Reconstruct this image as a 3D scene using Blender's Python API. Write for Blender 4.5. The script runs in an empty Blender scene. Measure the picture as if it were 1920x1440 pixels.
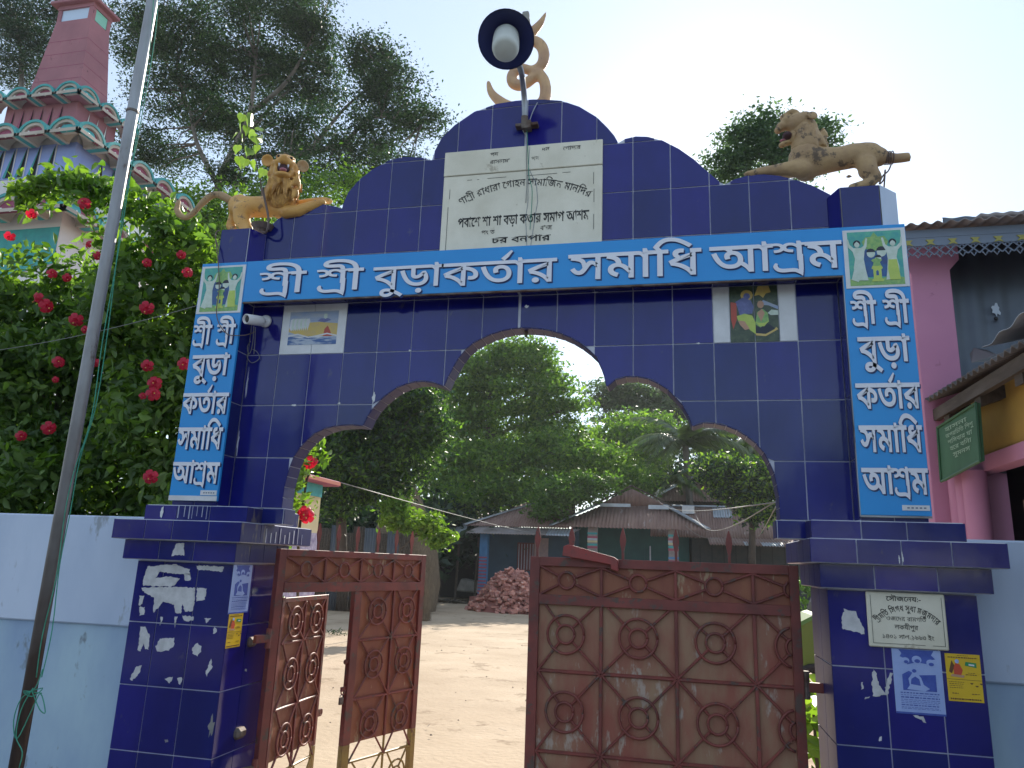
import bpy, bmesh, math, random
import numpy as np
from mathutils import Vector, Matrix
random.seed(7); rng = np.random.default_rng(7)
sc = bpy.context.scene
COL = sc.collection
# ------------------------------------------------------------------ camera
cam_d = bpy.data.cameras.new('camera'); cam = bpy.data.objects.new('camera', cam_d); COL.objects.link(cam)
cam_d.sensor_width = 36.0; cam_d.lens = 36.0 * 1385 / 1920; cam_d.clip_start = 0.05; cam_d.clip_end = 900
yaw, pitch, roll = -0.2260, 0.2371, 0.0380
cam.location = (0.821, -3.686, 1.55)
_r = Vector((math.cos(yaw), -math.sin(yaw), 0)); _f = Vector((math.sin(yaw)*math.cos(pitch), math.cos(yaw)*math.cos(pitch), math.sin(pitch)))
_u = _r.cross(_f)
_r2 = _r*math.cos(roll) + _u*math.sin(roll); _u2 = _u*math.cos(roll) - _r*math.sin(roll)
_m = Matrix((( _r2.x, _u2.x, -_f.x), (_r2.y, _u2.y, -_f.y), (_r2.z, _u2.z, -_f.z)))
cam.rotation_euler = _m.to_euler(); sc.camera = cam
# ------------------------------------------------------------------ sky and sun
SUN_EL, SUN_AZ = math.radians(30.2), math.radians(4.1)
world = bpy.data.worlds.new('World'); sc.world = world; world.use_nodes = True
nt = world.node_tree; nt.nodes.clear()
sky = nt.nodes.new('ShaderNodeTexSky'); sky.sky_type = 'NISHITA'; sky.sun_disc = False
sky.sun_elevation = SUN_EL; sky.sun_rotation = SUN_AZ
sky.air_density = 1.0; sky.dust_density = 0.25; sky.ozone_density = 1.5; sky.altitude = 10
bg = nt.nodes.new('ShaderNodeBackground'); bg.inputs['Strength'].default_value = 0.058
wo = nt.nodes.new('ShaderNodeOutputWorld')
mist = nt.nodes.new('ShaderNodeMix'); mist.data_type = 'RGBA'; mist.blend_type = 'ADD'; mist.inputs[0].default_value = 1.0
mist.inputs[7].default_value = (3.3, 3.75, 4.1, 1)      # even milky haze over the clear sky
nt.links.new(sky.outputs[0], mist.inputs[6]); nt.links.new(mist.outputs[2], bg.inputs[0]); nt.links.new(bg.outputs[0], wo.inputs[0])
sun_d = bpy.data.lights.new('sun', 'SUN'); sun_d.energy = 3.6; sun_d.angle = math.radians(0.5); sun_d.color = (1.0, 0.93, 0.80)
sun = bpy.data.objects.new('sun', sun_d); COL.objects.link(sun)
sdir = Vector((math.sin(SUN_AZ)*math.cos(SUN_EL), math.cos(SUN_AZ)*math.cos(SUN_EL), math.sin(SUN_EL)))
sun.rotation_euler = sdir.to_track_quat('Z', 'Y').to_euler(); sun.location = (3, 30, 25)
sc.view_settings.view_transform = 'Standard'; sc.view_settings.look = 'None'
sc.view_settings.exposure = 1.18; sc.view_settings.gamma = 1.0; sc.view_settings.use_curve_mapping = False
sc.cycles.max_bounces = 8; sc.cycles.diffuse_bounces = 4; sc.cycles.glossy_bounces = 3
sc.cycles.transmission_bounces = 4; sc.cycles.transparent_max_bounces = 6
# ------------------------------------------------------------------ materials
def mat(name, c, c2=None, scale=5.0, rough=0.7, metal=0.0, bump=0.0, bscale=None, spec=0.5, stretch=(1,1,1), lo=0.35, hi=0.65,
        c3=None, s3=30.0, t3=0.62, detail=4.0, coat=0.0, bdist=0.01, island=0.0, transl=None, orand=0.0):
    m = bpy.data.materials.new(name); m.use_nodes = True
    n = m.node_tree; b = n.nodes['Principled BSDF']; L = n.links.new
    b.inputs['Roughness'].default_value = rough; b.inputs['Metallic'].default_value = metal
    b.inputs['Specular IOR Level'].default_value = spec; b.inputs['Coat Weight'].default_value = coat
    b.inputs['Base Color'].default_value = (*c, 1)
    tc = n.nodes.new('ShaderNodeTexCoord'); mp = n.nodes.new('ShaderNodeMapping'); mp.inputs['Scale'].default_value = stretch
    L(tc.outputs['Object'], mp.inputs['Vector'])
    out = None
    if c2 is not None:
        nz = n.nodes.new('ShaderNodeTexNoise'); nz.inputs['Scale'].default_value = scale; nz.inputs['Detail'].default_value = detail
        nz.inputs['Roughness'].default_value = 0.6
        L(mp.outputs[0], nz.inputs['Vector'])
        cr = n.nodes.new('ShaderNodeValToRGB'); cr.color_ramp.elements[0].position = lo; cr.color_ramp.elements[1].position = hi
        cr.color_ramp.elements[0].color = (*c, 1); cr.color_ramp.elements[1].color = (*c2, 1)
        L(nz.outputs['Fac'], cr.inputs[0]); out = cr.outputs[0]
        if c3 is not None:
            n3 = n.nodes.new('ShaderNodeTexNoise'); n3.inputs['Scale'].default_value = s3; n3.inputs['Detail'].default_value = 5
            n3.inputs['Roughness'].default_value = 0.7
            L(mp.outputs[0], n3.inputs['Vector'])
            r3 = n.nodes.new('ShaderNodeMapRange'); r3.inputs['From Min'].default_value = t3; r3.inputs['From Max'].default_value = t3+0.06
            L(n3.outputs['Fac'], r3.inputs['Value'])
            mx = n.nodes.new('ShaderNodeMix'); mx.data_type = 'RGBA'; L(r3.outputs[0], mx.inputs[0]); L(out, mx.inputs[6]); mx.inputs[7].default_value = (*c3, 1)
            out = mx.outputs[2]
    if island > 0:
        ge = n.nodes.new('ShaderNodeNewGeometry'); hs = n.nodes.new('ShaderNodeHueSaturation')
        mr = n.nodes.new('ShaderNodeMapRange'); mr.inputs['To Min'].default_value = 1-island; mr.inputs['To Max'].default_value = 1+island
        L(ge.outputs['Random Per Island'], mr.inputs['Value']); L(mr.outputs[0], hs.inputs['Value'])
        mh = n.nodes.new('ShaderNodeMapRange'); mh.inputs['To Min'].default_value = 0.515; mh.inputs['To Max'].default_value = 0.485
        L(ge.outputs['Random Per Island'], mh.inputs['Value']); L(mh.outputs[0], hs.inputs['Hue'])
        if out is not None: L(out, hs.inputs['Color'])
        else: hs.inputs['Color'].default_value = (*c, 1)
        out = hs.outputs[0]
    if orand > 0:
        oi = n.nodes.new('ShaderNodeObjectInfo'); h2 = n.nodes.new('ShaderNodeHueSaturation'); m2 = n.nodes.new('ShaderNodeMapRange')
        m2.inputs['To Min'].default_value = 1-orand; m2.inputs['To Max'].default_value = 1+orand; L(oi.outputs['Random'], m2.inputs['Value']); L(m2.outputs[0], h2.inputs['Value'])
        m3 = n.nodes.new('ShaderNodeMapRange'); m3.inputs['To Min'].default_value = .495; m3.inputs['To Max'].default_value = .505; L(oi.outputs['Random'], m3.inputs['Value']); L(m3.outputs[0], h2.inputs['Hue'])
        L(out, h2.inputs['Color']); out = h2.outputs[0]
    if out is not None: L(out, b.inputs['Base Color'])
    if bump > 0:
        nb = n.nodes.new('ShaderNodeTexNoise'); nb.inputs['Scale'].default_value = bscale or scale*4; nb.inputs['Detail'].default_value = 4
        L(mp.outputs[0], nb.inputs['Vector'])
        bp = n.nodes.new('ShaderNodeBump'); bp.inputs['Strength'].default_value = bump; bp.inputs['Distance'].default_value = bdist
        L(nb.outputs['Fac'], bp.inputs['Height']); L(bp.outputs[0], b.inputs['Normal'])
    if transl is not None:
        tr = n.nodes.new('ShaderNodeBsdfTranslucent'); ms = n.nodes.new('ShaderNodeMixShader'); ms.inputs[0].default_value = transl[1]
        tcn = n.nodes.new('ShaderNodeMix'); tcn.data_type = 'RGBA'; tcn.blend_type = 'MULTIPLY'; tcn.inputs[0].default_value = 1.0
        if out is not None: L(out, tcn.inputs[6])
        else: tcn.inputs[6].default_value = (*c, 1)
        tcn.inputs[7].default_value = (*transl[0], 1); L(tcn.outputs[2], tr.inputs[0])
        L(b.outputs[0], ms.inputs[1]); L(tr.outputs[0], ms.inputs[2])
        L(ms.outputs[0], n.nodes['Material Output'].inputs[0])
    return m
M = {}
M['tile'] = mat('navy_tile', (0.006, 0.008, 0.120), (0.012, 0.015, 0.185), scale=2.6, stretch=(1,1,.55), rough=0.11, bump=0.22, bscale=4.0, bdist=0.012, spec=0.5, c3=(0.045,0.045,0.14), s3=11, t3=0.64, detail=7, orand=.15)
M['tile_dusty'] = mat('navy_tile_dusty', (0.012, 0.014, 0.12), (0.035, 0.034, 0.11), scale=6, stretch=(1,1,.25), rough=0.42, bump=0.12, bscale=5.0, spec=.22, c3=(0.13,0.12,0.13), s3=9, t3=0.63)
M['grout'] = mat('pale_grout', (0.62,0.64,0.72), (0.34,0.36,0.48), scale=4, rough=0.9, lo=.4, hi=.7)
M['concrete'] = mat('grey_cement', (0.32,0.31,0.29), (0.20,0.20,0.19), scale=3, rough=0.9, bump=0.4, c3=(0.10,0.10,0.09), s3=7, t3=.62)
M['sign_blue'] = mat('sign_blue', (0.022,0.30,0.72), (0.019,0.27,0.68), scale=2, rough=0.32, spec=0.45, c3=(.03,.20,.5), s3=5, t3=.68)
M['sign_dark'] = mat('sign_print_dark_blue', (0.006,0.035,0.17), rough=0.35)
M['letter'] = mat('letter_white', (0.76,0.77,0.84), (0.70,0.71,0.80), scale=3, rough=0.38, c3=(.5,.5,.56), s3=18, t3=.68)
M['white'] = mat('white_paint', (0.72,0.73,0.76), (0.60,0.61,0.63), scale=6, rough=0.5)
M['wall_blue'] = mat('lime_washed_wall', (0.60,0.68,0.83), (0.46,0.55,0.71), scale=1.6, stretch=(1,1,.4), rough=0.9, bump=0.3, bscale=9, c3=(0.33,0.37,0.43), s3=5, t3=0.61, detail=9)
M['wall_low'] = mat('lime_wash_lower', (0.45,0.60,0.70), (0.31,0.42,0.60), scale=1.9, stretch=(1,1,.5), rough=0.9, bump=0.35, bscale=9, c3=(0.22,0.26,0.30), s3=4.5, t3=0.60, detail=9)
M['gate_red'] = mat('gate_oxide_red', (0.125,0.032,0.028), (0.23,0.052,0.042), scale=5, rough=0.52, bump=0.25, bscale=60, bdist=.002, c3=(0.09,0.06,0.05), s3=14, t3=0.56, detail=8)
M['gate_sheet'] = mat('gate_sheet_weathered', (0.27,0.080,0.055), (0.31,0.19,0.115), scale=3.4, stretch=(1.6,1,.55), rough=0.6, lo=.38, hi=.62, bump=0.15, bscale=30, bdist=.002, c3=(0.40,0.31,0.26), s3=6.5, t3=0.57, detail=9)
M['gate_sheet_red'] = mat('gate_sheet_red', (0.20,0.05,0.036), (0.29,0.11,0.055), scale=4, stretch=(1.6,1,.5), rough=0.55, c3=(0.38,0.26,0.16), s3=7, t3=0.59, detail=9)
M['gate_yellow'] = mat('gate_old_yellow', (0.30,0.20,0.045), (0.22,0.13,0.04), scale=8, rough=0.5, c3=(0.13,0.05,0.03), s3=14, t3=.6)
M['rust'] = mat('rusty_steel', (0.10,0.055,0.04), (0.20,0.17,0.15), scale=14, rough=0.7, metal=0.3, bump=0.3)
M['galv'] = mat('galvanised_steel', (0.36,0.38,0.42), (0.20,0.19,0.20), scale=6, stretch=(1,1,.3), rough=0.42, metal=0.7, c3=(0.12,0.10,0.09), s3=12, t3=.62)
M['black'] = mat('black_plastic', (0.012,0.012,0.014), rough=0.45)
M['gold'] = mat('ochre_lion_paint', (0.66,0.37,0.10), (0.56,0.29,0.075), scale=9, rough=0.5, bump=0.5, bscale=34, bdist=.006, c3=(0.26,0.15,0.07), s3=16, t3=0.57, detail=8)
M['gold_dull'] = mat('weathered_backlit_ochre', (0.46,0.31,0.155), (0.34,0.22,0.12), scale=9, rough=0.7, bump=0.6, bscale=40, bdist=.006, c3=(0.13,0.09,0.06), s3=13, t3=0.55, detail=8)  # browner copy of the ochre paints in backlight; grime blotches are its own
M['mane'] = mat('ochre_mane', (0.64,0.35,0.09), (0.34,0.17,0.05), scale=26, stretch=(1.6,1.6,.35), rough=0.6, bump=1.0, bscale=38, bdist=.012)
M['om'] = mat('om_ochre', (0.60,0.38,0.19), (0.46,0.27,0.16), scale=9, rough=0.55, bump=0.3, bscale=40, c3=(0.16,0.11,0.09), s3=16, t3=.64)
M['mouth'] = mat('lion_tongue', (0.45,0.16,0.20), rough=0.5)
M['mouth_dark'] = mat('lion_mouth_dark', (0.05,0.015,0.02), rough=0.6)
M['marble'] = mat('stained_marble', (0.80,0.76,0.64), (0.64,0.60,0.48), scale=3, rough=0.45, c3=(0.46,0.41,0.31), s3=9, t3=.65, detail=8)
M['ink'] = mat('black_ink', (0.015,0.015,0.015), rough=0.6)
M['paper'] = mat('torn_paper', (0.62,0.62,0.64), (0.48,0.48,0.50), scale=25, rough=0.85)
M['poster_blue'] = mat('poster_light_blue', (0.36,0.46,0.78), (0.30,0.40,0.72), scale=12, rough=0.4)
M['poster_dblue'] = mat('poster_dark_blue', (0.035,0.07,0.36), (0.06,0.11,0.45), scale=30, rough=0.4)
M['poster_yellow'] = mat('poster_yellow', (0.72,0.48,0.02), (0.66,0.42,0.02), scale=9, rough=0.4)
M['poster_red'] = mat('poster_red', (0.55,0.07,0.03), rough=0.4)
M['poster_green'] = mat('poster_green', (0.02,0.25,0.09), rough=0.4)
M['poster_brown'] = mat('poster_brown', (0.14,0.06,0.02), rough=0.4)
M['pr_teal'] = mat('print_teal', (0.04,0.30,0.32), (0.10,0.42,0.30), scale=30, rough=0.35, island=.2)
M['pr_green'] = mat('print_green', (0.30,0.48,0.14), (0.16,0.36,0.12), scale=60, rough=0.35)
M['pr_pale'] = mat('print_pale', (0.60,0.68,0.62), (0.50,0.60,0.50), scale=40, rough=0.35)
M['pr_lime'] = mat('print_lime', (0.50,0.60,0.12), (0.42,0.55,0.10), scale=30, rough=0.35)
M['pr_navy'] = mat('print_navy', (0.03,0.06,0.20), (0.02,0.12,0.32), scale=20, rough=0.35)
M['pr_yellow'] = mat('print_yellow', (0.62,0.45,0.10), (0.55,0.40,0.16), scale=30, rough=0.35)
M['pr_skyblue'] = mat('print_sky', (0.25,0.34,0.55), (0.42,0.45,0.50), scale=18, stretch=(.4,1,2), rough=0.35)
M['pr_wave'] = mat('print_wave', (0.05,0.12,0.32), (0.40,0.46,0.56), scale=14, stretch=(.5,1,2), rough=0.35, lo=.45, hi=.55)
M['pr_night'] = mat('print_forest', (0.03,0.05,0.035), (0.08,0.11,0.06), scale=30, rough=0.35, c3=(.22,.26,.14), s3=50, t3=.62)
M['pr_red'] = mat('print_red', (0.45,0.07,0.04), rough=0.35)
M['pr_skin'] = mat('print_skin', (0.50,0.28,0.18), rough=0.35)
M['pr_violet'] = mat('print_violet', (0.16,0.18,0.42), (0.10,0.12,0.30), scale=40, rough=0.35)
M['pr_black'] = mat('print_black', (0.01,0.015,0.03), rough=0.35)
M['rope_green'] = mat('green_rope', (0.03,0.22,0.15), (0.05,0.32,0.22), scale=40, rough=0.7)
M['wire'] = mat('pale_wire', (0.25,0.25,0.24), rough=0.6)
M['wire_brown'] = mat('brown_cable', (0.14,0.10,0.09), rough=0.6)
M['shade_blue'] = mat('lamp_shade_enamel', (0.022,0.03,0.13), rough=0.35)
M['glass_milky'] = mat('milky_lamp_glass', (0.55,0.58,0.55), rough=0.3)
M['leaf'] = mat('leaf_mid', (0.085,0.15,0.04), (0.06,0.115,0.03), scale=1.2, rough=0.45, island=0.45, spec=.35, transl=((1.9,2.3,.7),0.5))
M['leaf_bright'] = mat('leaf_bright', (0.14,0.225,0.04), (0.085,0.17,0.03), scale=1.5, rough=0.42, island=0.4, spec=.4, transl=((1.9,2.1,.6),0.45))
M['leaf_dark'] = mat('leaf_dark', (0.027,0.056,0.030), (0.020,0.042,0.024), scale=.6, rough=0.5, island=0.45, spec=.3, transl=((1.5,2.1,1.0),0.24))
M['leaf_hedge'] = mat('leaf_hedge', (0.14,0.215,0.075), (0.09,0.16,0.05), scale=2.2, rough=0.42, island=0.5, spec=.4, transl=((1.8,2.1,.6),0.4))
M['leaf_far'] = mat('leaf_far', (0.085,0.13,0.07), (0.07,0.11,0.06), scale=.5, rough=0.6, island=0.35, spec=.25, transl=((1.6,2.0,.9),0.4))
M['palm'] = mat('palm_leaf', (0.05,0.085,0.03), (0.08,0.12,0.04), scale=2, rough=0.4, island=0.3, transl=((1.7,2.1,.7),0.3))
M['bark'] = mat('bark', (0.085,0.065,0.05), (0.045,0.035,0.03), scale=8, stretch=(1,1,.3), rough=0.9, bump=.6)
M['bark_pale'] = mat('bark_pale', (0.17,0.15,0.13), (0.08,0.07,0.06), scale=4, stretch=(1,1,.4), rough=0.9, bump=.6)
M['petal'] = mat('hibiscus_petal', (0.62,0.022,0.07), (0.50,0.014,0.05), scale=20, rough=0.5, transl=((1.2,.6,.6),0.35))
M['stamen'] = mat('stamen', (0.6,0.3,0.08), rough=0.6)
M['pink_tower'] = mat('dusty_pink_plaster', (0.36,0.16,0.19), (0.29,0.13,0.16), scale=1.6, rough=0.85, bump=.2, c3=(.16,.07,.09), s3=6, t3=.64)
M['tower_white'] = mat('white_glazed_block', (0.76,0.73,0.75), (0.66,0.63,0.65), scale=1.5, rough=0.6, c3=(.36,.33,.31), s3=5, t3=.66)
M['tower_cream'] = mat('tower_cream_soffit', (0.50,0.45,0.40), (0.38,0.34,0.30), scale=1.2, rough=0.9, c3=(.17,.14,.12), s3=4, t3=.64)
M['tower_blue'] = mat('tower_blue_paint', (0.30,0.40,0.80), (0.25,0.34,0.72), scale=2, rough=0.5)
M['teal'] = mat('teal_paint', (0.05,0.36,0.36), (0.04,0.26,0.28), scale=5, rough=0.6, c3=(.10,.15,.13), s3=14, t3=.64)
M['teal_dark'] = mat('teal_dark_reveal', (0.02,0.16,0.20), rough=0.7)
M['arch_pink'] = mat('arch_pink', (0.36,0.10,0.18), (0.26,0.07,0.12), scale=6, rough=0.8, c3=(.10,.04,.05), s3=14, t3=.6)
M['cream'] = mat('cream_paint', (0.55,0.47,0.26), (0.48,0.41,0.24), scale=2, rough=0.8)
M['bulb'] = mat('bulb_glass', (0.75,0.74,0.72), rough=0.2)
M['dark'] = mat('shade_and_joint_black', (0.012,0.014,0.018), rough=0.9)  # near-black standing in for shade in openings; also plank joints
M['pink_bld'] = mat('pink_wall', (0.52,0.24,0.36), (0.46,0.20,0.32), scale=1.2, rough=0.8, c3=(.36,.15,.24), s3=4, t3=.66)
M['ochre_wall'] = mat('ochre_wall', (0.48,0.30,0.06), (0.38,0.22,0.06), scale=2, rough=0.85)
M['tin_grey'] = mat('zinc_sheet', (0.115,0.135,0.165), (0.085,0.10,0.13), scale=1.5, rough=0.45, metal=.35, c3=(.22,.24,.27), s3=6, t3=.68)
M['tin_pale'] = mat('bright_zinc', (0.42,0.46,0.52), (0.30,0.33,0.38), scale=2, rough=0.4, metal=.4)
M['tin_rust'] = mat('rusty_tin_roof', (0.21,0.125,0.105), (0.29,0.19,0.16), scale=.9, stretch=(2.5,.5,1), rough=0.7, metal=.1, c3=(.40,.33,.31), s3=2.4, t3=.62, detail=8)
M['tin_dark'] = mat('dark_grey_tin', (0.06,0.055,0.055), (0.12,0.11,0.11), scale=3, rough=.7, metal=.2, c3=(.22,.2,.19), s3=6, t3=.62)  # darker grey tin for the shed roof sheet
M['tin_roof_grey'] = mat('weathered_tin_roof', (0.30,0.27,0.27), (0.20,0.165,0.155), scale=2.5, rough=0.6, metal=.2, c3=(.42,.40,.40), s3=5, t3=.64)
M['fret'] = mat('fretwork_paint', (0.16,0.20,0.27), rough=0.6)
M['fret_y'] = mat('fretwork_yellow', (0.32,0.30,0.08), rough=0.6)
M['board_green'] = mat('green_signboard', (0.022,0.085,0.038), (0.035,0.12,0.055), scale=5, rough=0.6, stretch=(1,1,.5))
M['thatch'] = mat('hay', (0.24,0.175,0.11), (0.13,0.095,0.065), scale=12, stretch=(3,3,.3), rough=1.0, bump=.8, bscale=40)
M['brick'] = mat('fired_brick', (0.48,0.225,0.18), (0.36,0.14,0.115), scale=7, rough=0.9, c3=(.55,.42,.37), s3=12, t3=.60, orand=.35)
M['dirt'] = mat('courtyard_sand', (0.50,0.385,0.275), (0.38,0.28,0.19), scale=.6, rough=0.95, bump=.5, bscale=17, bdist=.02, c3=(.30,.215,.14), s3=1.7, t3=.57, detail=12)
M['road'] = mat('old_road', (0.22,0.21,0.20), (0.17,0.16,0.15), scale=3, rough=0.9, bump=.4, bscale=60)
M['soil'] = mat('dark_soil', (0.10,0.08,0.055), (0.06,0.05,0.035), scale=3, rough=1, bump=.7)
M['wood'] = mat('old_timber', (0.055,0.04,0.03), (0.10,0.08,0.065), scale=6, stretch=(3,.5,3), rough=.85)
M['col_blue'] = mat('veranda_blue', (0.08,0.22,0.42), (0.06,0.17,0.34), scale=4, rough=.7)
M['col_red'] = mat('veranda_red_stripe', (0.33,0.07,0.11), rough=.7)
M['house_green'] = mat('house_dark_green', (0.015,0.075,0.075), (0.02,0.10,0.095), scale=2, rough=.7)
M['plinth_red'] = mat('plinth_red', (0.28,0.10,0.085), rough=.85)
M['rik_green'] = mat('vehicle_green', (0.07,0.15,0.01), rough=.35)
M['rubber'] = mat('tyre_rubber', (0.02,0.02,0.02), rough=.8)
# ------------------------------------------------------------------ helpers
def link(o, parent=None):
    COL.objects.link(o)
    if parent is not None: o.parent = parent
    return o
def tag(o, label=None, cat=None, group=None, kind=None):
    if label: o['label'] = label
    if cat: o['category'] = cat
    if group: o['group'] = group
    if kind: o['kind'] = kind
    return o
def thing(name, label, cat, loc=(0,0,0), rz=0.0, group=None):
    o = bpy.data.objects.new(name, None); o.location = loc; o.rotation_euler = (0,0,rz); o.empty_display_size = 0.1
    link(o); return tag(o, label, cat, group)
class MB:
    def __init__(s): s.v = []; s.f = []; s.m = []
    def add(s, vs, fs, mi=0):
        b = len(s.v); s.v += [tuple(v) for v in vs]; s.f += [tuple(i+b for i in f) for f in fs]; s.m += [mi]*len(fs); return s
    def box(s, lo, hi, mi=0):
        (x0,y0,z0),(x1,y1,z1) = lo, hi
        return s.add([(x0,y0,z0),(x1,y0,z0),(x1,y1,z0),(x0,y1,z0),(x0,y0,z1),(x1,y0,z1),(x1,y1,z1),(x0,y1,z1)],
                     [(0,3,2,1),(4,5,6,7),(0,1,5,4),(1,2,6,5),(2,3,7,6),(3,0,4,7)], mi)
    def prism(s, poly, y0, y1, mi=0, ax='y'):   # poly in (x,z); extruded along y (front y0)
        n = len(poly)
        if ax == 'y': P = [(x,y0,z) for x,z in poly] + [(x,y1,z) for x,z in poly]
        elif ax == 'x': P = [(y0,x,z) for x,z in poly] + [(y1,x,z) for x,z in poly]
        else: P = [(x,z,y0) for x,z in poly] + [(x,z,y1) for x,z in poly]
        F = [tuple(range(n)), tuple(reversed(range(n,2*n)))] + [(i,(i+1)%n,n+(i+1)%n,n+i)[::-1] for i in range(n)]
        return s.add(P, F, mi)
    def tube(s, pts, r, seg=8, mi=0, cap=True, ry=None):
        pts = [Vector(p) for p in pts]; n = len(pts); rs = r if isinstance(r,(list,tuple)) else [r]*n
        up = Vector((0,0,1)); V = []; prev = None
        for i,p in enumerate(pts):
            t = (pts[min(i+1,n-1)] - pts[max(i-1,0)])
            if t.length < 1e-9: t = Vector((0,0,1))
            t.normalize()
            if prev is None:
                a = Vector((0,1,0)) if abs(t.y) < .9 else Vector((1,0,0)); e1 = t.cross(a).normalized()
            else: e1 = (prev - t*prev.dot(t)).normalized()
            prev = e1; e2 = t.cross(e1)
            for k in range(seg):
                a = 2*math.pi*k/seg; V.append(p + e1*math.cos(a)*rs[i] + e2*math.sin(a)*rs[i])
        F = [(i*seg+k, i*seg+(k+1)%seg, (i+1)*seg+(k+1)%seg, (i+1)*seg+k) for i in range(n-1) for k in range(seg)]
        if cap: F += [tuple(reversed(range(seg))), tuple(range((n-1)*seg, n*seg))]
        return s.add(V, F, mi)
    def ring(s, c, r, tr, seg=20, ts=6, mi=0, a0=0.0, a1=2*math.pi, axis='y', clip=None):
        pts = []
        for i in range(seg+1):
            a = a0+(a1-a0)*i/seg; x, z = r*math.cos(a), r*math.sin(a)
            p = (c[0]+x, c[1], c[2]+z) if axis == 'y' else ((c[0], c[1]+x, c[2]+z) if axis == 'x' else (c[0]+x, c[1]+z, c[2]))
            if clip is None or clip(p): pts.append(p)
        if len(pts) > 2: s.tube(pts, tr, ts, mi, cap=True)
        return s
    def lathe(s, prof, c=(0,0,0), seg=24, mi=0, axis=None):
        V = []; n = len(prof)
        for r,z in prof:
            for k in range(seg):
                a = 2*math.pi*k/seg; V.append(Vector((r*math.cos(a), r*math.sin(a), z)))
        if axis is not None:
            q = Vector((0,0,1)).rotation_difference(Vector(axis).normalized()); V = [q @ v for v in V]
        V = [v + Vector(c) for v in V]
        F = [(i*seg+k, i*seg+(k+1)%seg, (i+1)*seg+(k+1)%seg, (i+1)*seg+k) for i in range(n-1) for k in range(seg)]
        return s.add(V, F, mi)
    def ell(s, c, r, rot=None, seg=16, rings=10, mi=0):
        V = []; R = rot.to_matrix() if rot is not None else Matrix.Identity(3)
        for i in range(1, rings):
            th = math.pi*i/rings
            for k in range(seg):
                a = 2*math.pi*k/seg
                V.append(Vector(c) + R @ Vector((r[0]*math.sin(th)*math.cos(a), r[1]*math.sin(th)*math.sin(a), r[2]*math.cos(th))))
        V.append(Vector(c) + R @ Vector((0,0,r[2]))); V.append(Vector(c) + R @ Vector((0,0,-r[2])))
        T, B = len(V)-2, len(V)-1
        F = [(i*seg+k, (i+1)*seg+k, (i+1)*seg+(k+1)%seg, i*seg+(k+1)%seg) for i in range(rings-2) for k in range(seg)]
        F += [(T, k, (k+1)%seg) for k in range(seg)] + [(B, (rings-2)*seg+(k+1)%seg, (rings-2)*seg+k) for k in range(seg)]
        return s.add(V, F, mi)
    def mesh(s, name, mats, smooth=False):
        me = bpy.data.meshes.new(name); me.from_pydata(s.v, [], s.f)
        for m in (mats if isinstance(mats,(list,tuple)) else [mats]): me.materials.append(m)
        if any(s.m): me.polygons.foreach_set('material_index', s.m)
        if smooth: me.polygons.foreach_set('use_smooth', [True]*len(me.polygons))
        me.update(); return me
    def build(s, name, mats, parent=None, smooth=False, bevel=0.0):
        o = bpy.data.objects.new(name, s.mesh(name, mats, smooth)); link(o, parent)
        if bevel > 0:
            bm = bmesh.new(); bm.from_mesh(o.data); bmesh.ops.remove_doubles(bm, verts=bm.verts, dist=1e-5)
            bmesh.ops.bevel(bm, geom=[e for e in bm.edges if e.is_manifold and e.calc_face_angle(0) > .5], offset=bevel, segments=1, affect='EDGES', clamp_overlap=True)
            bm.to_mesh(o.data); bm.free()
        return o
def struct(name, mb, m, **k):
    o = mb.build(name, m, None, **k); o['kind'] = 'structure'; return o
def add(a, b): return tuple(x+y for x,y in zip(a,b))
def lerp(a, b, t): return tuple(x+(y-x)*t for x,y in zip(a,b))
def blob(mb, name, m, parent, voxel=0.012, smooth=6):   # union of overlapping solids into one continuous skin
    o = mb.build(name, m, None, smooth=True)
    md = o.modifiers.new('r', 'REMESH'); md.mode = 'VOXEL'; md.voxel_size = voxel; md.use_smooth_shade = True
    ms = o.modifiers.new('s', 'SMOOTH'); ms.factor = 0.5; ms.iterations = smooth
    dg = bpy.context.evaluated_depsgraph_get(); dg.update()
    me = bpy.data.meshes.new_from_object(o.evaluated_get(dg)); me.name = name
    o.modifiers.clear(); old = o.data; o.data = me; bpy.data.meshes.remove(old)
    if not me.materials: me.materials.append(m)
    me.polygons.foreach_set('use_smooth', [True]*len(me.polygons))
    if parent is not None: o.parent = parent
    return o
def capsule(mb, a, b, ra, rb, n=6):
    a, b = Vector(a), Vector(b)
    mb.tube([a.lerp(b, i/n) for i in range(n+1)], [ra+(rb-ra)*i/n for i in range(n+1)], 12)
    mb.ell(a, (ra,)*3, seg=12, rings=8); mb.ell(b, (rb,)*3, seg=12, rings=8)
def path_capsules(mb, pts, rs, seg=12):
    mb.tube(pts, rs, seg)
    for p, r in zip(pts, rs): mb.ell(p, (r,)*3, seg=12, rings=8)
def smooth_path(pts, k=4):
    P = [Vector(p) for p in pts]; out = []
    for i in range(len(P)-1):
        p0, p1, p2, p3 = P[max(i-1,0)], P[i], P[i+1], P[min(i+2,len(P)-1)]
        for j in range(k):
            t = j/k
            out.append(0.5*((2*p1) + (p2-p0)*t + (2*p0-5*p1+4*p2-p3)*t*t + (3*p1-p0-3*p2+p3)*t**3))
    out.append(P[-1]); return out
def wire(name, pts, r, m, parent=None, sag=0.0, n=14, seg=5):
    if len(pts) == 2:
        a, b = pts; pts = [add(lerp(a,b,i/n), (0,0,-4*sag*(i/n)*(1-i/n))) for i in range(n+1)]
    else: pts = smooth_path(pts, 5)
    return MB().tube(pts, r, seg).build(name, m, parent, smooth=True)
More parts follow.
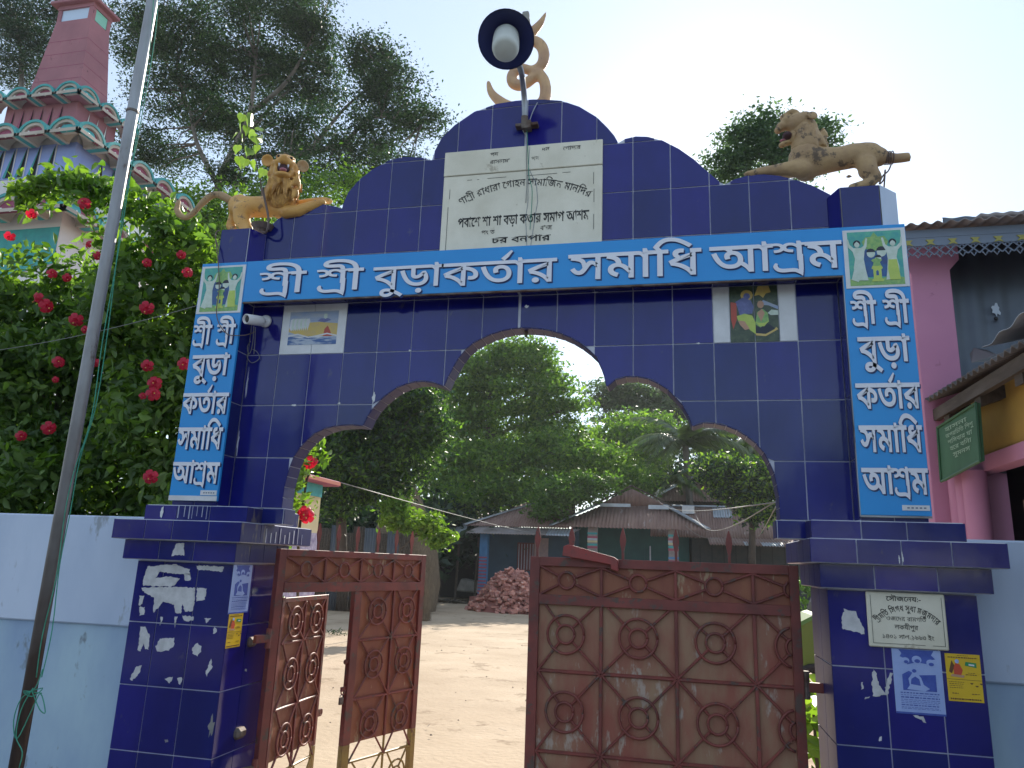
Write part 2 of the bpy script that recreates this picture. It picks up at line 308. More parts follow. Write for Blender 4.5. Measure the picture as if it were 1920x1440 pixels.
def corrugated(name, m, o, u, v, nu, parent=None, amp=0.012, nrm=None, thick=0.004, warp=0.0, holes=None):
    """sheet: origin o, u across the flutes (nu flutes), v along them"""
    o, u, v = Vector(o), Vector(u), Vector(v); n = u.cross(v).normalized()
    if nrm is not None and n.dot(Vector(nrm)) < 0: n = -n
    K = max(2, nu*6); V = []
    for layer in (0, 1):
        for j in (0, 1, 2, 3):
            for i in range(K+1):
                w = warp*(math.sin(i*.37+j*2.1)+math.sin(i*.11))
                V.append(o + u*(i/K) + v*(j/3) + n*(amp*math.cos(2*math.pi*nu*i/K) + w - thick*layer))
    F = []; R = (K+1)*4
    for j in range(3):
        for i in range(K):
            a = j*(K+1)+i; F.append((a, a+1, a+K+2, a+K+1)); F.append((R+a, R+a+K+1, R+a+K+2, R+a+1))
    for i in range(K): F.append((i, R+i, R+i+1, i+1)); a = 3*(K+1)+i; F.append((a, a+1, R+a+1, R+a))
    for j in range(3):
        a = j*(K+1); F.append((a, a+K+1, R+a+K+1, R+a)); a += K; F.append((a, R+a, R+a+K+1, a+K+1))
    return MB().add(V, F).build(name, m, parent, smooth=True)

def pole_mat():
    m = mat('pole_steel_rusting_foot', (0.36,0.37,0.39), (0.22,0.21,0.21), scale=6, stretch=(1,1,.3), rough=0.45, metal=0.5, c3=(0.14,0.11,0.10), s3=12, t3=.62)
    n = m.node_tree; b = n.nodes['Principled BSDF']; src = b.inputs['Base Color'].links[0].from_socket
    tc = n.nodes.new('ShaderNodeTexCoord'); sp = n.nodes.new('ShaderNodeSeparateXYZ'); n.links.new(tc.outputs['Object'], sp.inputs[0])
    nz = n.nodes.new('ShaderNodeTexNoise'); nz.inputs['Scale'].default_value = 7; n.links.new(tc.outputs['Object'], nz.inputs['Vector'])
    ad = n.nodes.new('ShaderNodeMath'); ad.operation = 'MULTIPLY_ADD'; n.links.new(nz.outputs['Fac'], ad.inputs[0]); ad.inputs[1].default_value = .9; n.links.new(sp.outputs['Z'], ad.inputs[2])
    mr = n.nodes.new('ShaderNodeMapRange'); mr.inputs['From Min'].default_value = 2.9; mr.inputs['From Max'].default_value = 1.5; n.links.new(ad.outputs[0], mr.inputs['Value'])
    mx = n.nodes.new('ShaderNodeMix'); mx.data_type = 'RGBA'; n.links.new(mr.outputs[0], mx.inputs[0]); n.links.new(src, mx.inputs[6]); mx.inputs[7].default_value = (.055,.036,.03,1)
    n.links.new(mx.outputs[2], b.inputs['Base Color']); return m
M['pole'] = pole_mat()

# ------------------------------------------------------------------ ground
g = MB(); g.add([(-150,-60,-.08),(150,-60,-.08),(150,250,-.08),(-150,250,-.08)], [(0,1,2,3)]); struct('ground', g, M['soil'])
N = 90; g = MB(); V = []; F = []
for j in range(N+1):
    for i in range(N+1):
        x = -30 + 45*i/N; y = 0.35 + 48*j/N
        V.append((x, y, 0.006*math.sin(x*1.3+y*.7) + 0.012*math.sin(x*.31-y*.43) + rng.normal(0, .003)))
for j in range(N):
    for i in range(N): a = j*(N+1)+i; F.append((a, a+1, a+N+2, a+N+1))
g.add(V, F); struct('courtyard_ground', g, M['dirt'])
g = MB(); g.add([(-40,-30,0.0),(40,-30,0.0),(40,.35,0.0),(-40,.35,0.0)], [(0,1,2,3)]); struct('road', g, M['road'])
# ------------------------------------------------------------------ gateway
GW = thing('entrance_gateway', 'navy blue tiled entrance gateway with a scalloped arch and lobed top', 'gateway', (0,0,0))
LOW = [(-1.283,1.895),(-1.268,1.987),(-1.248,2.065),(-1.205,2.135),(-1.14,2.198),(-1.068,2.233),(-1.002,2.246),(-0.919,2.251),(-0.849,2.244),
 (-0.839,2.275),(-0.811,2.33),(-0.744,2.404),(-0.666,2.458),(-0.595,2.483),(-0.531,2.491),(-0.467,2.482),(-0.401,2.459),
 (-0.385,2.503),(-0.341,2.595),(-0.3,2.655),(-0.246,2.7),(-0.174,2.736),(-0.11,2.757),(-0.05,2.770),(0.013,2.774),(0.091,2.769),(0.159,2.758),(0.231,2.735),(0.297,2.703),(0.36,2.66),(0.42,2.60),(0.454,2.52),(0.472,2.443),
 (0.518,2.482),(0.56,2.493),(0.606,2.496),(0.65,2.489),(0.702,2.474),(0.777,2.423),(0.842,2.353),(0.878,2.285),(0.894,2.236),
 (0.93,2.25),(0.96,2.255),(1.033,2.246),(1.113,2.212),(1.182,2.16),(1.233,2.095),(1.268,2.003),(1.283,1.90)]
TOP = [(-1.602,3.43),(-1.569,3.458),(-1.514,3.516),(-1.427,3.566),(-1.327,3.589),(-1.225,3.590),(-1.143,3.57),(-1.101,3.552),
 (-1.095,3.587),(-1.071,3.656),(-1.009,3.733),(-0.925,3.797),(-0.83,3.845),(-0.734,3.862),(-0.626,3.847),(-0.56,3.823),
 (-0.545,3.882),(-0.508,3.963),(-0.433,4.04),(-0.316,4.117),(-0.184,4.155),(-0.065,4.163),(0.032,4.160),(0.1,4.152),(0.203,4.132),(0.304,4.083),(0.404,4.005),(0.464,3.933),(0.503,3.878),(0.525,3.832),
 (0.56,3.852),(0.62,3.862),(0.683,3.854),(0.764,3.823),(0.851,3.764),(0.928,3.694),(0.997,3.616),(1.057,3.55),(1.083,3.532),
 (1.133,3.557),(1.209,3.576),(1.284,3.574),(1.358,3.559),(1.445,3.526),(1.523,3.486),(1.571,3.452),(1.602,3.43)]
LX, LZ = [p[0] for p in LOW], [p[1] for p in LOW]; TX, TZ = [p[0] for p in TOP], [p[1] for p in TOP]
def zlow(x): return 1.79 if abs(x) > 1.2831 else float(np.interp(x, LX, LZ))
def ztop(x): return float(np.interp(x, TX, TZ))
XS = sorted(set([-1.602,-1.2835,1.2835,1.602] + LX + TX + [round(-1.6+.04*i,3) for i in range(81)]))
b = MB()
def wall_col(b, x0, x1, y0, y1):
    l0, l1, t0, t1 = zlow(x0+1e-5), zlow(x1-1e-5), ztop(x0+1e-5), ztop(x1-1e-5)
    b.add([(x0,y0,l0),(x1,y0,l1),(x1,y0,t1),(x0,y0,t0),(x0,y1,l0),(x1,y1,l1),(x1,y1,t1),(x0,y1,t0)],
          [(0,1,2,3),(5,4,7,6),(0,4,5,1),(3,2,6,7)])
for x0, x1 in zip(XS[:-1], XS[1:]): wall_col(b, x0, x1, .004, .118)
for s in (-1,1):
    b.add([(s*1.2835,.004,1.79),(s*1.2835,.118,1.79),(s*1.2835,.118,1.895),(s*1.2835,.004,1.895)], [(0,1,2,3)])
    b.add([(s*1.602,.004,1.79),(s*1.602,.118,1.79),(s*1.602,.118,3.43),(s*1.602,.004,3.43)], [(0,1,2,3)])
b.build('arch_wall', M['grout'], GW)
GJ = .0026   # half joint
XL = [-1.602] + [round(.2*(i-8)-.005,3) for i in range(1,9)]; XR = [.005] + [round(.005+.2*k,3) for k in range(1,8)] + [1.602]
cols = list(zip(XL[:-1], XL[1:])) + [(-.005,.005)] + list(zip(XR[:-1], XR[1:]))
rows = [1.79,2.065,2.362,2.659,2.956,3.253,3.53,3.827,4.124,4.3]
def tile_poly(x0, x1, z0, z1):
    xs = [x0] + [x for x in XS if x0+.004 < x < x1-.004] + [x1]
    lo = [max(z0, zlow(x)+ (0.002 if zlow(x) > z0 else 0)) for x in xs]; hi = [min(z1, ztop(x)-(0.001 if ztop(x) < z1 else 0)) for x in xs]
    runs = []; cur = []
    for x, a, c in zip(xs, lo, hi):
        if c - a > .004: cur.append((x,a,c))
        else:
            if len(cur) > 1: runs.append(cur)
            cur = []
    if len(cur) > 1: runs.append(cur)
    return runs
pic_tiles = []
for x0, x1 in cols:
    if x1-x0 < .02: continue
    for z0, z1 in zip(rows[:-1], rows[1:]):
        if abs(z0-2.659) < .01 and (-1.41 < x0 and x1 < -.99 or 1.0 < x0 and x1 < 1.41): continue
        for run in tile_poly(x0+GJ, x1-GJ, z0+GJ, z1-GJ):
            low = [(x,a) for x,a,c in run]; up = [(x,c) for x,a,c in reversed(run)]
            if len(run) > 2 and all(abs(a-run[0][1]) < 1e-6 for x,a,c in run): low = [low[0], low[-1]]
            if len(run) > 2 and all(abs(c-run[0][2]) < 1e-6 for x,a,c in run): up = [up[0], up[-1]]
            o = MB().prism(low+up, 0.0, .005).build('tile', M['tile'], GW)
            o.rotation_euler = (random.gauss(0,.0016), 0, random.gauss(0,.0016)) if False else (0,0,0)
# edge tiles round the arch (under side)
outl = [(-1.2835,1.79)] + LOW + [(1.2835,1.79)]
def resample(pts, step):
    P = [Vector((p[0],0,p[1])) for p in pts]; out = [P[0]]; acc = 0
    for a, c in zip(P[:-1], P[1:]):
        d = (c-a).length; t = step-acc
        while t <= d: out.append(a + (c-a)*(t/d)); t += step
        acc = (acc + d) % step
    out.append(P[-1]); return out
cus = [0] + [i for i,p in enumerate(outl) if p in ((-0.849,2.244),(-0.401,2.459),(0.472,2.443),(0.894,2.236))] + [len(outl)-1]
for a, c in zip(cus[:-1], cus[1:]):
    L_ = sum(math.dist(outl[i], outl[i+1]) for i in range(a, c)); k = max(2, round(L_/.056))
    P = resample(outl[a:c+1], L_/k*.99999)
    for p, q in zip(P[:-1], P[1:]):
        if (q-p).length < .02: continue
        t = (q-p).normalized(); nn = Vector((t.z, 0, -t.x)); p2, q2 = p+t*.0022, q-t*.0022
        f = [p2+nn*.0035, q2+nn*.0035, q2-nn*.001, p2-nn*.001]
        MB().add([(v.x, yy, v.z) for yy in (.001,.117) for v in f], [(0,1,2,3),(7,6,5,4),(0,4,5,1),(1,5,6,2),(2,6,7,3),(3,7,4,0)]).build('edge_tile', M['tile_dusty'], GW)
# generic tiled face
def tiled(parent, o, u, n, us, zs, m='tile', name='tile', th=.005, inset=True):
    """o: corner, u: unit direction across, n: outward normal; us/zs cell edges"""
    o, u, n = Vector(o), Vector(u), Vector(n)
    for a, c in zip(us[:-1], us[1:]):
        for d, e in zip(zs[:-1], zs[1:]):
            q = [(a+GJ,d+GJ),(c-GJ,d+GJ),(c-GJ,e-GJ),(a+GJ,e-GJ)]
            V = [o+u*x+Vector((0,0,z))-n*.001 for x,z in q] + [o+u*x+Vector((0,0,z))+n*th for x,z in q]
            MB().add(V, [(4,5,6,7),(0,1,5,4),(1,2,6,5),(2,3,7,6),(3,0,4,7)]).build(name, M[m], parent)
MC = M['grout']
tier = [('plinth_band',1.39,2.01,-.150,.40,1.703,1.785),('ledge_band',1.370,2.135,-.222,.54,1.598,1.703),('neck_band',1.41,2.08,-.182,.36,1.494,1.598)]
for s in (-1,1):
    for nm, xi, xo, yf, yb, z0, z1 in tier:
        x0, x1 = (s*xo, s*xi) if s < 0 else (xi, xo)
        w = x1-x0; MB().box((x0+.005, yf+.005, z0), (x1-.005, yb-.005, z1)).build(nm, MC, GW, bevel=.003)
        k = 3 if nm != 'ledge_band' else 4; e = [0] + sorted([w*(i+random.uniform(-.12,.12))/k for i in range(1,k)]) + [w]
        tiled(GW, (x0, yf+.005, 0), (1,0,0), (0,-1,0), e, [z0+.001,z1-.001], 'tile' )
        d = yb-yf; k = 4
        e = [0] + [d*i/k for i in range(1,k)] + [d]
        if s < 0: tiled(GW, (x1-.005, yf, 0), (0,1,0), (1,0,0), e, [z0+.001,z1-.001], 'tile_dusty'); tiled(GW, (x0+.005, yb, 0), (0,-1,0), (-1,0,0), e, [z0,z1], 'tile_dusty')
        else: tiled(GW, (x0+.005, yb, 0), (0,-1,0), (-1,0,0), e, [z0+.001,z1-.001], 'tile_dusty'); tiled(GW, (x1-.005, yf, 0), (0,1,0), (1,0,0), e, [z0,z1], 'tile_dusty')
    # lower pillar
    xi, xo = (1.437, 2.02) if s < 0 else (1.445, 2.03)
    x0, x1 = (-xo, -xi) if s < 0 else (xi, xo)
    MB().box((x0+.005,-.128,0), (x1-.005,.30,1.494)).build('pillar', MC, GW)
    zs = [0,.25,.556,.866,1.176,1.489]
    e = [0,.165,.37,x1-x0] if s < 0 else [0,.21,.42,x1-x0]
    tiled(GW, (x0,-.128,0), (1,0,0), (0,-1,0), e, zs)
    if s < 0: tiled(GW, (x1-.005,-.133,0), (0,1,0), (1,0,0), [0,.19,.435], zs)
    else: tiled(GW, (x0+.005,.302,0), (0,-1,0), (-1,0,0), [0,.23,.435], zs, 'tile_dusty'); tiled(GW, (x1-.005,-.133,0), (0,1,0), (1,0,0), [0,.2,.435], zs)
    # upper pillar behind the banner
    xa, xb = (-1.885,-1.608) if s < 0 else (1.608,1.885)
    MB().box((xa,-.100,1.785), (xb,.118,3.18)).build('upper_pillar', MC, GW)
    if s < 0: tiled(GW, (xb,-.105,0), (0,1,0), (1,0,0), [0,.105], rows[:4]+[2.956])
    else: tiled(GW, (xa,0,0), (0,-1,0), (-1,0,0), [0,.105], rows[:4]+[2.956])
    tiled(GW, (xa,-.100,0), (1,0,0), (0,-1,0), [0,.1385,.277], [1.786,1.84])
    # cap block on top, corners cut towards the pediment
    pl = [(-1.81,-.105),(-1.625,-.105),(-1.580,-.002),(-1.580,.118),(-1.86,.118),(-1.86,.0)]
    pr = [(1.622,-.105),(1.80,-.105),(1.900,-.005),(1.900,.118),(1.585,.118),(1.585,-.002)]
    pp = pl if s < 0 else pr
    c = MB().prism(pp, 3.18, 3.412, ax='z').build('cap_block', M['concrete'] if s>0 else MC, GW)
    Q = [Vector((p[0],p[1],0)) for p in pp]
    segs = [(0,1),(1,2)] if s < 0 else [(5,0),(0,1)]
    for a, d in segs:
        u = (Q[d]-Q[a]); n_ = Vector((u.y,-u.x,0)).normalized()
        tiled(GW, Q[a], u.normalized(), n_, [0,u.length], [3.18,3.412])
    if s > 0:
        a, d = Q[1], Q[2]; u = d-a; n_ = Vector((u.y,-u.x,0)).normalized(); L_ = u.length
        V = [a+n_*.004, d+n_*.004]; MB().add([(v.x,v.y,z) for z in (3.18,3.412) for v in V], [(0,1,3,2)]).build('cap_plaster', M['wall_blue'], GW)
    # springing block of the arch
    b0, b1 = (-1.393,-1.266) if s < 0 else (1.266,1.393)
    MB().box((b0,.0,1.704), (b1,.118,1.789)).build('springer_block', MC, GW)
    tiled(GW, (b0,.0,0), (1,0,0), (0,-1,0), [0,b1-b0], [1.705,1.789])
    if s < 0: tiled(GW, (b1,.001,0), (0,1,0), (1,0,0), [0,.117], [1.705,1.789], 'tile_dusty')
    else: tiled(GW, (b0,.118,0), (0,-1,0), (-1,0,0), [0,.117], [1.705,1.789], 'tile_dusty')
# beam across, its soffit tiles
MB().box((-1.605,-.100,2.962), (1.605,.003,3.18)).build('lintel_beam', MC, GW)
for a, c in cols:
    if c-a < .02: continue
    MB().box((a+GJ,-.099,2.957),(c-GJ,-.002,2.963)).build('soffit_tile', M['tile'], GW)
# small drain nail hanging from the crown of the arch
MB().tube([(.03,.05,2.775),(.03,.05,2.735)], [.012,.006], 6).build('hook', M['rust'], GW)
# splashes of grout and lime streaks on the tiles
def splat(name, m, parent, x, z, w, h, y, n=14, rough=.35, axis='y', seed=None):
    r = random.Random(seed if seed is not None else int((x*1000+z*77))); P = []
    for i in range(n):
        a = 2*math.pi*i/n; k = 1+r.uniform(-rough,rough)
        P.append((x+w*.5*math.cos(a)*k, z+h*.5*math.sin(a)*k))
    mb = MB()
    if axis == 'y': mb.add([(p,y,q) for p,q in P] + [(p,y+.0006,q) for p,q in P], [tuple(range(n)), tuple(reversed(range(n,2*n)))] + [(i,(i+1)%n,n+(i+1)%n,n+i)[::-1] for i in range(n)])
    else: mb.add([(y,p,q) for p,q in P] + [(y-.0006*(1 if y>0 else -1),p,q) for p,q in P], [tuple(range(n)), tuple(reversed(range(n,2*n)))])
    return mb.build(name, m, parent)
for (x,z,w,h) in [(-0.799,2.401,.018,.06),(-1.275,2.361,.03,.012),(0.039,2.891,.02,.02)]:
    splat('grout_splash', M['white'], GW, x, z, w, h, -.0012)
# ------------------------------------------------------------------ Bengali lettering
_gc = {}
def earclip(rings):
    """rings[0] counter-clockwise outline, others clockwise holes -> triangles as indices into the joined list"""
    V = [p for q in rings for p in q]; st = 0; poly = list(range(len(rings[0]))); st = len(rings[0]); hs = []
    for q in rings[1:]: hs.append(list(range(st, st+len(q)))); st += len(q)
    def crs(a, b, c): return (b[0]-a[0])*(c[1]-a[1])-(b[1]-a[1])*(c[0]-a[0])
    def hit(p, q, a, b):
        d1, d2, d3, d4 = crs(p,q,a), crs(p,q,b), crs(a,b,p), crs(a,b,q)
        return d1*d2 < -1e-14 and d3*d4 < -1e-14
    for h in sorted(hs, key=lambda h: -max(V[i][0] for i in h)):
        best = None
        for hi in h:
            for pi, i in enumerate(poly):
                d = math.dist(V[hi], V[i])
                if best is not None and d >= best[0]: continue
                ok = not any(hit(V[hi], V[i], V[L_[k]], V[L_[(k+1)%len(L_)]]) for L_ in [poly]+hs for k in range(len(L_)))
                if ok: best = (d, hi, pi)
        if best is None: continue
        _, hi, pi = best; k = h.index(hi); ring = h[k:]+h[:k+1]; poly = poly[:pi+1]+ring+poly[pi:]
    T = []; guard = 0
    while len(poly) > 3 and guard < 4000:
        n = len(poly); done = False; bq = None
        for tol in (1e-10, -1e-9):
            for i in range(n):
                a, b, c = poly[i-1], poly[i], poly[(i+1)%n]; ar = crs(V[a],V[b],V[c])
                if ar <= tol: continue
                if any(j not in (a,b,c) and V[j] not in (V[a],V[b],V[c]) and crs(V[a],V[b],V[j]) >= -1e-12 and crs(V[b],V[c],V[j]) >= -1e-12 and crs(V[c],V[a],V[j]) >= -1e-12 for j in poly): continue
                q = min(math.dist(V[a],V[b]), math.dist(V[b],V[c]))/max(1e-9, math.dist(V[a],V[c]))
                bq = i; break
            if bq is not None: break
        if bq is None:     # drop the flattest corner
            bq = min(range(n), key=lambda i: abs(crs(V[poly[i-1]],V[poly[i]],V[poly[(i+1)%n]])))
        else: T.append((poly[bq-1], poly[bq], poly[(bq+1)%n]))
        poly.pop(bq); guard += 1
    if len(poly) == 3: T.append(tuple(poly))
    return T
def glyph_parts(ch, off=0.0):
    """outlines of a character; overlapping contours are filled one by one"""
    k = (ch, off)
    if k in _gc: return _gc[k]
    cu = bpy.data.curves.new('g', 'FONT'); cu.body = ch; cu.size = 1.0; cu.resolution_u = 3; cu.fill_mode = 'NONE'
    o = bpy.data.objects.new('g', cu); COL.objects.link(o); dg = bpy.context.evaluated_depsgraph_get(); dg.update()
    me = bpy.data.meshes.new_from_object(o.evaluated_get(dg))
    P = [(v.co.x, v.co.y) for v in me.vertices]; nb = {}
    for e in me.edges:
        a, b_ = e.vertices; nb.setdefault(a, []).append(b_); nb.setdefault(b_, []).append(a)
    bpy.data.objects.remove(o); bpy.data.curves.remove(cu); bpy.data.meshes.remove(me)
    seen = set(); loops = []
    for st in sorted(nb):
        if st in seen: continue
        L_ = [st]; seen.add(st); cur = st
        while True:
            nx_ = [q for q in nb[cur] if q not in seen]
            if not nx_: break
            cur = min(nx_) if cur != st else min(nx_); L_.append(cur); seen.add(cur)
        Q = []
        for i in L_:
            if not Q or math.dist(P[i], Q[-1]) > 1e-4: Q.append(P[i])
        if len(Q) > 1 and math.dist(Q[0], Q[-1]) < 1e-4: Q.pop()
        if len(Q) > 2: loops.append(Q)
    def area(Q): return .5*sum(Q[i][0]*Q[(i+1)%len(Q)][1]-Q[(i+1)%len(Q)][0]*Q[i][1] for i in range(len(Q)))
    def inside(p, Q):
        c = False
        for i in range(len(Q)):
            (x1,y1),(x2,y2) = Q[i], Q[i-1]
            if (y1 > p[1]) != (y2 > p[1]) and p[0] < (x2-x1)*(p[1]-y1)/(y2-y1)+x1: c = not c
        return c
    # orientation of outer contours: that of the largest loop
    if not loops: _gc[k] = []; return []
    sg = 1 if area(max(loops, key=lambda q: abs(area(q)))) > 0 else -1
    outs = [q for q in loops if area(q)*sg > 0]; holes = [q for q in loops if area(q)*sg < 0]; grp = [[q] for q in outs]
    for h in holes:
        c_ = [g_ for g_ in grp if sum(inside(p, g_[0]) for p in h) > len(h)*.5]
        if c_: min(c_, key=lambda g_: abs(area(g_[0]))).append(h)
    res = []
    for g_ in grp:
        G2_ = []; g_ = [q if (area(q) > 0) == (j == 0) else q[::-1] for j, q in enumerate(g_)]; F = earclip(g_)
        for j, q in enumerate(g_):
            if off:   # embolden: push the outline outwards
                n = len(q); W = []
                for i in range(n):
                    a, b_, c_ = q[i-1], q[i], q[(i+1)%n]; n1 = (b_[1]-a[1], a[0]-b_[0]); n2 = (c_[1]-b_[1], b_[0]-c_[0])
                    l1, l2 = math.hypot(*n1) or 1, math.hypot(*n2) or 1; x, y = n1[0]/l1+n2[0]/l2, n1[1]/l1+n2[1]/l2; l = math.hypot(x, y)
                    kk = min(1.4, 2/max(l,.3)) if l > .3 else 0
                    W.append((b_[0]+x/max(l,1e-6)*off*kk, b_[1]+y/max(l,1e-6)*off*kk))
                q = W
            G2_.append(q)
        V = [p for q in G2_ for p in q]
        res.append((V, F))
    _gc[k] = res; return res
def adv(ch):
    return max(v[0] for a in glyph_parts(ch+'ব') for v in a[0]) - .606
HL = .622
def ribbon(pts, ws):
    P = [Vector(p) for p in pts]; V = []; n = len(P)
    for i, p in enumerate(P):
        t = (P[min(i+1,n-1)]-P[max(i-1,0)]).normalized(); nn = Vector((-t.y, t.x)); w = ws[i] if isinstance(ws, list) else ws
        V += [tuple(p+nn*w/2), tuple(p-nn*w/2)]
    return V, [(2*i, 2*i+1, 2*i+3, 2*i+2) for i in range(n-1)]
def arc(c, r, a0, a1, n=10, sx=1.0):
    return [Vector((c[0]+sx*r*math.cos(math.radians(a0+(a1-a0)*i/n)), c[1]+r*math.sin(math.radians(a0+(a1-a0)*i/n)))) for i in range(n+1)]
def unit(tok, off):
    """-> list of (verts, faces), advance. Letters stand on 0, headline at .622"""
    if tok in ('SR', 'SRI'):
        sy = .66; xr = .93*.60
        parts = [([(x*.93, HL+(y-HL)*sy) for x, y in V], F) for V, F in glyph_parts('শ', off)]
        parts.append(ribbon([(xr-.035, .35),(xr-.035, .0),(xr-.02,-.16)], [.075+off,.075+off,.02]))
        hk = [Vector((.075,.15)), Vector((.055,.08)), Vector((.09,.01)), Vector((.18,-.025)), Vector((.36,-.02)), Vector((.44,-.035)), Vector((.54,-.10))]
        hk = smooth_path([Vector((v.x,v.y,0)) for v in hk], 4)
        parts.append(ribbon([(v.x, v.y) for v in hk], [.03+.045*min(1,i/4)+off for i in range(len(hk))]))
        a = .93*adv('শ')
        if tok == 'SRI':
            parts += [([(x+a, y) for x,y in V2], F2) for V2, F2 in glyph_parts('ী', off)]; a += adv('ী')
        return parts, a
    if tok == 'TTA':   # reph over ta
        parts = list(glyph_parts('ত', off))
        parts.append(ribbon([(.47,.66),(.56,.76),(.66,.90)], [.09+off,.08+off,.05]))
        return parts, adv('ত')
    return list(glyph_parts(tok, off)), adv(tok)
def word_layout(toks, off):
    x = 0; out = []
    for t in toks:
        p, a = unit(t, off); out.append((x, p)); x += a
    return out, x
def word(parent, toks, x0, x1, zb, zt, y, m, depth=.007, off=.012, shadow=True, name='letter', shear=0.0, axis=1, amp=None):
    """raised letters between x0 and x1; headline at zt, feet at zb, on the plane y facing the road"""
    lay, W = word_layout(toks, off); sx = (x1-x0)/W; sz = (zt-zb)/HL
    for li, (gx, parts) in enumerate(lay):
        mb = MB(); sh = MB(); k = 3*(li%2)
        for V, F in parts:
            k += 1; P = [(x0+(gx+vx)*sx, zb+vy*sz) for vx, vy in V]; yy = y-depth-.0002*k
            # outline edges for the sides
            ed = {}
            for f in F:
                for i in range(len(f)):
                    e = (f[i], f[(i+1)%len(f)]); ed[e] = ed.get(e,0)+1
            bd = [e for e in ed if (e[1],e[0]) not in ed]
            n = len(P); VV = [(a,yy,c) for a,c in P] + [(a,y,c) for a,c in P]
            mb.add(VV, F, 0)
            if depth > .002: mb.add(VV, [(a,n+a,n+c,c) for a,c in bd], 1)
            if shadow: sh.add([(a+.0065, y-.0008-.00015*k, c-.0065) for a,c in P], F)  # printed drop shadow: dark letter copy shifted down and right
        mb.build(name, [m, M['sign_dark']], parent)
        if shadow: sh.build('letter_shadow_print', M['sign_dark'], parent)
SRI, BURA, KARTAR, SAMADHI, ASRAM = ['SRI'], ['বু','ড়','া'], ['ক','TTA','া','র'], ['স','ম','া','ি','ধ'], ['আ','SR','ম']
SAMADHI = ['স','ম','া','িধ']
def picture(parent, x0, x1, z0, z1, y):
    """printed devotional picture: two dancers with raised arms beside a small green altar"""
    W, H = x1-x0, z1-z0
    def P(name, pts, m, d): return MB().prism([(x0+a*W, z0+b*H) for a,b in pts], y-d, y-d+.0005).build(name, M[m], parent)
    MB().box((x0,y-.003,z0),(x1,y,z1)).build('print_border', M['white'], parent)
    P('print_ground', [(.07,.04),(.93,.04),(.93,.96),(.07,.96)], 'pr_teal', .0036)
    P('print_grass', [(.07,.04),(.93,.04),(.93,.15),(.75,.2),(.5,.13),(.25,.2),(.07,.15)], 'pr_green', .0040)
    P('print_night', [(.30,.18),(.70,.18),(.78,.30),(.78,.50),(.72,.66),(.62,.72),(.36,.72),(.27,.62),(.25,.45)], 'pr_navy', .0044)
    P('print_canopy', [(.34,.66),(.30,.78),(.36,.86),(.44,.86),(.5,.94),(.56,.86),(.66,.87),(.72,.78),(.68,.66),(.52,.62)], 'pr_green', .0048)
    for (cx,cy,r) in [(.43,.58,.075),(.60,.60,.085),(.54,.49,.055)]:
        P('print_face', [(cx+r*math.cos(a*.5236)*.9, cy+r*math.sin(a*.5236)) for a in range(12)], 'pr_pale', .0052)
        P('print_hair', [(cx+r*math.cos(a*.5236)*.95, cy+r*.25+r*.85*abs(math.sin(a*.5236))) for a in range(7)], 'pr_black', .0055)
    for s in (0, 1):
        f = (lambda pts: pts) if s == 0 else (lambda pts: [(1-a,b) for a,b in reversed(pts)])
        P('print_dancer', f([(.15,.13),(.36,.12),(.33,.3),(.31,.48),(.33,.62),(.37,.70),(.39,.84),(.36,.84),(.33,.72),(.28,.68),(.16,.68),(.10,.74),(.08,.84),(.06,.83),(.07,.70),(.14,.62),(.17,.50),(.14,.34)]), 'pr_pale', .0058)
        P('print_skirt', f([(.09,.14),(.2,.10),(.26,.2),(.27,.34),(.20,.44),(.15,.34)] if s == 0 else [(.13,.12),(.3,.12),(.32,.3),(.30,.46),(.17,.46),(.15,.3)]), 'pr_pale' if s == 0 else 'pr_lime', .0061)
        P('print_head', f([(.215+.045*math.cos(a*.5236), .745+.06*math.sin(a*.5236)) for a in range(12)]), 'pr_pale', .0064)
        P('print_hair', f([(.215+.06*math.cos(a*.5236), .755+.06*math.sin(a*.5236)) for a in range(-1,8)] + [(.18,.76),(.215,.79),(.25,.76)]), 'pr_black', .0067)
    P('print_altar', [(.42,.10),(.60,.10),(.60,.13),(.575,.15),(.575,.30),(.60,.32),(.585,.36),(.435,.36),(.42,.32),(.445,.30),(.445,.15),(.42,.13)], 'pr_lime', .0058)
    P('print_niche', [(.49,.20),(.53,.20),(.53,.27),(.51,.29),(.49,.27)], 'pr_navy', .0061)
    P('print_altar_plant', [(.44,.36),(.58,.36),(.56,.42),(.60,.46),(.51,.50),(.42,.46),(.46,.42)], 'pr_green', .0061)
def strip_label(parent, x0, x1, z0, z1, y):
    MB().box((x0,y-.003,z0),(x1,y,z1)).build('maker_label', M['white'], parent)
    for i in range(5):
        a = x0+(x1-x0)*(.18+.15*i); MB().box((a,y-.0036,z0+(z1-z0)*.35),(a+(x1-x0)*.09,y-.003,z0+(z1-z0)*.62)).build('label_print', M['fret'], parent)
# top banner
T = thing('top_signboard', 'long bright blue signboard with white Bengali words spanning the arch', 'signboard', (0,0,0))
MB().box((-1.597,-.126,2.942),(1.608,-.106,3.190)).build('panel', M['sign_blue'], T, bevel=.002)
MB().box((-1.597,-.124,2.934),(1.605,-.108,2.942)).build('lower_frame_rail', M['rust'], T)
ZT, ZB = 3.108, 2.975
for x0,x1 in ((-1.497,-1.215),(-1.140,-.868)): word(T, SRI, x0, x1, 2.985, 3.108, -.126, M['letter'])
word(T, BURA, -.800, -.405, 2.985, 3.105, -.126, M['letter'])
word(T, KARTAR, -.405, .215, 2.978, 3.105, -.126, M['letter'])
word(T, SAMADHI, .285, .945, 2.980, 3.117, -.126, M['letter'])
word(T, ASRAM, .995, 1.600, 2.982, 3.118, -.126, M['letter'])
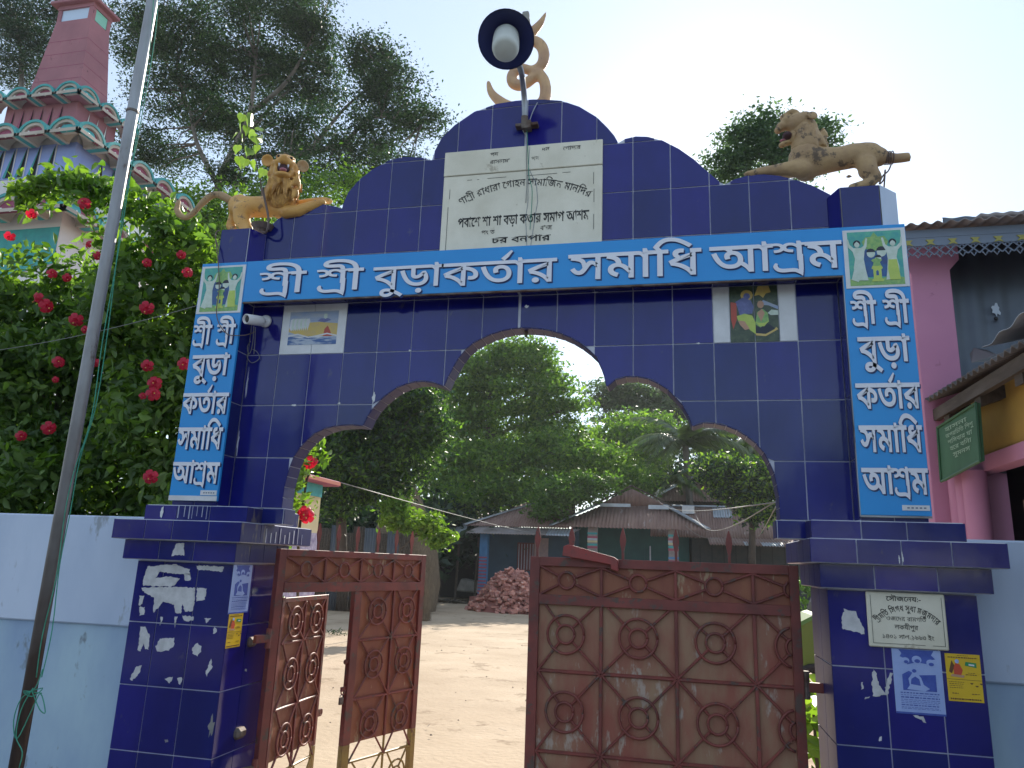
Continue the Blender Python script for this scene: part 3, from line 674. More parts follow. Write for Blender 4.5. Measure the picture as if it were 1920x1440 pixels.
# side banners
for s in (-1, 1):
    x0, x1 = (-1.893,-1.598) if s < 0 else (1.606,1.893)
    lab = 'tall blue banner with white Bengali words on the left gate pillar, beside the hibiscus' if s < 0 else 'tall blue banner with white Bengali words on the right gate pillar, beside the pink building'
    T = thing('side_signboard', lab, 'signboard', ((x0+x1)/2,-.106,1.80), 0, 'vertical banners on the gate pillars'); T.location = (0,0,0)
    MB().box((x0,-.126,1.812),(x1,-.108,3.190)).build('panel', M['sign_blue'], T, bevel=.002)
    if s < 0: MB().box((x0,-.1275,1.812),(x1,-.1262,1.838)).build('white_foot_strip', M['white'], T)
    else:
        MB().box((x0-.004,-.125,1.805),(x0-.0005,-.107,3.15)).build('aluminium_edge', M['galv'], T)
        MB().box((x0,-.124,1.803),(x1,-.109,1.811)).build('aluminium_foot', M['galv'], T)
    picture(T, x0+.008 if s>0 else x0+.006, x1-.003, 2.878 if s<0 else 2.872, 3.170, -.1265)
    a, c = (-1.880,-1.612) if s < 0 else (1.628,1.878); k = (c-a)
    word(T, SRI, a, a+k*.42, 2.695, 2.805, -.126, M['letter'], off=.022)
    word(T, SRI, a+k*.56, a+k*.98, 2.695, 2.805, -.126, M['letter'], off=.022)
    word(T, BURA, a+k*.08, a+k*.93, 2.512, 2.625, -.126, M['letter'], off=.022)
    word(T, KARTAR, a-.005, a+k*1.03, 2.292, 2.404, -.126, M['letter'], off=.022)
    word(T, SAMADHI, a-.004, a+k*1.0, 2.094, 2.208, -.126, M['letter'], off=.022)
    word(T, ASRAM, a-.006, a+k*1.03, 1.908, 2.016, -.126, M['letter'], off=.022)
    if s < 0: strip_label(T, -1.70,-1.602,1.842,1.868,-.1265)
    else: strip_label(T, 1.775,1.885,1.835,1.858,-.1265)
# picture tiles let into the wall
T = thing('picture_tile_panel', 'white bordered picture tiles of a sea scene with yellow sky left of the arch', 'tile picture')
for a in (-1.4045,-1.2035):
    MB().box((a+.0015,-.0015,2.6605),(a+.1985,.0045,2.9545)).build('picture_tile', M['white'], T)
def PP(T, name, pts, m, d, x0, x1, z0, z1): 
    return MB().prism([(x0+(x1-x0)*a, z0+(z1-z0)*b) for a,b in pts], -.0015-d, -.0015-d+.0004).build(name, M[m], T)
bx = (-1.357,-1.055,2.713,2.912)
PP(T,'print_sky',[(0,.25),(1,.25),(1,1),(0,1)],'pr_skyblue',.0006,*bx)
PP(T,'print_sand',[(.30,.25),(1,.25),(1,.62),(.62,.68),(.36,.66),(.0,.52),(0,.4)],'pr_yellow',.0010,*bx)
PP(T,'print_sea',[(0,0),(1,0),(1,.22),(.8,.27),(.62,.2),(.45,.26),(.25,.2),(0,.27)],'pr_wave',.0014,*bx)
for i in range(9):
    a = .05+.042*i; PP(T,'print_shell_fan',[(a-.04,.50+.02*i),(a,.42),(a+.04,.5+.02*i),(a+.05,.70),(a+.02,.80),(a-.03,.76)],'pr_pale' if i%2 else 'white',.0016+.0001*i,*bx)
PP(T,'print_cloud',[(.58,.70),(.72,.66),(.86,.72),(.80,.78),(.64,.78)],'pr_violet',.0014,*bx)
PP(T,'print_figure',[(.70,.80),(.74,.76),(.78,.80),(.77,.92),(.71,.92)],'pr_pale',.0018,*bx)
PP(T,'print_kneeling_figure',[(.72,.24),(.90,.24),(.86,.40),(.80,.56),(.74,.46)],'pr_red',.0018,*bx)
PP(T,'print_robe',[(.40,.28),(.72,.28),(.62,.46),(.52,.38),(.42,.42)],'pr_yellow',.0020,*bx)
PP(T,'print_wave_crest',[(0,.24),(.2,.30),(.42,.2),(.6,.24),(.8,.30),(1,.24),(1,.27),(.8,.34),(.6,.28),(.42,.24),(.2,.34),(0,.3)],'white',.0022,*bx)
T = thing('picture_tile_panel', 'white edged picture tiles of two seated figures in a dark grove right of the arch', 'tile picture')
for a, c, m in ((1.0065,1.086,'white'),(1.088,1.204,'pr_night'),(1.206,1.320,'pr_night'),(1.322,1.4035,'white')):
    MB().box((a+.001,-.0015,2.6605),(c-.001,.0045,2.9545)).build('picture_tile', M[m], T)
bx = (1.088,1.320,2.664,2.952)
PP(T,'print_moonlit_tree',[(.52,.82),(.60,1),(.82,1),(.86,.88),(.76,.86),(.70,.78),(.62,.84)],'pr_yellow',.0006,*bx)
PP(T,'print_river',[(.58,.66),(.70,.74),(1,.62),(1,.56),(.8,.64)],'pr_skyblue',.0006,*bx)
PP(T,'print_flowers',[(.78,.50),(.86,.56),(1,.54),(1,.46),(.84,.46)],'pr_pale',.0008,*bx)
PP(T,'print_halo',[(.36+.13*math.cos(a*.5236),.84+.10*math.sin(a*.5236)) for a in range(12)],'pr_yellow',.0008,*bx)
PP(T,'print_head',[(.36+.07*math.cos(a*.5236),.82+.06*math.sin(a*.5236)) for a in range(12)],'pr_violet',.0011,*bx)
PP(T,'print_body',[(.12,.72),(.28,.80),(.44,.74),(.50,.62),(.46,.50),(.20,.48),(.16,.62)],'pr_violet',.0012,*bx)
PP(T,'print_red_sash',[(.02,.72),(.14,.70),(.14,.40),(.06,.22),(.02,.4)],'pr_red',.0014,*bx)
PP(T,'print_yellow_cloth',[(.14,.46),(.3,.5),(.46,.46),(.52,.34),(.52,.12),(.40,.2),(.30,.36),(.16,.38)],'pr_lime',.0015,*bx)
PP(T,'print_orange_cloth',[(.16,.38),(.30,.36),(.40,.22),(.30,.2),(.2,.3)],'pr_skin',.0016,*bx)
PP(T,'print_seated_head',[(.64+.07*math.cos(a*.5236),.66+.07*math.sin(a*.5236)) for a in range(12)],'pr_skin',.0015,*bx)
PP(T,'print_seated_body',[(.52,.30),(.62,.24),(.80,.34),(.78,.5),(.68,.58),(.56,.52)],'pr_green',.0013,*bx)
PP(T,'print_arms',[(.56,.5),(.64,.34),(.72,.5),(.66,.58)],'pr_skin',.0017,*bx)
PP(T,'print_lime_scarf',[(.53,.34),(.6,.26),(.70,.26),(.8,.36),(.70,.32),(.6,.32)],'pr_lime',.0018,*bx)
PP(T,'print_pool',[(.52,.14),(.72,.10),(.94,.20),(.80,.30),(.52,.24)],'pr_black',.0010,*bx)
PP(T,'print_pool_edge',[(.52,.10),(.72,.08),(.98,.2),(.94,.24),(.90,.2),(.72,.12),(.52,.14)],'pr_yellow',.0012,*bx)
# ------------------------------------------------------------------ marble plaques
def small_text(parent, s, x0, z0, h, m, y, ang=0.0, width=None, name='inscription', wear=0.0, seed=1, off=.0):
    """flat engraved text; one mesh per call; toks separated"""
    toks = s if isinstance(s, list) else list(s)
    lay, W = word_layout(toks, off); sz = h/HL; sx = sz if width is None else width/W
    ca, sa = math.cos(ang), math.sin(ang); mb = MB(); r = random.Random(seed); k = 0
    for gx, parts in lay:
        for V, F in parts:
            k += 1
            FF = [f for f in F if r.random() > wear]
            P = []
            for vx, vy in V:
                a, c = (gx+vx)*sx, vy*sz; P.append((x0+a*ca-c*sa, y-.0001*(k%4), z0+a*sa+c*ca))
            mb.add(P, FF)
    return mb.build(name, m, parent), W*sx
def arc_text(parent, toks, cx, cz, R, a0, a1, h, m, y, wear=0.0):
    W = sum(unit(t,0)[1] if t != ' ' else .25 for t in toks); acc = 0
    for t in toks:
        a = unit(t,0)[1] if t != ' ' else .25
        if t != ' ':
            ph = math.radians(a0 + (a1-a0)*(acc/W)); th = ph - math.pi/2
            small_text(parent, [t], cx+R*math.cos(ph), cz+R*math.sin(ph), h, m, y, ang=th, width=abs(math.radians(a1-a0))*R*a/W*.98, wear=wear, seed=int(acc*100), off=.01)
        acc += a
T = thing('marble_plaque', 'large two piece marble plaque with faded black Bengali inscription above the signboard', 'plaque')
MB().box((-.472,-.022,3.697),(.441,-.002,3.850)).build('slab', M['marble'], T, bevel=.003)
MB().box((-.470,-.020,3.19),(.441,-.002,3.693)).build('slab', M['marble'], T, bevel=.003)
yq = -.0232
for (a,c,t) in [(-.20,3.80,'শ্রী'),(.10,3.805,'দন'),(.22,3.80,'েপাদার')]: small_text(T, [ch for ch in (t if t != 'শ্রী' else 'পদ')], a, c, .022, M['ink'], yq, wear=.25, off=.012)
small_text(T, list('রাস')+['ন']+list('ামা'), -.20, 3.752, .022, M['ink'], yq, wear=.2, off=.012)
small_text(T, list('পদ'), .04, 3.752, .022, M['ink'], yq, wear=.5, off=.012)
yq = -.0212
for (a,c,w) in [(-.33,3.66,.03),(-.27,3.66,.012),(-.21,3.662,.11),(.02,3.66,.17),(.22,3.662,.045)]: MB().box((a,yq-.0004,c),(a+w,yq,c+.0022)).build('engraved_rule', M['ink'], T)
for (a,c,h) in [(-.43,3.55,.06),(-.435,3.22,.28),(.392,3.58,.07),(.395,3.47,.08),(.395,3.31,.09)]: MB().box((a,yq-.0004,c),(a+.0025,yq,c+h)).build('engraved_rule', M['ink'], T)
arc_text(T, ['ণ','া','SRI',' ','র','া','ধ','া','র','া',' ','েগ','া','হ','ন',' ','স','া','ম','া','িজ','ন',' ','ম','ান','িদ','র'], -.0, 2.86, .74, 119, 60, .040, M['ink'], yq, wear=.12)
small_text(T, ['প','ব','া','ে','শ',' ','শ','া',' ','শ','া',' ','ব','ড়','া',' ','ক','ত','া','র',' ','স','ম','া','প',' ','আ','শ','ম'], -.37, 3.372, .052, M['ink'], yq, width=.74, wear=.14, off=.022)
small_text(T, ['প','ং',' ','ত'], -.23, 3.320, .022, M['ink'], yq, wear=.25, off=.012); small_text(T, ['ব','া','জ'], .10, 3.325, .024, M['ink'], yq, wear=.3, off=.012)
small_text(T, ['চ','র',' ','ব','ন','প','া','র'], -.17, 3.262, .033, M['ink'], yq, width=.33, wear=.16, off=.02)
for pts in ([(.03,3.84),(.025,3.70),(.03,3.5),(.02,3.4),(.035,3.2)],[(.03,3.70),(.075,3.60),(.085,3.5),(.07,3.38),(.05,3.2)]):
    MB().tube([(a,yq-.0015,c) for a,c in pts], .0012, 4).build('hairline_crack', M['fret'], T)
T = thing('donor_plaque', 'small cream marble plaque with black Bengali inscription on the right pillar', 'plaque')
MB().box((1.597,-.150,1.263),(1.902,-.134,1.487)).build('slab', M['marble'], T, bevel=.004)
yq = -.1512
for a,c,w,h in [(1.612,1.278,.0015,.195),(1.887,1.278,.0015,.195),(1.612,1.278,.20,.0015),(1.84,1.278,.047,.0015)]: MB().box((a,yq-.0004,c),(a+w,yq,c+h)).build('engraved_rule', M['ink'], T)
small_text(T, ['ে','স','ৗ','জ','ে','ন','য',':','-'], 1.675, 1.452, .018, M['ink'], yq, width=.135, off=.012)
arc_text(T, ['SRI','ম','িত',' ','িস','গ','ধ',' ','সু','ধ','া',' ','ম','জু','ম','দ','া','র'], 1.750, 1.262, .150, 139, 41, .022, M['ink'], yq, wear=.03)
small_text(T, ['ও','জ','ে','দ','র',' ','র','া','ম','গ','িত'], 1.668, 1.372, .016, M['ink'], yq, width=.155, wear=.12, off=.0)
small_text(T, ['ল','ক','ষ','ী','পু','র'], 1.70, 1.338, .017, M['ink'], yq, width=.09, wear=.10, off=.006)
small_text(T, ['১','৪','০','১',' ','স','া','ল',' ','১','৯','৯','৩',' ','ই','ং'], 1.648, 1.300, .016, M['ink'], yq, width=.20, wear=.10, off=.004)
# ------------------------------------------------------------------ posters
def poster(label, origin, u, w, h, kind, nrm):
    T = thing('poster', label, 'poster', (0,0,0), 0, None)
    o, u, nrm = Vector(origin), Vector(u), Vector(nrm)
    def B(name, pts, m, d):
        V = [o+u*(a*w)+Vector((0,0,b*h))+nrm*d for a,b in pts] + [o+u*(a*w)+Vector((0,0,b*h))+nrm*(d-.0008) for a,b in pts]; n = len(pts)
        return MB().add(V, [tuple(range(n)), tuple(reversed(range(n,2*n)))] + [(i,n+i,n+(i+1)%n,(i+1)%n) for i in range(n)]).build(name, M[m], T)
    el = lambda cx,cy,rx,ry,n=12: [(cx+rx*math.cos(2*math.pi*i/n), cy+ry*math.sin(2*math.pi*i/n)) for i in range(n)]
    r = random.Random(4)
    if kind == 'blue':
        B('sheet', [(0,0),(1,0),(1,1),(0,1)], 'poster_blue', .0012)
        B('dark_cloud_print', [(.14,.99),(.2,.93),(.16,.88),(.28,.84),(.3,.76),(.5,.80),(.7,.78),(.74,.84),(.88,.86),(.80,.92),(.86,.99)], 'poster_dblue', .0022)
        for cx,cy,q in ((.27,.82,.08),(.5,.84,.10),(.78,.80,.09)): B('portrait_print', el(cx,cy,q,q*.62), 'poster_blue', .0030); B('portrait_shade', el(cx+.01,cy-.02,q*.6,q*.3), 'poster_dblue', .0036)
        B('dark_field_print', [(.18,.36),(.86,.36),(.86,.62),(.5,.60),(.32,.66),(.18,.60)], 'poster_dblue', .0022)
        B('seated_figure_print', [(.26,.38),(.62,.36),(.72,.40),(.6,.46),(.56,.56),(.50,.62),(.47,.70),(.40,.70),(.38,.62),(.30,.54),(.32,.44)], 'poster_blue', .0030)
        B('figure_face_print', el(.43,.665,.045,.028), 'poster_dblue', .0036); B('figure_robe_print', [(.34,.46),(.54,.44),(.52,.54),(.44,.58),(.36,.54)], 'poster_dblue', .0033)
        for i,(zz,hh) in enumerate([(.315,.020),(.285,.008),(.245,.022),(.215,.008),(.19,.008),(.165,.008),(.13,.018),(.10,.008),(.08,.008)]):
            x = .12
            while x < .88:
                q = r.uniform(.03,.09); B('text_line_print', [(x,zz),(min(x+q,.9),zz),(min(x+q,.9),zz+hh*.8),(x,zz+hh*.8)], 'poster_dblue', .0022); x += q+.02
        B('border_print', [(0,0),(1,0),(1,.03),(0,.03)], 'poster_dblue', .0022)
    else:
        B('sheet', [(0,0),(1,0),(1,1),(0,1)], 'poster_yellow', .0012)
        B('book_print', [(.08,.62),(.16,.58),(.26,.74),(.18,.86)], 'poster_brown', .0020)
        B('robe_print', [(.22,.56),(.42,.55),(.48,.66),(.40,.78),(.28,.80),(.22,.70)], 'poster_red', .0022)
        B('head_print', el(.33,.84,.06,.045), 'poster_blue', .0026)
        B('seat_print', [(.12,.52),(.48,.50),(.52,.55),(.16,.57)], 'pr_skin', .0024)
        B('emblem_print', [(.55,.76),(.88,.72),(.88,.82),(.58,.84)], 'poster_green', .0022); B('emblem_text_print', [(.66,.765),(.82,.755),(.82,.79),(.66,.80)], 'white', .0028)
        B('dividing_rule', [(.0,.46),(1,.45),(1,.457),(0,.467)], 'poster_brown', .0020)
        for zz,hh,a,c in [(.91,.03,.08,.92),(.96,.012,.35,.66),(.60,.012,.62,.82),(.56,.02,.55,.86),(.40,.012,.06,.5),(.36,.012,.06,.48),(.32,.012,.06,.44),(.28,.012,.06,.44),(.035,.04,.06,.94),(.16,.02,.12,.30),(.16,.02,.68,.9)]:
            x = a
            while x < c:
                q = r.uniform(.02,.07); B('text_line_print', [(x,zz),(min(x+q,c),zz),(min(x+q,c),zz+hh*.8),(x,zz+hh*.8)], 'poster_brown', .0020); x += q+.018
        for cx,cy in ((.70,.40),(.84,.35),(.97,.40)): B('lamp_print', [(cx-.05,cy),(cx-.02,cy-.03),(cx+.02,cy-.03),(cx+.05,cy)], 'poster_brown', .0020)
    return T
poster('pale blue devotional poster under the small cream plaque on the right pillar', (1.684,-.1338,1.006), (1,0,0), .187, .254, 'blue', (0,-1,0))
poster('bright yellow poster on the right pillar, right of the blue poster', (1.886,-.1338,1.068), (1,0,0), .130, .184, 'yellow', (0,-1,0))
poster('narrow pale blue poster on the inner side of the left pillar, under the neck band', (-1.4365,-.145,1.240), (0,1,0), .180, .246, 'blue', (1,0,0))
poster('small yellow poster on the inner side of the left pillar, below the blue poster', (-1.4365,-.132,1.072), (0,1,0), .130, .168, 'yellow', (1,0,0))
# torn remains of paper
def torn(label, polys, y=-.1335, m='paper'):
    T = thing('torn_paper', label, 'torn paper')
    for k, P in enumerate(polys):
        r = random.Random(k+len(P)); Q = []
        n = len(P)
        for i in range(n):
            a, c = P[i], P[(i+1)%n]; d = math.dist(a,c); s = max(1, int(d/.008))
            for j in range(s):
                q = lerp(a,c,j/s); j_ = .0035; Q.append((q[0]+r.uniform(-j_,j_), q[1]+r.uniform(-j_,j_)))
        MB().prism(Q, y-.0014, y).build('paper_scrap', M[m], T)
torn('large ragged patch of torn white paper high on the left pillar front',
 [[(-1.952,1.459),(-1.785,1.476),(-1.698,1.452),(-1.694,1.424),(-1.777,1.427),(-1.875,1.434),(-1.896,1.400),(-1.814,1.414),(-1.748,1.406),(-1.768,1.373),(-1.805,1.360),(-1.967,1.359),(-1.965,1.422)],
  [(-1.971,1.348),(-1.767,1.362),(-1.652,1.361),(-1.643,1.303),(-1.646,1.244),(-1.690,1.242),(-1.715,1.278),(-1.713,1.230),(-1.745,1.229),(-1.764,1.270),(-1.830,1.283),(-1.857,1.250),(-1.879,1.227),(-1.885,1.302),(-1.947,1.321)],
  [(-1.640,1.362),(-1.583,1.359),(-1.587,1.305),(-1.635,1.292)],
  [(-1.663,1.475),(-1.500,1.475),(-1.502,1.448),(-1.647,1.453)],
  [(-1.976,1.304),(-1.951,1.310),(-1.950,1.267),(-1.971,1.255)],[(-1.967,1.250),(-1.935,1.251),(-1.931,1.211),(-1.956,1.207)],
  [(-1.705,1.220),(-1.636,1.218),(-1.639,1.197),(-1.689,1.194)],[(-1.729,1.429),(-1.688,1.430),(-1.686,1.398),(-1.715,1.397)],
  [(-1.748,1.212),(-1.733,1.213),(-1.740,1.160)],[(-1.831,1.208),(-1.815,1.209),(-1.826,1.161)],[(-1.573,1.211),(-1.536,1.218),(-1.557,1.191)]])
torn('tall narrow torn paper scrap low on the left pillar, nearest the wall',
 [[(-1.942,1.149),(-1.918,1.156),(-1.878,1.110),(-1.878,1.042),(-1.897,1.041),(-1.910,1.077),(-1.921,1.029),(-1.938,1.038)],
  [(-1.933,0.955),(-1.902,0.962),(-1.909,0.925),(-1.946,0.886),(-1.961,0.896)]])
torn('middle torn paper scrap low on the left pillar, between two others',
 [[(-1.818,1.098),(-1.737,1.108),(-1.728,1.071),(-1.758,1.044),(-1.820,1.035),(-1.837,1.060)],
  [(-1.755,0.910),(-1.707,0.923),(-1.726,0.886)],[(-1.687,0.914),(-1.657,0.921),(-1.664,0.885)]])
torn('round torn paper scrap low on the left pillar, nearest its inner corner',
 [[(-1.597,1.089),(-1.570,1.075),(-1.570,1.050),(-1.588,1.028),(-1.614,1.037),(-1.622,1.067)],
  [(-1.507,1.018),(-1.495,0.983),(-1.519,0.936),(-1.527,0.950)],[(-1.511,1.172),(-1.490,1.153),(-1.513,1.141)]])
torn('small torn white scrap on the tiled neck band of the left pillar', [[(-1.764,1.580),(-1.717,1.587),(-1.707,1.524),(-1.780,1.519),(-1.772,1.552)]], y=-.1835)
torn('white paper remnant beside the cream plaque on the right pillar', [[(1.509,1.408),(1.556,1.402),(1.568,1.368),(1.585,1.329),(1.581,1.310),(1.539,1.318),(1.497,1.325),(1.498,1.368)]])
torn('greyish peeled paper strips beside the blue poster on the right pillar', [[(1.609,1.173),(1.620,1.156),(1.629,1.103),(1.647,1.079),(1.626,1.065),(1.601,1.067),(1.597,1.117)],
 [(1.654,1.117),(1.674,1.160),(1.682,1.160),(1.655,1.071),(1.643,1.070)],[(1.555,1.114),(1.564,1.119),(1.566,1.090),(1.557,1.085)],[(1.570,1.061),(1.587,1.064),(1.586,1.056),(1.569,1.053)]])
torn('ragged paper tail hanging below the blue poster on the right pillar', [[(1.746,1.000),(1.782,0.999),(1.791,0.983),(1.794,0.975),(1.771,0.990)]])

# cement patches, chips and lime runs on the glazed tiles
for i,(x,z,w,h,y,m_) in enumerate([(-1.459,0.706,.030,.085,-.1342,'concrete'),(-1.898+.0,1.745,.02,.05,-.1560,'white'),(1.734,1.630,.007,.045,-.2235,'white'),(1.721,1.623,.006,.03,-.2235,'white'),(1.615,1.203-.3,.012,.02,-.1342,'white'),
   (-1.085-.22,.98,.012,.016,-.1342,'concrete'),(-1.70,.62,.02,.012,-.1342,'concrete'),(1.62,.72,.018,.012,-.1342,'concrete'),(-1.0,2.37,.016,.010,-.0012,'white'),(.93,2.66,.020,.008,-.0012,'white'),(-.61,2.663,.016,.009,-.0012,'white'),(.41,2.957,.03,.007,-.0012,'white')]):
    splat('tile_splash', M[m_], GW, x, z, w, h, y, n=16, rough=.45, seed=40+i)
for i in range(7):
    x = -1.80+.028*i+random.uniform(-.006,.006); MB().box((x,-.1512,1.712+random.uniform(0,.02)),(x+random.uniform(.002,.006),-.1502,1.785)).build('lime_run', M['grout'], GW)
for i in range(9):
    y = .02+.05*i; MB().box((-1.3695,y,1.606),(-1.3680,y+random.uniform(.003,.008),1.61+random.uniform(.03,.09))).build('lime_run', M['grout'], GW)
b = MB(); b.box((-1.46,.07,1.06),(-1.415,.14,1.11)); b.build('hinge_cement', M['rust'], GW, bevel=.012)
b = MB(); b.box((-1.46,.04,.61),(-1.405,.12,.665)); b.build('hinge_cement', M['rust'], GW, bevel=.015)

# ------------------------------------------------------------------ boundary walls
for s in (-1, 1):
    x0, x1 = (-9.5,-2.02) if s < 0 else (2.03,7.5)
    T = thing('boundary_wall', 'pale blue lime washed compound wall %s' % ('below the hibiscus bush, left of the gate' if s < 0 else 'at the right edge, beyond the gate pillar with the posters'), 'wall')
    b = MB(); n = 60
    b.box((x0,.050,1.125),(x1,.20,1.727)); b.build('wall_upper', M['wall_blue'], T, bevel=.008)
    MB().box((x0,.072,0),(x1,.19,1.124)).build('wall_lower', M['wall_low'], T)
# ------------------------------------------------------------------ steel gate leaves (local x along the leaf, y thickness)
def bar(T, a, c, r, m, name='bar', seg=6): return MB().tube([a, c], r, seg).build(name, m, T, smooth=False)
def flat(T, x0, x1, z0, z1, m, name, y0=-.018, y1=.018): return MB().box((x0,y0,z0),(x1,y1,z1)).build(name, m, T, bevel=.002)
def motif(T, cx, cz, hw, hh, m, ro=.09, ri=.045, nodes=None, xmax=9, yb=-.012, sx=1.0):
    clip = (lambda p: p[0] < xmax)
    for rr in sorted({ro, ri}):
        b = MB(); pts = [(cx+sx*rr*math.cos(a*math.pi/12), yb-.004, cz+rr*math.sin(a*math.pi/12)) for a in range(25)]
        runs = []; cur = []
        for p in pts:
            if clip(p): cur.append(p)
            elif cur: runs.append(cur); cur = []
        if cur: runs.append(cur)
        for q in runs:
            if len(q) > 2: b.tube(q, .0065, 6)
        if b.v: b.build('ring', m, T, smooth=True)
    for a, c in nodes:
        d = Vector((a-cx, 0, c-cz)); e = d.normalized()
        p = Vector((cx + sx*e.x*ri, yb, cz + e.z*ri)); q = Vector((a, yb, c))
        if q.x > xmax: t = (xmax-p.x)/(q.x-p.x); q = p.lerp(q, t)
        if p.x < xmax: bar(T, p, q, .0062, m, 'diagonal_bar')
def spike(T, s, z, h=.155, m=None):
    b = MB(); prof = [(.006,0),(.0065,.045),(.013,.075),(.016,.095),(.012,.12),(.002,h)]
    for y_ in (0,):
        V = []; 
        for r, zz in prof: V += [(s-r,-.004,z+zz),(s+r,-.004,z+zz),(s+r,.004,z+zz),(s-r,.004,z+zz)]
        F = [(0,3,2,1)]
        for i in range(len(prof)-1):
            for k in range(4): F.append((4*i+k, 4*i+(k+1)%4, 4*i+4+(k+1)%4, 4*i+4+k))
        F.append(tuple(4*(len(prof)-1)+k for k in range(4))); b.add(V, F)
    return b.build('spike', m or M['gate_red'], T)
R_ = M['gate_red']
G2 = thing('steel_gate_leaf', 'closed right gate leaf of rust red sheet steel with welded rings and spikes', 'gate', (.084,.10,0), 0, 'steel gate leaves')
W = 1.278
flat(G2, 0,.05, .06,1.585, R_, 'stile'); flat(G2, W-.043,W, .06,1.585, R_, 'stile')
flat(G2, .05,W-.043, 1.541,1.585, R_, 'top_rail'); flat(G2, .05,W-.043, 1.356,1.403, R_, 'middle_rail', -.021,.018); flat(G2,.05,W-.043,.06,.11,R_,'bottom_rail')
MB().box((.05,.000,.30),(W-.043,.004,1.356)).build('sheet_panel', M['gate_sheet'], G2)
MB().box((.05,.000,1.403),(W-.043,.004,1.541)).build('sheet_panel', M['gate_sheet_red'], G2)
nx = [.052,.359,.716,1.073]; xm = W-.045
for a in nx[1:]:
    flat(G2, a-.008,a+.008,.11,1.356,R_,'upright_bar',-.014,.0); flat(G2, a-.007,a+.007,1.403,1.541,R_,'upright_bar',-.014,.0)
for z in (1.046,.684,.330): MB().tube([(.05,-.008,z),(W-.043,-.008,z)], .0085, 6).build('cross_bar', R_, G2)
zz = [1.356,1.046,.684,.330]
for i in range(4):
    x0 = nx[i]; x1 = nx[i+1] if i < 3 else 1.43
    cx = (x0+x1)/2 if i else .187
    for j in range(3):
        z1, z0 = zz[j], zz[j+1]; cz = (z0+z1)/2 + (.018 if j == 0 else 0)
        hw = (x1-x0)/2
        motif(G2, cx, cz, hw, (z1-z0)/2, R_, ro=.090, ri=.043, nodes=[(x0,z0),(x1,z0),(x0+(.03 if j==0 else 0),z1),(x1-(.03 if j==0 else 0),z1)], xmax=xm)
    cz = 1.474
    motif(G2, cx, cz, hw, .07, R_, ro=.040, ri=.040, nodes=[(x0,1.403),(x1,1.403),(x0,1.541),(x1,1.541)], xmax=xm)
for s in (.033,.207,.463,.72,.97): spike(G2, s, 1.583)
MB().box((W-.03,-.012,1.03),(W+.085,.010,1.072)).build('hinge_plate', R_, G2, bevel=.003); MB().tube([(W+.01,0,1.0),(W+.01,0,1.12)],.016,8).build('hinge_barrel', M['rust'], G2)
# loose angle iron bar lying along the top of the right leaf
b = MB(); p0, p1 = Vector((0.252,0.070,1.621)), Vector((0.518,0.070,1.576))
d = (p1-p0); 
b.prism([(p0.x,p0.z-.028),(p0.x+.005,p0.z+.018),(p0.x+.03,p0.z+.028),(p1.x-.01,p1.z+.018),(p1.x+.010,p1.z+.004),(p1.x+.010,p1.z-.050),(p1.x-.024,p1.z-.040),(p1.x-.028,p1.z-.018)], .045,.080)
o = b.build('latch_bar', mat('latch_red', (.30,.045,.04), (.20,.05,.045), scale=14, rough=.5, c3=(.09,.06,.05), s3=20, t3=.58), G2, bevel=.003); o.location = (-.084,-.10,0)
# left leaf, swung inwards, with an open wicket
hx, hy, ex, ey = -1.33, .10, -.902, 1.307
G1 = thing('steel_gate_leaf', 'left gate leaf of rust red steel swung inwards, with an open wicket door', 'gate', (hx,hy,0), math.atan2(ey-hy, ex-hx), 'steel gate leaves')
W = 1.281; Yw = M['gate_yellow']
flat(G1, 0,.05,.40,1.578, R_, 'stile'); flat(G1, W-.045,W,.475,1.578, R_, 'stile'); flat(G1, .612,.672,.475,1.345, R_, 'stile')
flat(G1, W-.045,W,.06,.475, Yw, 'stile_foot'); flat(G1, .612,.672,.06,.475, Yw, 'stile_foot'); flat(G1,0,.05,.06,.40,Yw,'stile_foot')
flat(G1, .05,W-.045,1.540,1.578, R_, 'top_rail'); flat(G1, .05,W-.045,1.345,1.398, R_, 'middle_rail', -.021,.018)
MB().box((.05,.0,1.398),(W-.045,.004,1.54)).build('sheet_panel', M['gate_sheet_red'], G1)
MB().box((.672,.0,.475),(W-.045,.004,1.345)).build('sheet_panel', M['gate_sheet_red'], G1)
tx = [.05,.355,.655,.961,1.238]
for i in range(4):
    x0, x1 = tx[i], tx[i+1]; motif(G1, (x0+x1)/2, 1.469, 0,0, R_, ro=.042, ri=.042, nodes=[(x0,1.398),(x1,1.398),(x0,1.54),(x1,1.54)])
    if i: flat(G1, x0-.007,x0+.007,1.398,1.54,R_,'upright_bar',-.014,0)
flat(G1,.975,.991,.475,1.345,R_,'upright_bar',-.014,0); flat(G1,.977,.989,.06,.475,Yw,'upright_bar',-.012,0)
for z,m_ in ((1.056,R_),(.718,R_),(.375,Yw)): MB().tube([(.672,-.008,z),(W-.045,-.008,z)], .0085,6).build('cross_bar', m_, G1)
for x0,x1 in ((.672,.983),(.983,1.237)):
    for z0,z1,m_ in ((1.056,1.345,R_),(.718,1.056,R_),(.375,.718,R_),(.06,.375,Yw)):
        motif(G1, (x0+x1)/2, (z0+z1)/2+.02, 0,0, m_, ro=.080, ri=.040, nodes=[(x0,z0),(x1,z0),(x0+.03,z1),(x1-.03,z1)])
for u_, v_ in ((594.8,1030),(633,1033),(668.8,1035),(708,1036),(740,1038),(770,1039)): pass
for s in ((0.289,1.583)[0],(0.448,1.582)[0],(0.612,1.581)[0],(0.802,1.581)[0],(0.978,1.579)[0],(1.137,1.580)[0]): spike(G1, s, 1.577)
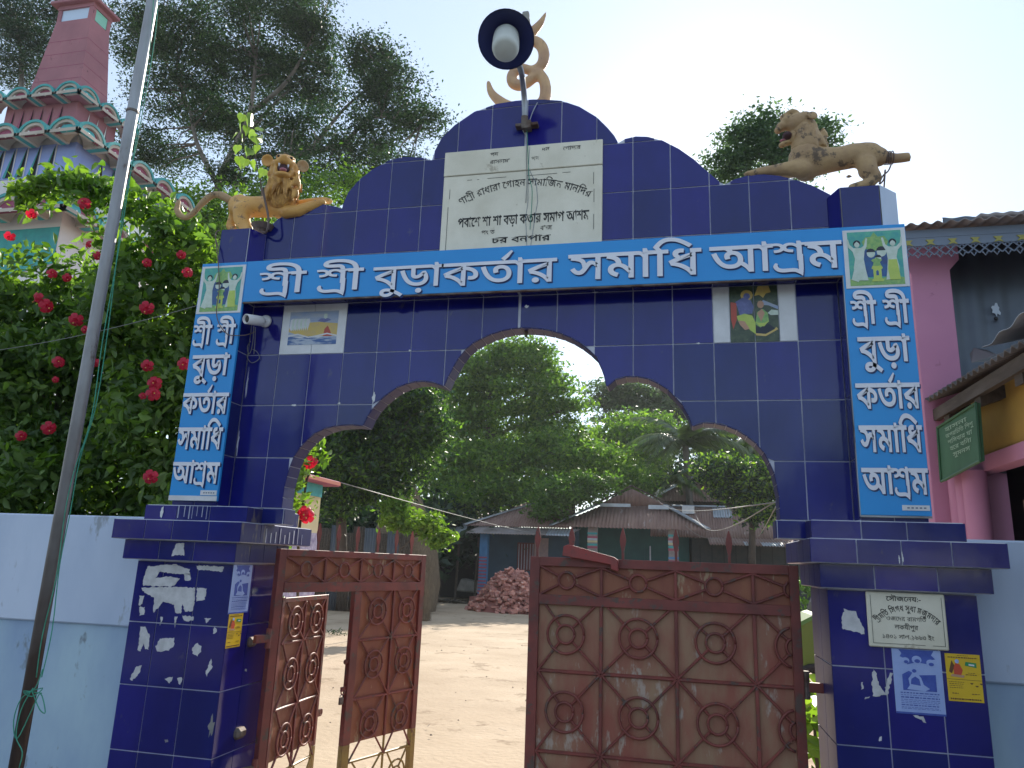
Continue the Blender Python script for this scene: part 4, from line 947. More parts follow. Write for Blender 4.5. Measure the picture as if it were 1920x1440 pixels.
b = MB(); b.box((.575,-.008,.775),(.615,.004,.800)); b.ring((.585,-.010,.775),.016,.004,seg=12); b.build('hasp', R_, G1)
b = MB(); b.box((.560,-.018,.705),(.590,-.002,.745)); b.build('padlock', M['rust'], G1, bevel=.003)
MB().ring((.575,-.010,.748),.011,.0025,seg=10,a0=0,a1=math.pi).build('padlock_shackle', M['galv'], G1)
b = MB(); b.box((.585,-.008,.930),(.615,.004,.950)); b.ring((.588,-.006,.94),.012,.003,seg=12); b.build('staple', R_, G1)
for z in (1.11,.47): MB().box((-.10,-.020,z-.02),(.01,.006,z+.02)).build('hinge_plate', M['rust'] if z < 1 else R_, G1, bevel=.003); MB().tube([(-.012,-.01,z-.05),(-.012,-.01,z+.05)],.015,8).build('hinge_barrel', R_, G1)
WK = thing('wicket_door', 'narrow wicket door of red sheet steel standing open inside the left gate leaf', 'gate door', (-1.312,.155,0), math.atan2(.605,-.02)-.0)
flat(WK,0,.028,.33,1.315,R_,'stile',-.012,.012); flat(WK,.57,.598,.45,1.315,R_,'stile',-.012,.012); flat(WK,.028,.57,1.288,1.315,R_,'top_rail',-.012,.012)
flat(WK,0,.028,.05,.33,Yw,'stile_foot',-.012,.012); flat(WK,.57,.598,.05,.45,Yw,'stile_foot',-.012,.012)
MB().box((.028,0,.475),(.57,.003,1.288)).build('sheet_panel', M['gate_sheet_red'], WK)
flat(WK,.290,.308,.05,1.288,R_,'upright_bar',-.012,0)
for z in (1.072,.732,.40): MB().tube([(.028,-.008,z),(.57,-.008,z)],.008,6).build('cross_bar', R_ if z>.5 else Yw, WK)
for x0,x1 in ((.03,.30),(.30,.568)):
    for z0,z1 in ((1.072,1.288),(.732,1.072),(.40,.732),(.08,.40)):
        motif(WK,(x0+x1)/2,(z0+z1)/2+(0.0),0,0,R_ if z0>.3 else Yw,ro=.082,ri=.040,nodes=[(x0,z0),(x1,z0),(x0+.02,z1),(x1-.02,z1)])
b = MB(); b.box((.598,-.004,.60),(.665,.004,.64)); b.ring((.655,0,.62),.018,.006,seg=12); b.build('hasp', R_, WK)
# ------------------------------------------------------------------ flag pole with rope
PB, PT = Vector((-1.735,-1.000,0.695)), Vector((-1.736,-1.000,4.245)); dr = (PT-PB).normalized()
bot = PB - dr*(PB.z/dr.z); top = PT + dr*1.6
T = thing('flag_pole', 'tall grey steel pipe pole leaning in front of the wall, rope tied to it', 'pole', tuple(bot))
MB().tube([tuple(bot.lerp(top, i/6)-bot) for i in range(7)], [.0275-.0004*i for i in range(7)], 14).build('pipe', M['pole'], T, smooth=True)
for z in (3.6,): 
    q = bot.lerp(top, z/top.z)-bot; MB().tube([tuple(q), tuple(q+dr*.012)], .0295, 14).build('pipe_joint', M['rust'], T)
T2 = thing('rope', 'thin green rope hanging beside the leaning steel pole and knotted near its foot', 'rope', tuple(bot))
def relp(p): return tuple(Vector(p)-bot)
for pts in ([(-1.723,-1.000,4.371),(-1.665,-1.020,4.031),(-1.651,-1.030,3.490),(-1.663,-1.030,3.049),(-1.635,-1.030,2.531),(-1.627,-1.030,2.143),(-1.661,-1.030,1.911),(-1.663,-1.030,1.687),(-1.669,-1.030,1.470),(-1.651,-1.030,1.220),(-1.652,-1.040,1.040)],
            [(-1.727,-1.020,4.354),(-1.666,-1.040,3.955),(-1.652,-1.040,3.428),(-1.641,-1.040,2.858),(-1.642,-1.040,2.429),(-1.630,-1.040,2.094),(-1.669,-1.040,1.865),(-1.679,-1.040,1.686),(-1.666,-1.040,1.428),(-1.683,-1.040,1.199),(-1.677,-1.040,1.038)],
            [(-1.654,-1.040,1.070),(-1.664,-1.050,1.001),(-1.720,-1.050,0.958),(-1.737,-1.050,0.878),(-1.706,-1.050,0.813),(-1.661,-1.050,0.923),(-1.635,-1.050,0.983),(-1.598,-1.050,0.918),(-1.627,-1.050,0.926),(-1.676,-1.050,0.988)],
            [(-1.674,-1.050,1.000),(-1.711,-1.050,0.919),(-1.713,-1.050,0.822),(-1.671,-1.050,0.769),(-1.673,-1.050,0.712)],
            [(-1.712,-1.050,0.978),(-1.629,-1.050,1.003),(-1.672,-1.050,0.969),(-1.716,-1.050,0.986),(-1.630,-1.050,0.984)]):
    MB().tube([relp(p) for p in smooth_path(pts,4)], .0022, 5).build('strand', M['rope_green'], T2, smooth=True)
# ------------------------------------------------------------------ lions
def V3(p): return Vector(p)
L1 = thing('lion_statue', 'yellow ochre lion statue with raised front paws, roaring towards the road, above the left pillar', 'statue', (-1.766,0.030,3.470), 0, 'lion statues on the gateway'); L1.location = (0,0,0)
b = MB()
path_capsules(b, [(-1.813,0.050,3.641),(-1.727,0.050,3.634),(-1.634,0.050,3.627),(-1.550,0.040,3.638),(-1.523,0.030,3.702)], [.070,.066,.068,.085,.095])
b.ell((-1.825,0.050,3.649), (.075,.06,.075)); b.ell((-1.509,0.030,3.583), (.085,.06,.05))
path_capsules(b, [(-1.769,0.010,3.588),(-1.762,0.000,3.526),(-1.714,-0.010,3.461),(-1.684,-0.030,3.436)], [.062,.050,.040,.030])
path_capsules(b, [(-1.859,0.090,3.635),(-1.882,0.090,3.578),(-1.891,0.080,3.530),(-1.843,0.060,3.492)], [.052,.036,.030,.024])
path_capsules(b, [(-1.457,-0.005,3.551),(-1.376,0.000,3.558),(-1.294,0.010,3.589),(-1.240,0.010,3.606)], [.042,.040,.033,.026]); b.ell((-1.244,0.010,3.610), (.034,.026,.020))
path_capsules(b, [(-1.478,0.080,3.631),(-1.365,0.080,3.651),(-1.273,0.080,3.659),(-1.230,0.080,3.652)], [.034,.028,.024,.020]); b.ell((-1.237,0.080,3.649), (.030,.024,.018))
for k in range(3): b.ell((-1.213,0.000,3.595), (.012,.010,.010)) if k == 0 else None
blob(b, 'body', M['gold'], L1, .011, 5)
# mane: locks over chest and round the face
b = MB(); hc = V3((-1.490,-0.030,3.796))
b.ell((-1.505,0.000,3.721), (.098,.082,.135)); b.ell((-1.516,0.012,3.814), (.092,.075,.088)); b.ell((-1.498,0.000,3.634), (.092,.070,.07))
rr = random.Random(3)
for i in range(46):
    a = rr.uniform(-1.35,1.35); u_ = rr.uniform(0,1); z0 = .03-.16*u_
    p = hc + Vector((.098*math.sin(a), .03-.088*math.cos(a), z0)); q = p + Vector((.012*math.sin(a)+rr.uniform(-.01,.01), -.004, -rr.uniform(.05,.085)))
    b.tube([p, p.lerp(q,.5)+Vector((rr.uniform(-.008,.008),-.008,0)), q], [.014,.012,.004], 6)
blob(b, 'mane', M['mane'], L1, .008, 2)
YR = Matrix.Rotation(math.radians(27), 3, 'Z'); RQ = YR.to_quaternion().to_euler()
def hv(x, y, z): return hc + YR @ Vector((x, y, z))
b = MB()
for c_, r_ in (((0,-.01,.016),(.088,.074,.078)),((0,-.082,.040),(.046,.040,.026)),((0,-.060,.064),(.036,.048,.028)),((-.034,-.082,.026),(.025,.028,.022)),((.034,-.082,.026),(.025,.028,.022)),((0,-.116,.052),(.021,.012,.012)),
  ((0,-.076,-.048),(.046,.038,.018)),((-.044,-.058,-.014),(.014,.032,.042)),((.044,-.058,-.014),(.014,.032,.042)),((-.050,-.052,.030),(.028,.026,.026)),((.050,-.052,.030),(.028,.026,.026)),
  ((-.036,-.066,.076),(.018,.012,.011)),((.036,-.066,.076),(.018,.012,.011)),((0,-.030,.088),(.060,.040,.018))): b.ell(hv(*c_), r_, rot=RQ)
blob(b, 'head', M['gold'], L1, .0065, 2)
MB().ell(hv(0,-.070,-.008), (.040,.034,.032), rot=RQ).build('mouth_cavity', M['mouth_dark'], L1, smooth=True)
MB().ell(hv(0,-.100,-.026), (.022,.018,.010), rot=RQ).build('tongue', M['mouth'], L1, smooth=True)
for s in (-1,1):
    MB().lathe([(.007,0),(.005,-.010),(.0005,-.020)], hv(s*.026,-.098,.012), 6).build('tooth', M['letter'], L1)
    e = MB(); e.lathe([(.001,-.004),(.018,-.004),(.034,.004),(.037,.014),(.030,.014),(.020,.005),(.001,.002)], hv(s*.100,-.012,.062), 16, axis=YR @ Vector((s*.30,-1,-.25))); e.build('ear', M['gold_dull'] if s>0 else M['gold'], L1, smooth=True)
    MB().ell(hv(s*.036,-.078,.070), (.010,.007,.008), rot=RQ).build('eye', M['ink'], L1, smooth=True)
# carved locks: thin ridges over the mane
b = MB()
for i in range(70):
    a = rr.uniform(-1.5,1.9); u_ = rr.uniform(0,1); z0 = .01-.17*u_; R_m = .093+.006*math.sin(i)
    p = hc + Vector((0,.035,0)) + Vector((R_m*math.sin(a), -R_m*.88*math.cos(a), z0)); dz = -rr.uniform(.03,.06); w_ = rr.uniform(-.012,.012)
    q = p + Vector((w_, .002*dz, dz)); b.tube([p, p.lerp(q,.5)+Vector((w_*.6*math.cos(a),-.003,0)), q], [.003,.0055,.002], 5)
b.build('mane_locks', M['mane'], L1, smooth=True)['kind'] = 'stuff'
b = MB(); path_capsules(b, smooth_path([(-1.894,0.050,3.691),(-1.968,0.050,3.733),(-2.029,0.050,3.738),(-2.091,0.050,3.691),(-2.149,0.050,3.621),(-2.198,0.050,3.595),(-2.253,0.050,3.621)],3), [.026]*4+[.022]*6+[.018]*6+[.020]*3)
path_capsules(b, [(-2.249,0.050,3.621),(-2.274,0.050,3.660),(-2.267,0.050,3.712)], [.022,.020,.014])
blob(b, 'tail', M['gold_dull'], L1, .009, 2)
T = wire('cable', [(-1.567,-0.120,3.661),(-1.553,-0.090,3.578),(-1.531,-0.080,3.495),(-1.522,-0.080,3.426),(-1.548,-0.060,3.399),(-1.605,-0.040,3.426)], .007, M['wire_brown']); tag(T, 'thick brown cable looped over the back of the left lion statue', 'cable')
L2 = thing('lion_statue', 'weathered lion statue in painted backlit brown in profile facing left, above the right pillar', 'statue', (0,0,0), 0, 'lion statues on the gateway')
b = MB()
path_capsules(b, [(1.504,0.050,3.671),(1.564,0.050,3.653),(1.650,0.050,3.655),(1.734,0.050,3.669),(1.810,0.050,3.662),(1.855,0.050,3.651)], [.092,.076,.062,.064,.068,.050])
b.ell((1.785,0.050,3.670), (.082,.066,.062)); b.ell((1.500,0.050,3.597), (.06,.055,.05))
path_capsules(b, [(1.784,0.020,3.604),(1.793,0.010,3.549),(1.820,0.000,3.511),(1.796,0.000,3.483),(1.735,0.000,3.468),(1.700,0.000,3.465)], [.050,.046,.030,.026,.024,.018])
path_capsules(b, [(1.817,0.090,3.641),(1.794,0.090,3.594),(1.816,0.090,3.552),(1.788,0.090,3.518)], [.045,.036,.028,.022]); b.ell((1.705,0.050,3.552), (.018,.012,.012))
path_capsules(b, [(1.476,0.010,3.589),(1.405,0.010,3.601),(1.331,0.010,3.598),(1.264,0.010,3.595),(1.219,0.010,3.586)], [.050,.038,.028,.024,.020]); b.ell((1.213,0.010,3.587), (.034,.026,.016))
path_capsules(b, [(1.476,0.090,3.628),(1.369,0.090,3.631),(1.260,0.090,3.627)], [.040,.028,.020])
blob(b, 'body', M['gold_dull'], L2, .010, 4)
b = MB(); hc = V3((1.471,0.040,3.877))
b.ell((1.514,0.050,3.752), (.082,.075,.105)); b.ell((1.503,0.050,3.841), (.070,.065,.07)); b.ell((1.504,0.050,3.671), (.085,.07,.05))
for i in range(60):
    a = rr.uniform(0,6.28); u_ = rr.uniform(0,1)
    p = Vector((1.516,0.050,3.783)) + Vector((.075*math.cos(a), .070*math.sin(a), .06-.12*u_)); q = p + Vector((.02*math.cos(a)+.01, .006*math.sin(a), -rr.uniform(.035,.065)))
    b.tube([p, q], [.014,.005], 6)
blob(b, 'mane', M['gold_dull'], L2, .0085, 2)
b = MB()
b.ell(hc, (.064,.058,.055)); b.ell((1.504,0.040,3.892), (.050,.055,.045)); b.ell((1.423,0.040,3.894), (.040,.042,.030)); b.ell((1.390,0.040,3.866), (.032,.034,.024)); b.ell((1.370,0.040,3.848), (.020,.026,.018))
b.ell((1.407,0.040,3.768), (.030,.026,.013)); b.ell((1.387,0.040,3.758), (.020,.022,.013)); b.ell((1.445,0.040,3.796), (.03,.034,.036)); b.ell((1.444,0.040,3.937), (.04,.04,.018)); b.ell((1.403,0.040,3.922), (.022,.032,.014))
blob(b, 'head', M['gold_dull'], L2, .0065, 2)
MB().ell((1.411,0.020,3.797), (.024,.032,.022)).build('mouth_cavity', M['mouth_dark'], L2, smooth=True)
MB().ell((1.395,0.030,3.779), (.022,.014,.006)).build('tongue', M['mouth'], L2, smooth=True)
for s,yy in ((0,-.02),(1,.09)):
    MB().lathe([(.001,-.005),(.018,-.004),(.026,.006),(.022,.012),(.001,.010)], (1.534,yy,3.876), 12, axis=(.2,-1,.2)).build('ear', M['gold_dull'], L2, smooth=True)
b = MB(); path_capsules(b, [(1.850,0.050,3.658),(1.895,0.050,3.642),(1.934,0.050,3.635)], [.034,.029,.026]); b.tube([(1.929,0.050,3.635),(2.000,0.050,3.638)], [.026,.024], 10)
blob(b, 'tail', M['gold_dull'], L2, .008, 2)
for q in (1660,1664,1668,1673):
    p = Vector((0,0,0)); b = MB(); c = V3((1.900+(q-1666)*.0025,.05,3.641)); b.ring(c, .033, .003, seg=14, axis='x'); b.build('tail_binding', M['wire_brown'], L2)
T = wire('rope', [(1.907,0.030,3.601),(1.888,0.030,3.558),(1.859,0.030,3.530),(1.841,0.030,3.487),(1.863,0.030,3.512),(1.874,0.030,3.565),(1.861,0.030,3.465)], .004, M['wire_brown']); tag(T, 'short brown rope dangling from the tail of the right lion statue', 'rope')
# ------------------------------------------------------------------ om emblem
OM = thing('om_emblem', 'ochre Om emblem of cement curls on the crown of the gateway', 'emblem')
def omp(a, c): return (-0.478,0.060,4.965) if False else None
def curl(pts, rs, name='curl'):
    b = MB(); P = smooth_path(pts, 4); R2 = [rs[0]+(rs[-1]-rs[0])*i/(len(P)-1) if len(rs) == 2 else float(np.interp(i/(len(P)-1), np.linspace(0,1,len(rs)), rs)) for i in range(len(P))]
    path_capsules(b, P, R2); return b
b = MB()
for pts, rs in (([(-0.256,0.060,4.347),(-0.236,0.060,4.279),(-0.184,0.060,4.215),(-0.118,0.060,4.168),(-0.039,0.060,4.138),(0.037,0.060,4.147),(0.084,0.060,4.181),(0.095,0.060,4.244),(0.087,0.060,4.309),(0.060,0.060,4.359),(0.020,0.060,4.390)],[.010,.018,.024,.026,.028,.028,.028,.027,.026,.026,.024]),
  ([(-0.023,0.060,4.612),(0.024,0.060,4.595),(0.060,0.060,4.560),(0.078,0.060,4.506),(0.073,0.060,4.449),(0.049,0.060,4.412),(0.004,0.060,4.399),(-0.049,0.060,4.420),(-0.088,0.060,4.410),(-0.112,0.060,4.373),(-0.104,0.060,4.328),(-0.064,0.060,4.306),(-0.020,0.060,4.318),(0.018,0.060,4.346),(0.056,0.060,4.371)],[.020,.026,.027,.027,.026,.024,.022,.022,.024,.026,.026,.026,.025,.024,.024]),
  ([(-0.030,0.060,4.632),(0.015,0.060,4.678),(0.053,0.060,4.726),(0.083,0.060,4.793)],[.026,.022,.016,.004])):
    P = smooth_path(pts, 4); R2 = [float(np.interp(i/(len(P)-1), np.linspace(0,1,len(rs)), rs)) for i in range(len(P))]; path_capsules(b, P, [q*1.28 for q in R2])
blob(b, 'curls', M['om'], OM, .0075, 3)
b = MB(); b.ell((-0.040,0.060,4.739), (.028,.03,.045)); b.box((-0.061,.035,4.772),(-0.018,.075,4.803))
blob(b, 'broken_tip', M['concrete'], OM, .008, 1)
# ------------------------------------------------------------------ street lamp on the crown
LP = thing('street_lamp', 'blue enamel dish lamp on a bent pipe fixed to the gateway crown', 'lamp')
ax = Vector((.10,-.66,-.745)).normalized(); lc = Vector((-0.033,-0.420,4.239))
b = MB(); b.lathe([(.148,.0),(.150,.004),(.146,-.004),(.12,-.035),(.075,-.062),(.04,-.075),(.035,-.10),(.001,-.10),(.03,-.092),(.07,-.056),(.115,-.03),(.142,.0)], lc, 36, axis=ax); b.build('shade', M['shade_blue'], LP, smooth=True)
b = MB(); b.lathe([(.055,-.06),(.068,-.03),(.071,.02),(.071,.09),(.066,.112),(.05,.122),(.001,.126)], lc, 28, axis=(ax+Vector((0,.22,-.20))).normalized()); b.build('glass_cover', M['glass_milky'], LP, smooth=True)
MB().tube(smooth_path([(-0.001,-0.035,3.961),(-0.001,-0.050,4.040),(-0.001,-0.080,4.130),(0.005,-0.160,4.169),(0.010,-0.260,4.183), tuple(lc-ax*.06)],5), .0165, 12).build('pipe_arm', M['galv'], LP, smooth=True)
MB().tube([(-0.002,-0.032,3.956),(-0.001,-0.046,4.022)], .020, 12).build('pipe_socket', M['rust'], LP)
b = MB(); z_ = 3.977; b.box((-.055,-.045,z_-.012),(.075,-.001,z_+.006)); b.box((-.012,-.05,z_-.03),(.035,-.001,z_+.02)); b.build('wall_bracket', M['rust'], LP, bevel=.002)
wire('stay_wire', [(0.016,-0.030,3.962),(0.036,-0.020,4.056),(0.063,-0.010,4.129)], .003, M['galv'], LP)
wire('lead_wire', [(-0.014,-0.030,3.945),(0.004,-0.020,3.908),(0.013,-0.028,3.848),(0.014,-0.028,3.754),(0.021,-0.028,3.621),(0.019,-0.028,3.491)], .0022, M['wire'], LP)
wire('lead_wire', [(0.011,-0.030,3.942),(0.014,-0.020,3.887),(0.022,-0.028,3.787),(0.032,-0.028,3.653),(0.053,-0.028,3.553),(0.048,-0.028,3.329)], .0018, M['rope_green'], LP)
# ------------------------------------------------------------------ security camera
CC = thing('security_camera', 'white bullet security camera on the wall beside the left blue banner', 'camera')
c0, c1, c2 = Vector((-1.509,-0.004,2.861)), Vector((-1.501,-0.070,2.842)), Vector((-1.529,-0.170,2.822))
dv = (c2-c1).normalized()
b = MB(); b.lathe([(.001,0),(.036,0),(.038,.006),(.034,.016),(.020,.022),(.001,.022)], c0, 20, axis=(0,-1,0)); b.build('base_plate', M['white'], CC, smooth=True)
MB().tube([c0, c0.lerp(c1,.8), c1], [.013,.012,.014], 10).build('bracket_arm', M['white'], CC, smooth=True)
b = MB(); b.lathe([(.001,-.01),(.024,-.01),(.029,0),(.029,(c2-c1).length),(.026,(c2-c1).length+.004),(.022,(c2-c1).length),(.021,(c2-c1).length-.012),(.001,(c2-c1).length-.012)], c1, 24, axis=dv); b.build('housing', M['white'], CC, smooth=True)
MB().lathe([(.020,0),(.012,.003),(.001,.004)], c2-dv*.010, 20, axis=dv).build('lens', M['black'], CC, smooth=True)
for i,pts in enumerate(([(-1.522,-0.100,2.800),(-1.562,-0.030,2.734),(-1.581,-0.010,2.677),(-1.601,-0.010,2.652),(-1.565,-0.010,2.612),(-1.519,-0.012,2.636),(-1.539,-0.010,2.676),(-1.569,-0.010,2.692)],
   [(-1.524,-0.080,2.801),(-1.555,-0.020,2.737),(-1.558,-0.010,2.663)],[(-1.563,-0.050,2.728),(-1.599,-0.020,2.706),(-1.592,-0.010,2.661)])): wire('cable', pts, .0022, M['wire'], CC)
T = wire('cable', [(-1.792,-0.130,3.267),(-1.840,-0.115,3.362),(-1.843,-0.110,3.402),(-1.826,-0.100,3.412),(-1.839,-0.120,3.376),(-1.781,-0.140,3.195),(-1.750,-0.140,3.028),(-1.745,-0.145,2.896),(-1.719,-0.145,2.815),(-1.659,-0.145,2.749),(-1.606,-0.145,2.735),(-1.562,-0.100,2.751),(-1.537,-0.060,2.782)], .0028, M['wire_brown']); tag(T, 'thin brown cable hanging over the left blue banner to the security camera', 'cable')
for x,z,w,h in ((-1.632,2.553,.018,.22),(-1.596,2.489,.008,.16),(-1.607,2.149,.009,.14)): splat('lime_streak', M['grout'], GW, x+.012, z, w, h, -.0012, n=18, rough=.5)
T = wire('wire', [(-3.741,0.220,2.799),(-1.916,-0.080,2.952)], .0022, M['wire'], None, sag=.03); tag(T, 'thin wire strung across the hibiscus to the left banner', 'wire')

# ------------------------------------------------------------------ shrine tower
TW = thing('shrine_tower', 'pink and white tiered shrine tower with teal scalloped eaves behind the hibiscus', 'tower')
def scallops(T, p0, p1, n, r, depth, out, inner='arch_pink', flip=1):
    """row of little arches from p0 to p1 (at the springing), facing 'out'"""
    p0, p1, out = Vector(p0), Vector(p1), Vector(out); u = (p1-p0)/n; ul = u.length; ud = u.normalized()
    for i in range(n):
        c = p0 + u*(i+.5); R = ul*.5
        def ringpts(rad, off, k=12): return [c + ud*(rad*math.cos(math.pi*a/k)) + Vector((0,0,rad*.92*math.sin(math.pi*a/k))) + out*off for a in range(k+1)]
        b = MB(); k = 12; A, B_, C_, D = ringpts(R, .0), ringpts(R*.84, .0), ringpts(R*.84, -depth), ringpts(R, -depth)
        V = A+B_+C_+D; m = k+1; F = []
        for a in range(k): F += [(a, a+1, m+a+1, m+a), (m+a, m+a+1, 2*m+a+1, 2*m+a), (2*m+a, 2*m+a+1, 3*m+a+1, 3*m+a), (3*m+a, 3*m+a+1, a+1, a)]
        F += [(0,m,2*m,3*m),(k,3*m+k,2*m+k,m+k)]
        b.add(V, F); hood = b.build('scallop', M['teal'], T)
        b = MB(); A, B_, C_, D = ringpts(R*.84, -.02), ringpts(R*.66, -.02), ringpts(R*.66, -depth), ringpts(R*.84, -depth)
        b.add(A+B_+C_+D, F); b.build('scallop_lining', M['tower_cream'], hood)
        b = MB(); P = ringpts(R*.70, -.06); b.add(P, [tuple(range(len(P)))]); b.build('scallop_back', M[inner], hood)
        for q, zz in ((-.28,.06),(.22,.02)):
            cc = c + ud*(R*q) + Vector((0,0,zz)) - out*.02
            MB().ell(cc, (.018,.018,.022), seg=8, rings=6).build('bulb', M['bulb'], hood, smooth=True)
def eave(T, x1, y0, xl, yb, zw, ze, over, n_f, n_s, r, inner='arch_pink'):
    """sloping soffit round a wall corner at (x1,y0); eave edge at x1+over, y0-over"""
    X, Y_ = x1+over, y0-over
    b = MB(); a = [(xl-over,y0,zw),(x1,y0,zw),(x1,yb,zw)]; c = [(xl-over,Y_,ze),(X,Y_,ze),(X,yb+over,ze)]
    b.add(a+c, [(0,3,4,1),(1,4,5,2)]); t = .09
    a2 = [(p[0],p[1],p[2]+t) for p in a]; c2 = [(p[0],p[1],p[2]+t*.6) for p in c]; b.add(a2+c2, [(0,1,4,3),(1,2,5,4)]); b.add(c+c2, [(0,3,4,1),(1,4,5,2)])
    b.build('eave_slab', M['tower_cream'], T)
    scallops(T, (xl-over,Y_,ze+.0), (X,Y_,ze+.0), n_f, r, .34, (0,-1,0), inner); scallops(T, (X,Y_,ze), (X,yb+over,ze), n_s, r, .34, (1,0,0), inner)
def louvres(T, o, u, out, w, h, m, slot, edges, tri=True):
    """band wall with triangular slots painted on as flat shade; o = low corner"""
    o, u, out = Vector(o), Vector(u), Vector(out)
    for a, c in edges:
        P = [o+u*(c*w)+Vector((0,0,0)), o+u*(a*w), o+u*(c*w)+Vector((0,0,h))]
        if not tri: P[2] = o+u*((a+c)/2*w)+Vector((0,0,h))
        q = [p+out*.006 for p in P]; d = out*-.06
        MB().add(q, [(0,1,2)]).build('louvre_slot_shade', M['dark'], T)  # flat black triangle paints in the shaded depth of a slot
        # raised teal cheek along the sloping side
        p, r_ = P[1], P[2]; n_ = u*.045
        MB().add([p+out*.008, p+n_*1.3+out*.010, r_+out*.010, r_+out*.008], [(0,1,2,3)]).build('louvre_cheek', M[slot], T)
TC = -9.66
# lowest visible wall, blue louvre band, white cornice
MB().box((-10.95,5.0,0),(-8.385,7.03,7.20)).build('white_wall', M['tower_white'], TW)
MB().box((-10.96,4.985,7.20),(-8.370,7.045,7.755)).build('blue_band', M['tower_blue'], TW)
MB().box((-10.95,5.0,7.757),(-8.385,7.03,7.92)).build('cornice', M['tower_white'], TW)
louvres(TW, (-10.95,4.98,7.22), (1,0,0), (0,-1,0), 1, .51, 0, 'teal', [(10.95+-8.905,10.95+-8.750),(10.95+-9.195,10.95+-9.039),(10.95+-9.436,10.95+-9.289),(10.95+-9.669,10.95+-9.521),(10.95+-9.969,10.95+-9.744)] )
for a in (10.95+-8.740,10.95+-9.029,10.95+-9.279,10.95+-9.510,10.95+-9.733): MB().add([(-10.95+a+.0,4.978,7.22),(-10.95+a+.022,4.978,7.22),(-10.95+a+.022,4.978,7.74),(-10.95+a+.0,4.978,7.74)], [(0,1,2,3)]).build('band_fin', M['tower_white'], TW)
louvres(TW, (-8.366,5.0,7.22), (0,1,0), (1,0,0), 1, .51, 0, 'teal', [(a,a+.20) for a in (.42,.70,.98,1.26,1.54)], tri=False)
eave(TW, -8.385, 5.0, -10.95, 7.03, 7.905, 7.68, .42, 6, 5, .25)
# middle storey
MB().box((-10.65,5.60,8.0),(-9.165,6.5,9.2)).build('pink_storey', M['pink_tower'], TW)
louvres(TW, (-10.6,5.594,8.55), (1,0,0), (0,-1,0), 1, .38, 0, 'arch_pink', [(a,a+.10) for a in (.05,.25,.45,.65,.85,1.05)])
louvres(TW, (-9.160,5.66,8.55), (0,1,0), (1,0,0), 1, .38, 0, 'tower_white', [(a,a+.10) for a in (.16,.36,.56)], tri=False)
eave(TW, -9.165, 5.60, -10.65, 6.5, 9.13, 8.97, .27, 4, 3, .22)
# spire
def frustum(T, name, lo, hi, z0, z1, m):
    (a,c,d,e),(f,g_,h,i) = lo, hi
    return MB().add([(a,d,z0),(c,d,z0),(c,e,z0),(a,e,z0),(f,h,z1),(g_,h,z1),(g_,i,z1),(f,i,z1)], [(0,3,2,1),(4,5,6,7),(0,1,5,4),(1,2,6,5),(2,3,7,6),(3,0,4,7)]).build(name, M[m], T)
ZL = 10.593
frustum(TW, 'spire', (-10.08,-9.02,5.44,6.10), (-9.86,-9.13,5.50,5.93), 9.0, ZL, 'pink_tower')
for xx in (-9.86,-9.21): MB().box((xx,5.50,ZL),(xx+.08,5.58,ZL+.30)).build('lantern_post', M['pink_tower'], TW); MB().box((xx,5.85,ZL),(xx+.08,5.93,ZL+.30)).build('lantern_post', M['pink_tower'], TW)
MB().box((-9.78,5.52,ZL+.02),(-9.21,5.53,ZL+.24)).build('lantern_pane', mat('pale_blue_pane', (.50,.62,.80), rough=.3), TW)
MB().box((-9.15,5.58,ZL+.02),(-9.14,5.85,ZL+.24)).build('lantern_pane', mat('mint_pane', (.22,.55,.42), rough=.3), TW)
MB().box((-9.87,5.49,ZL+.24),(-9.12,5.94,ZL+.32)).build('lantern_beam', M['pink_tower'], TW)
MB().box((-9.97,5.40,ZL+.32),(-9.03,6.02,ZL+.38)).build('roof_slab', M['pink_tower'], TW, bevel=.01)
for z in (9.35,9.62,9.89,10.16):
    t = (z-9.0)/(ZL-9.0); x0, x1, y0, y1 = -10.08+.22*t, -9.02-.11*t, 5.44+.06*t, 6.10-.17*t
    MB().box((x0-.002,y0-.003,z),(x1+.002,y0+.004,z+.007)).build('block_joint', M['arch_pink'], TW); MB().box((x1-.004,y0,z),(x1+.003,y1,z+.007)).build('block_joint', M['arch_pink'], TW)
    for k in range(1,4):
        xx = x0+(x1-x0)*(k/4+(.06 if int(z*10)%2 else -.06)); MB().box((xx,y0-.003,z-.26),(xx+.006,y0+.03,z)).build('block_joint', M['arch_pink'], TW)
# lower storey eave with teal underside
eave(TW, -8.385, 5.0, -10.95, 7.03, 6.60, 6.38, .45, 5, 4, .27)
MB().add([(-10.9,4.98,6.3),(-8.37,4.98,6.3),(-8.37,4.98,5.7),(-10.9,4.98,5.2)], [(0,1,2,3)]).build('teal_band', M['teal'], TW)
# ------------------------------------------------------------------ pink building on the right
PB_ = thing('pink_building', 'pink building with zinc sheet wall and lace trimmed tin roof, right of the gate', 'building')
MB().prism([(2.545,0),(2.81,0),(2.81,3.78),(2.88,3.86),(2.88,4.00),(2.50,4.00),(2.50,3.86),(2.545,3.75)], 2.0, 2.28).build('column', M['pink_bld'], PB_, bevel=.004)
MB().box((2.83,2.20,0),(2.87,2.26,4.0)).build('door_post', M['tin_pale'], PB_)
corrugated('zinc_sheet', M['tin_grey'], (2.87,2.22,2.3), (2.6,0,0), (0,0,2.0), 16, PB_, amp=.012, nrm=(0,-1,0))
for x in (3.15,3.55,3.95):
    for z in (3.02,3.45): MB().ell((x,2.19,z), (.015,.01,.015), seg=8, rings=6).build('sheet_nail', M['black'], PB_)
splat('paint_splash', M['tin_pale'], PB_, 3.16, 3.52, .05, .09, 2.198, n=16, rough=.35)
MB().box((2.50,2.285,0),(7.0,2.6,3.95)).build('back_wall', M['pink_bld'], PB_)
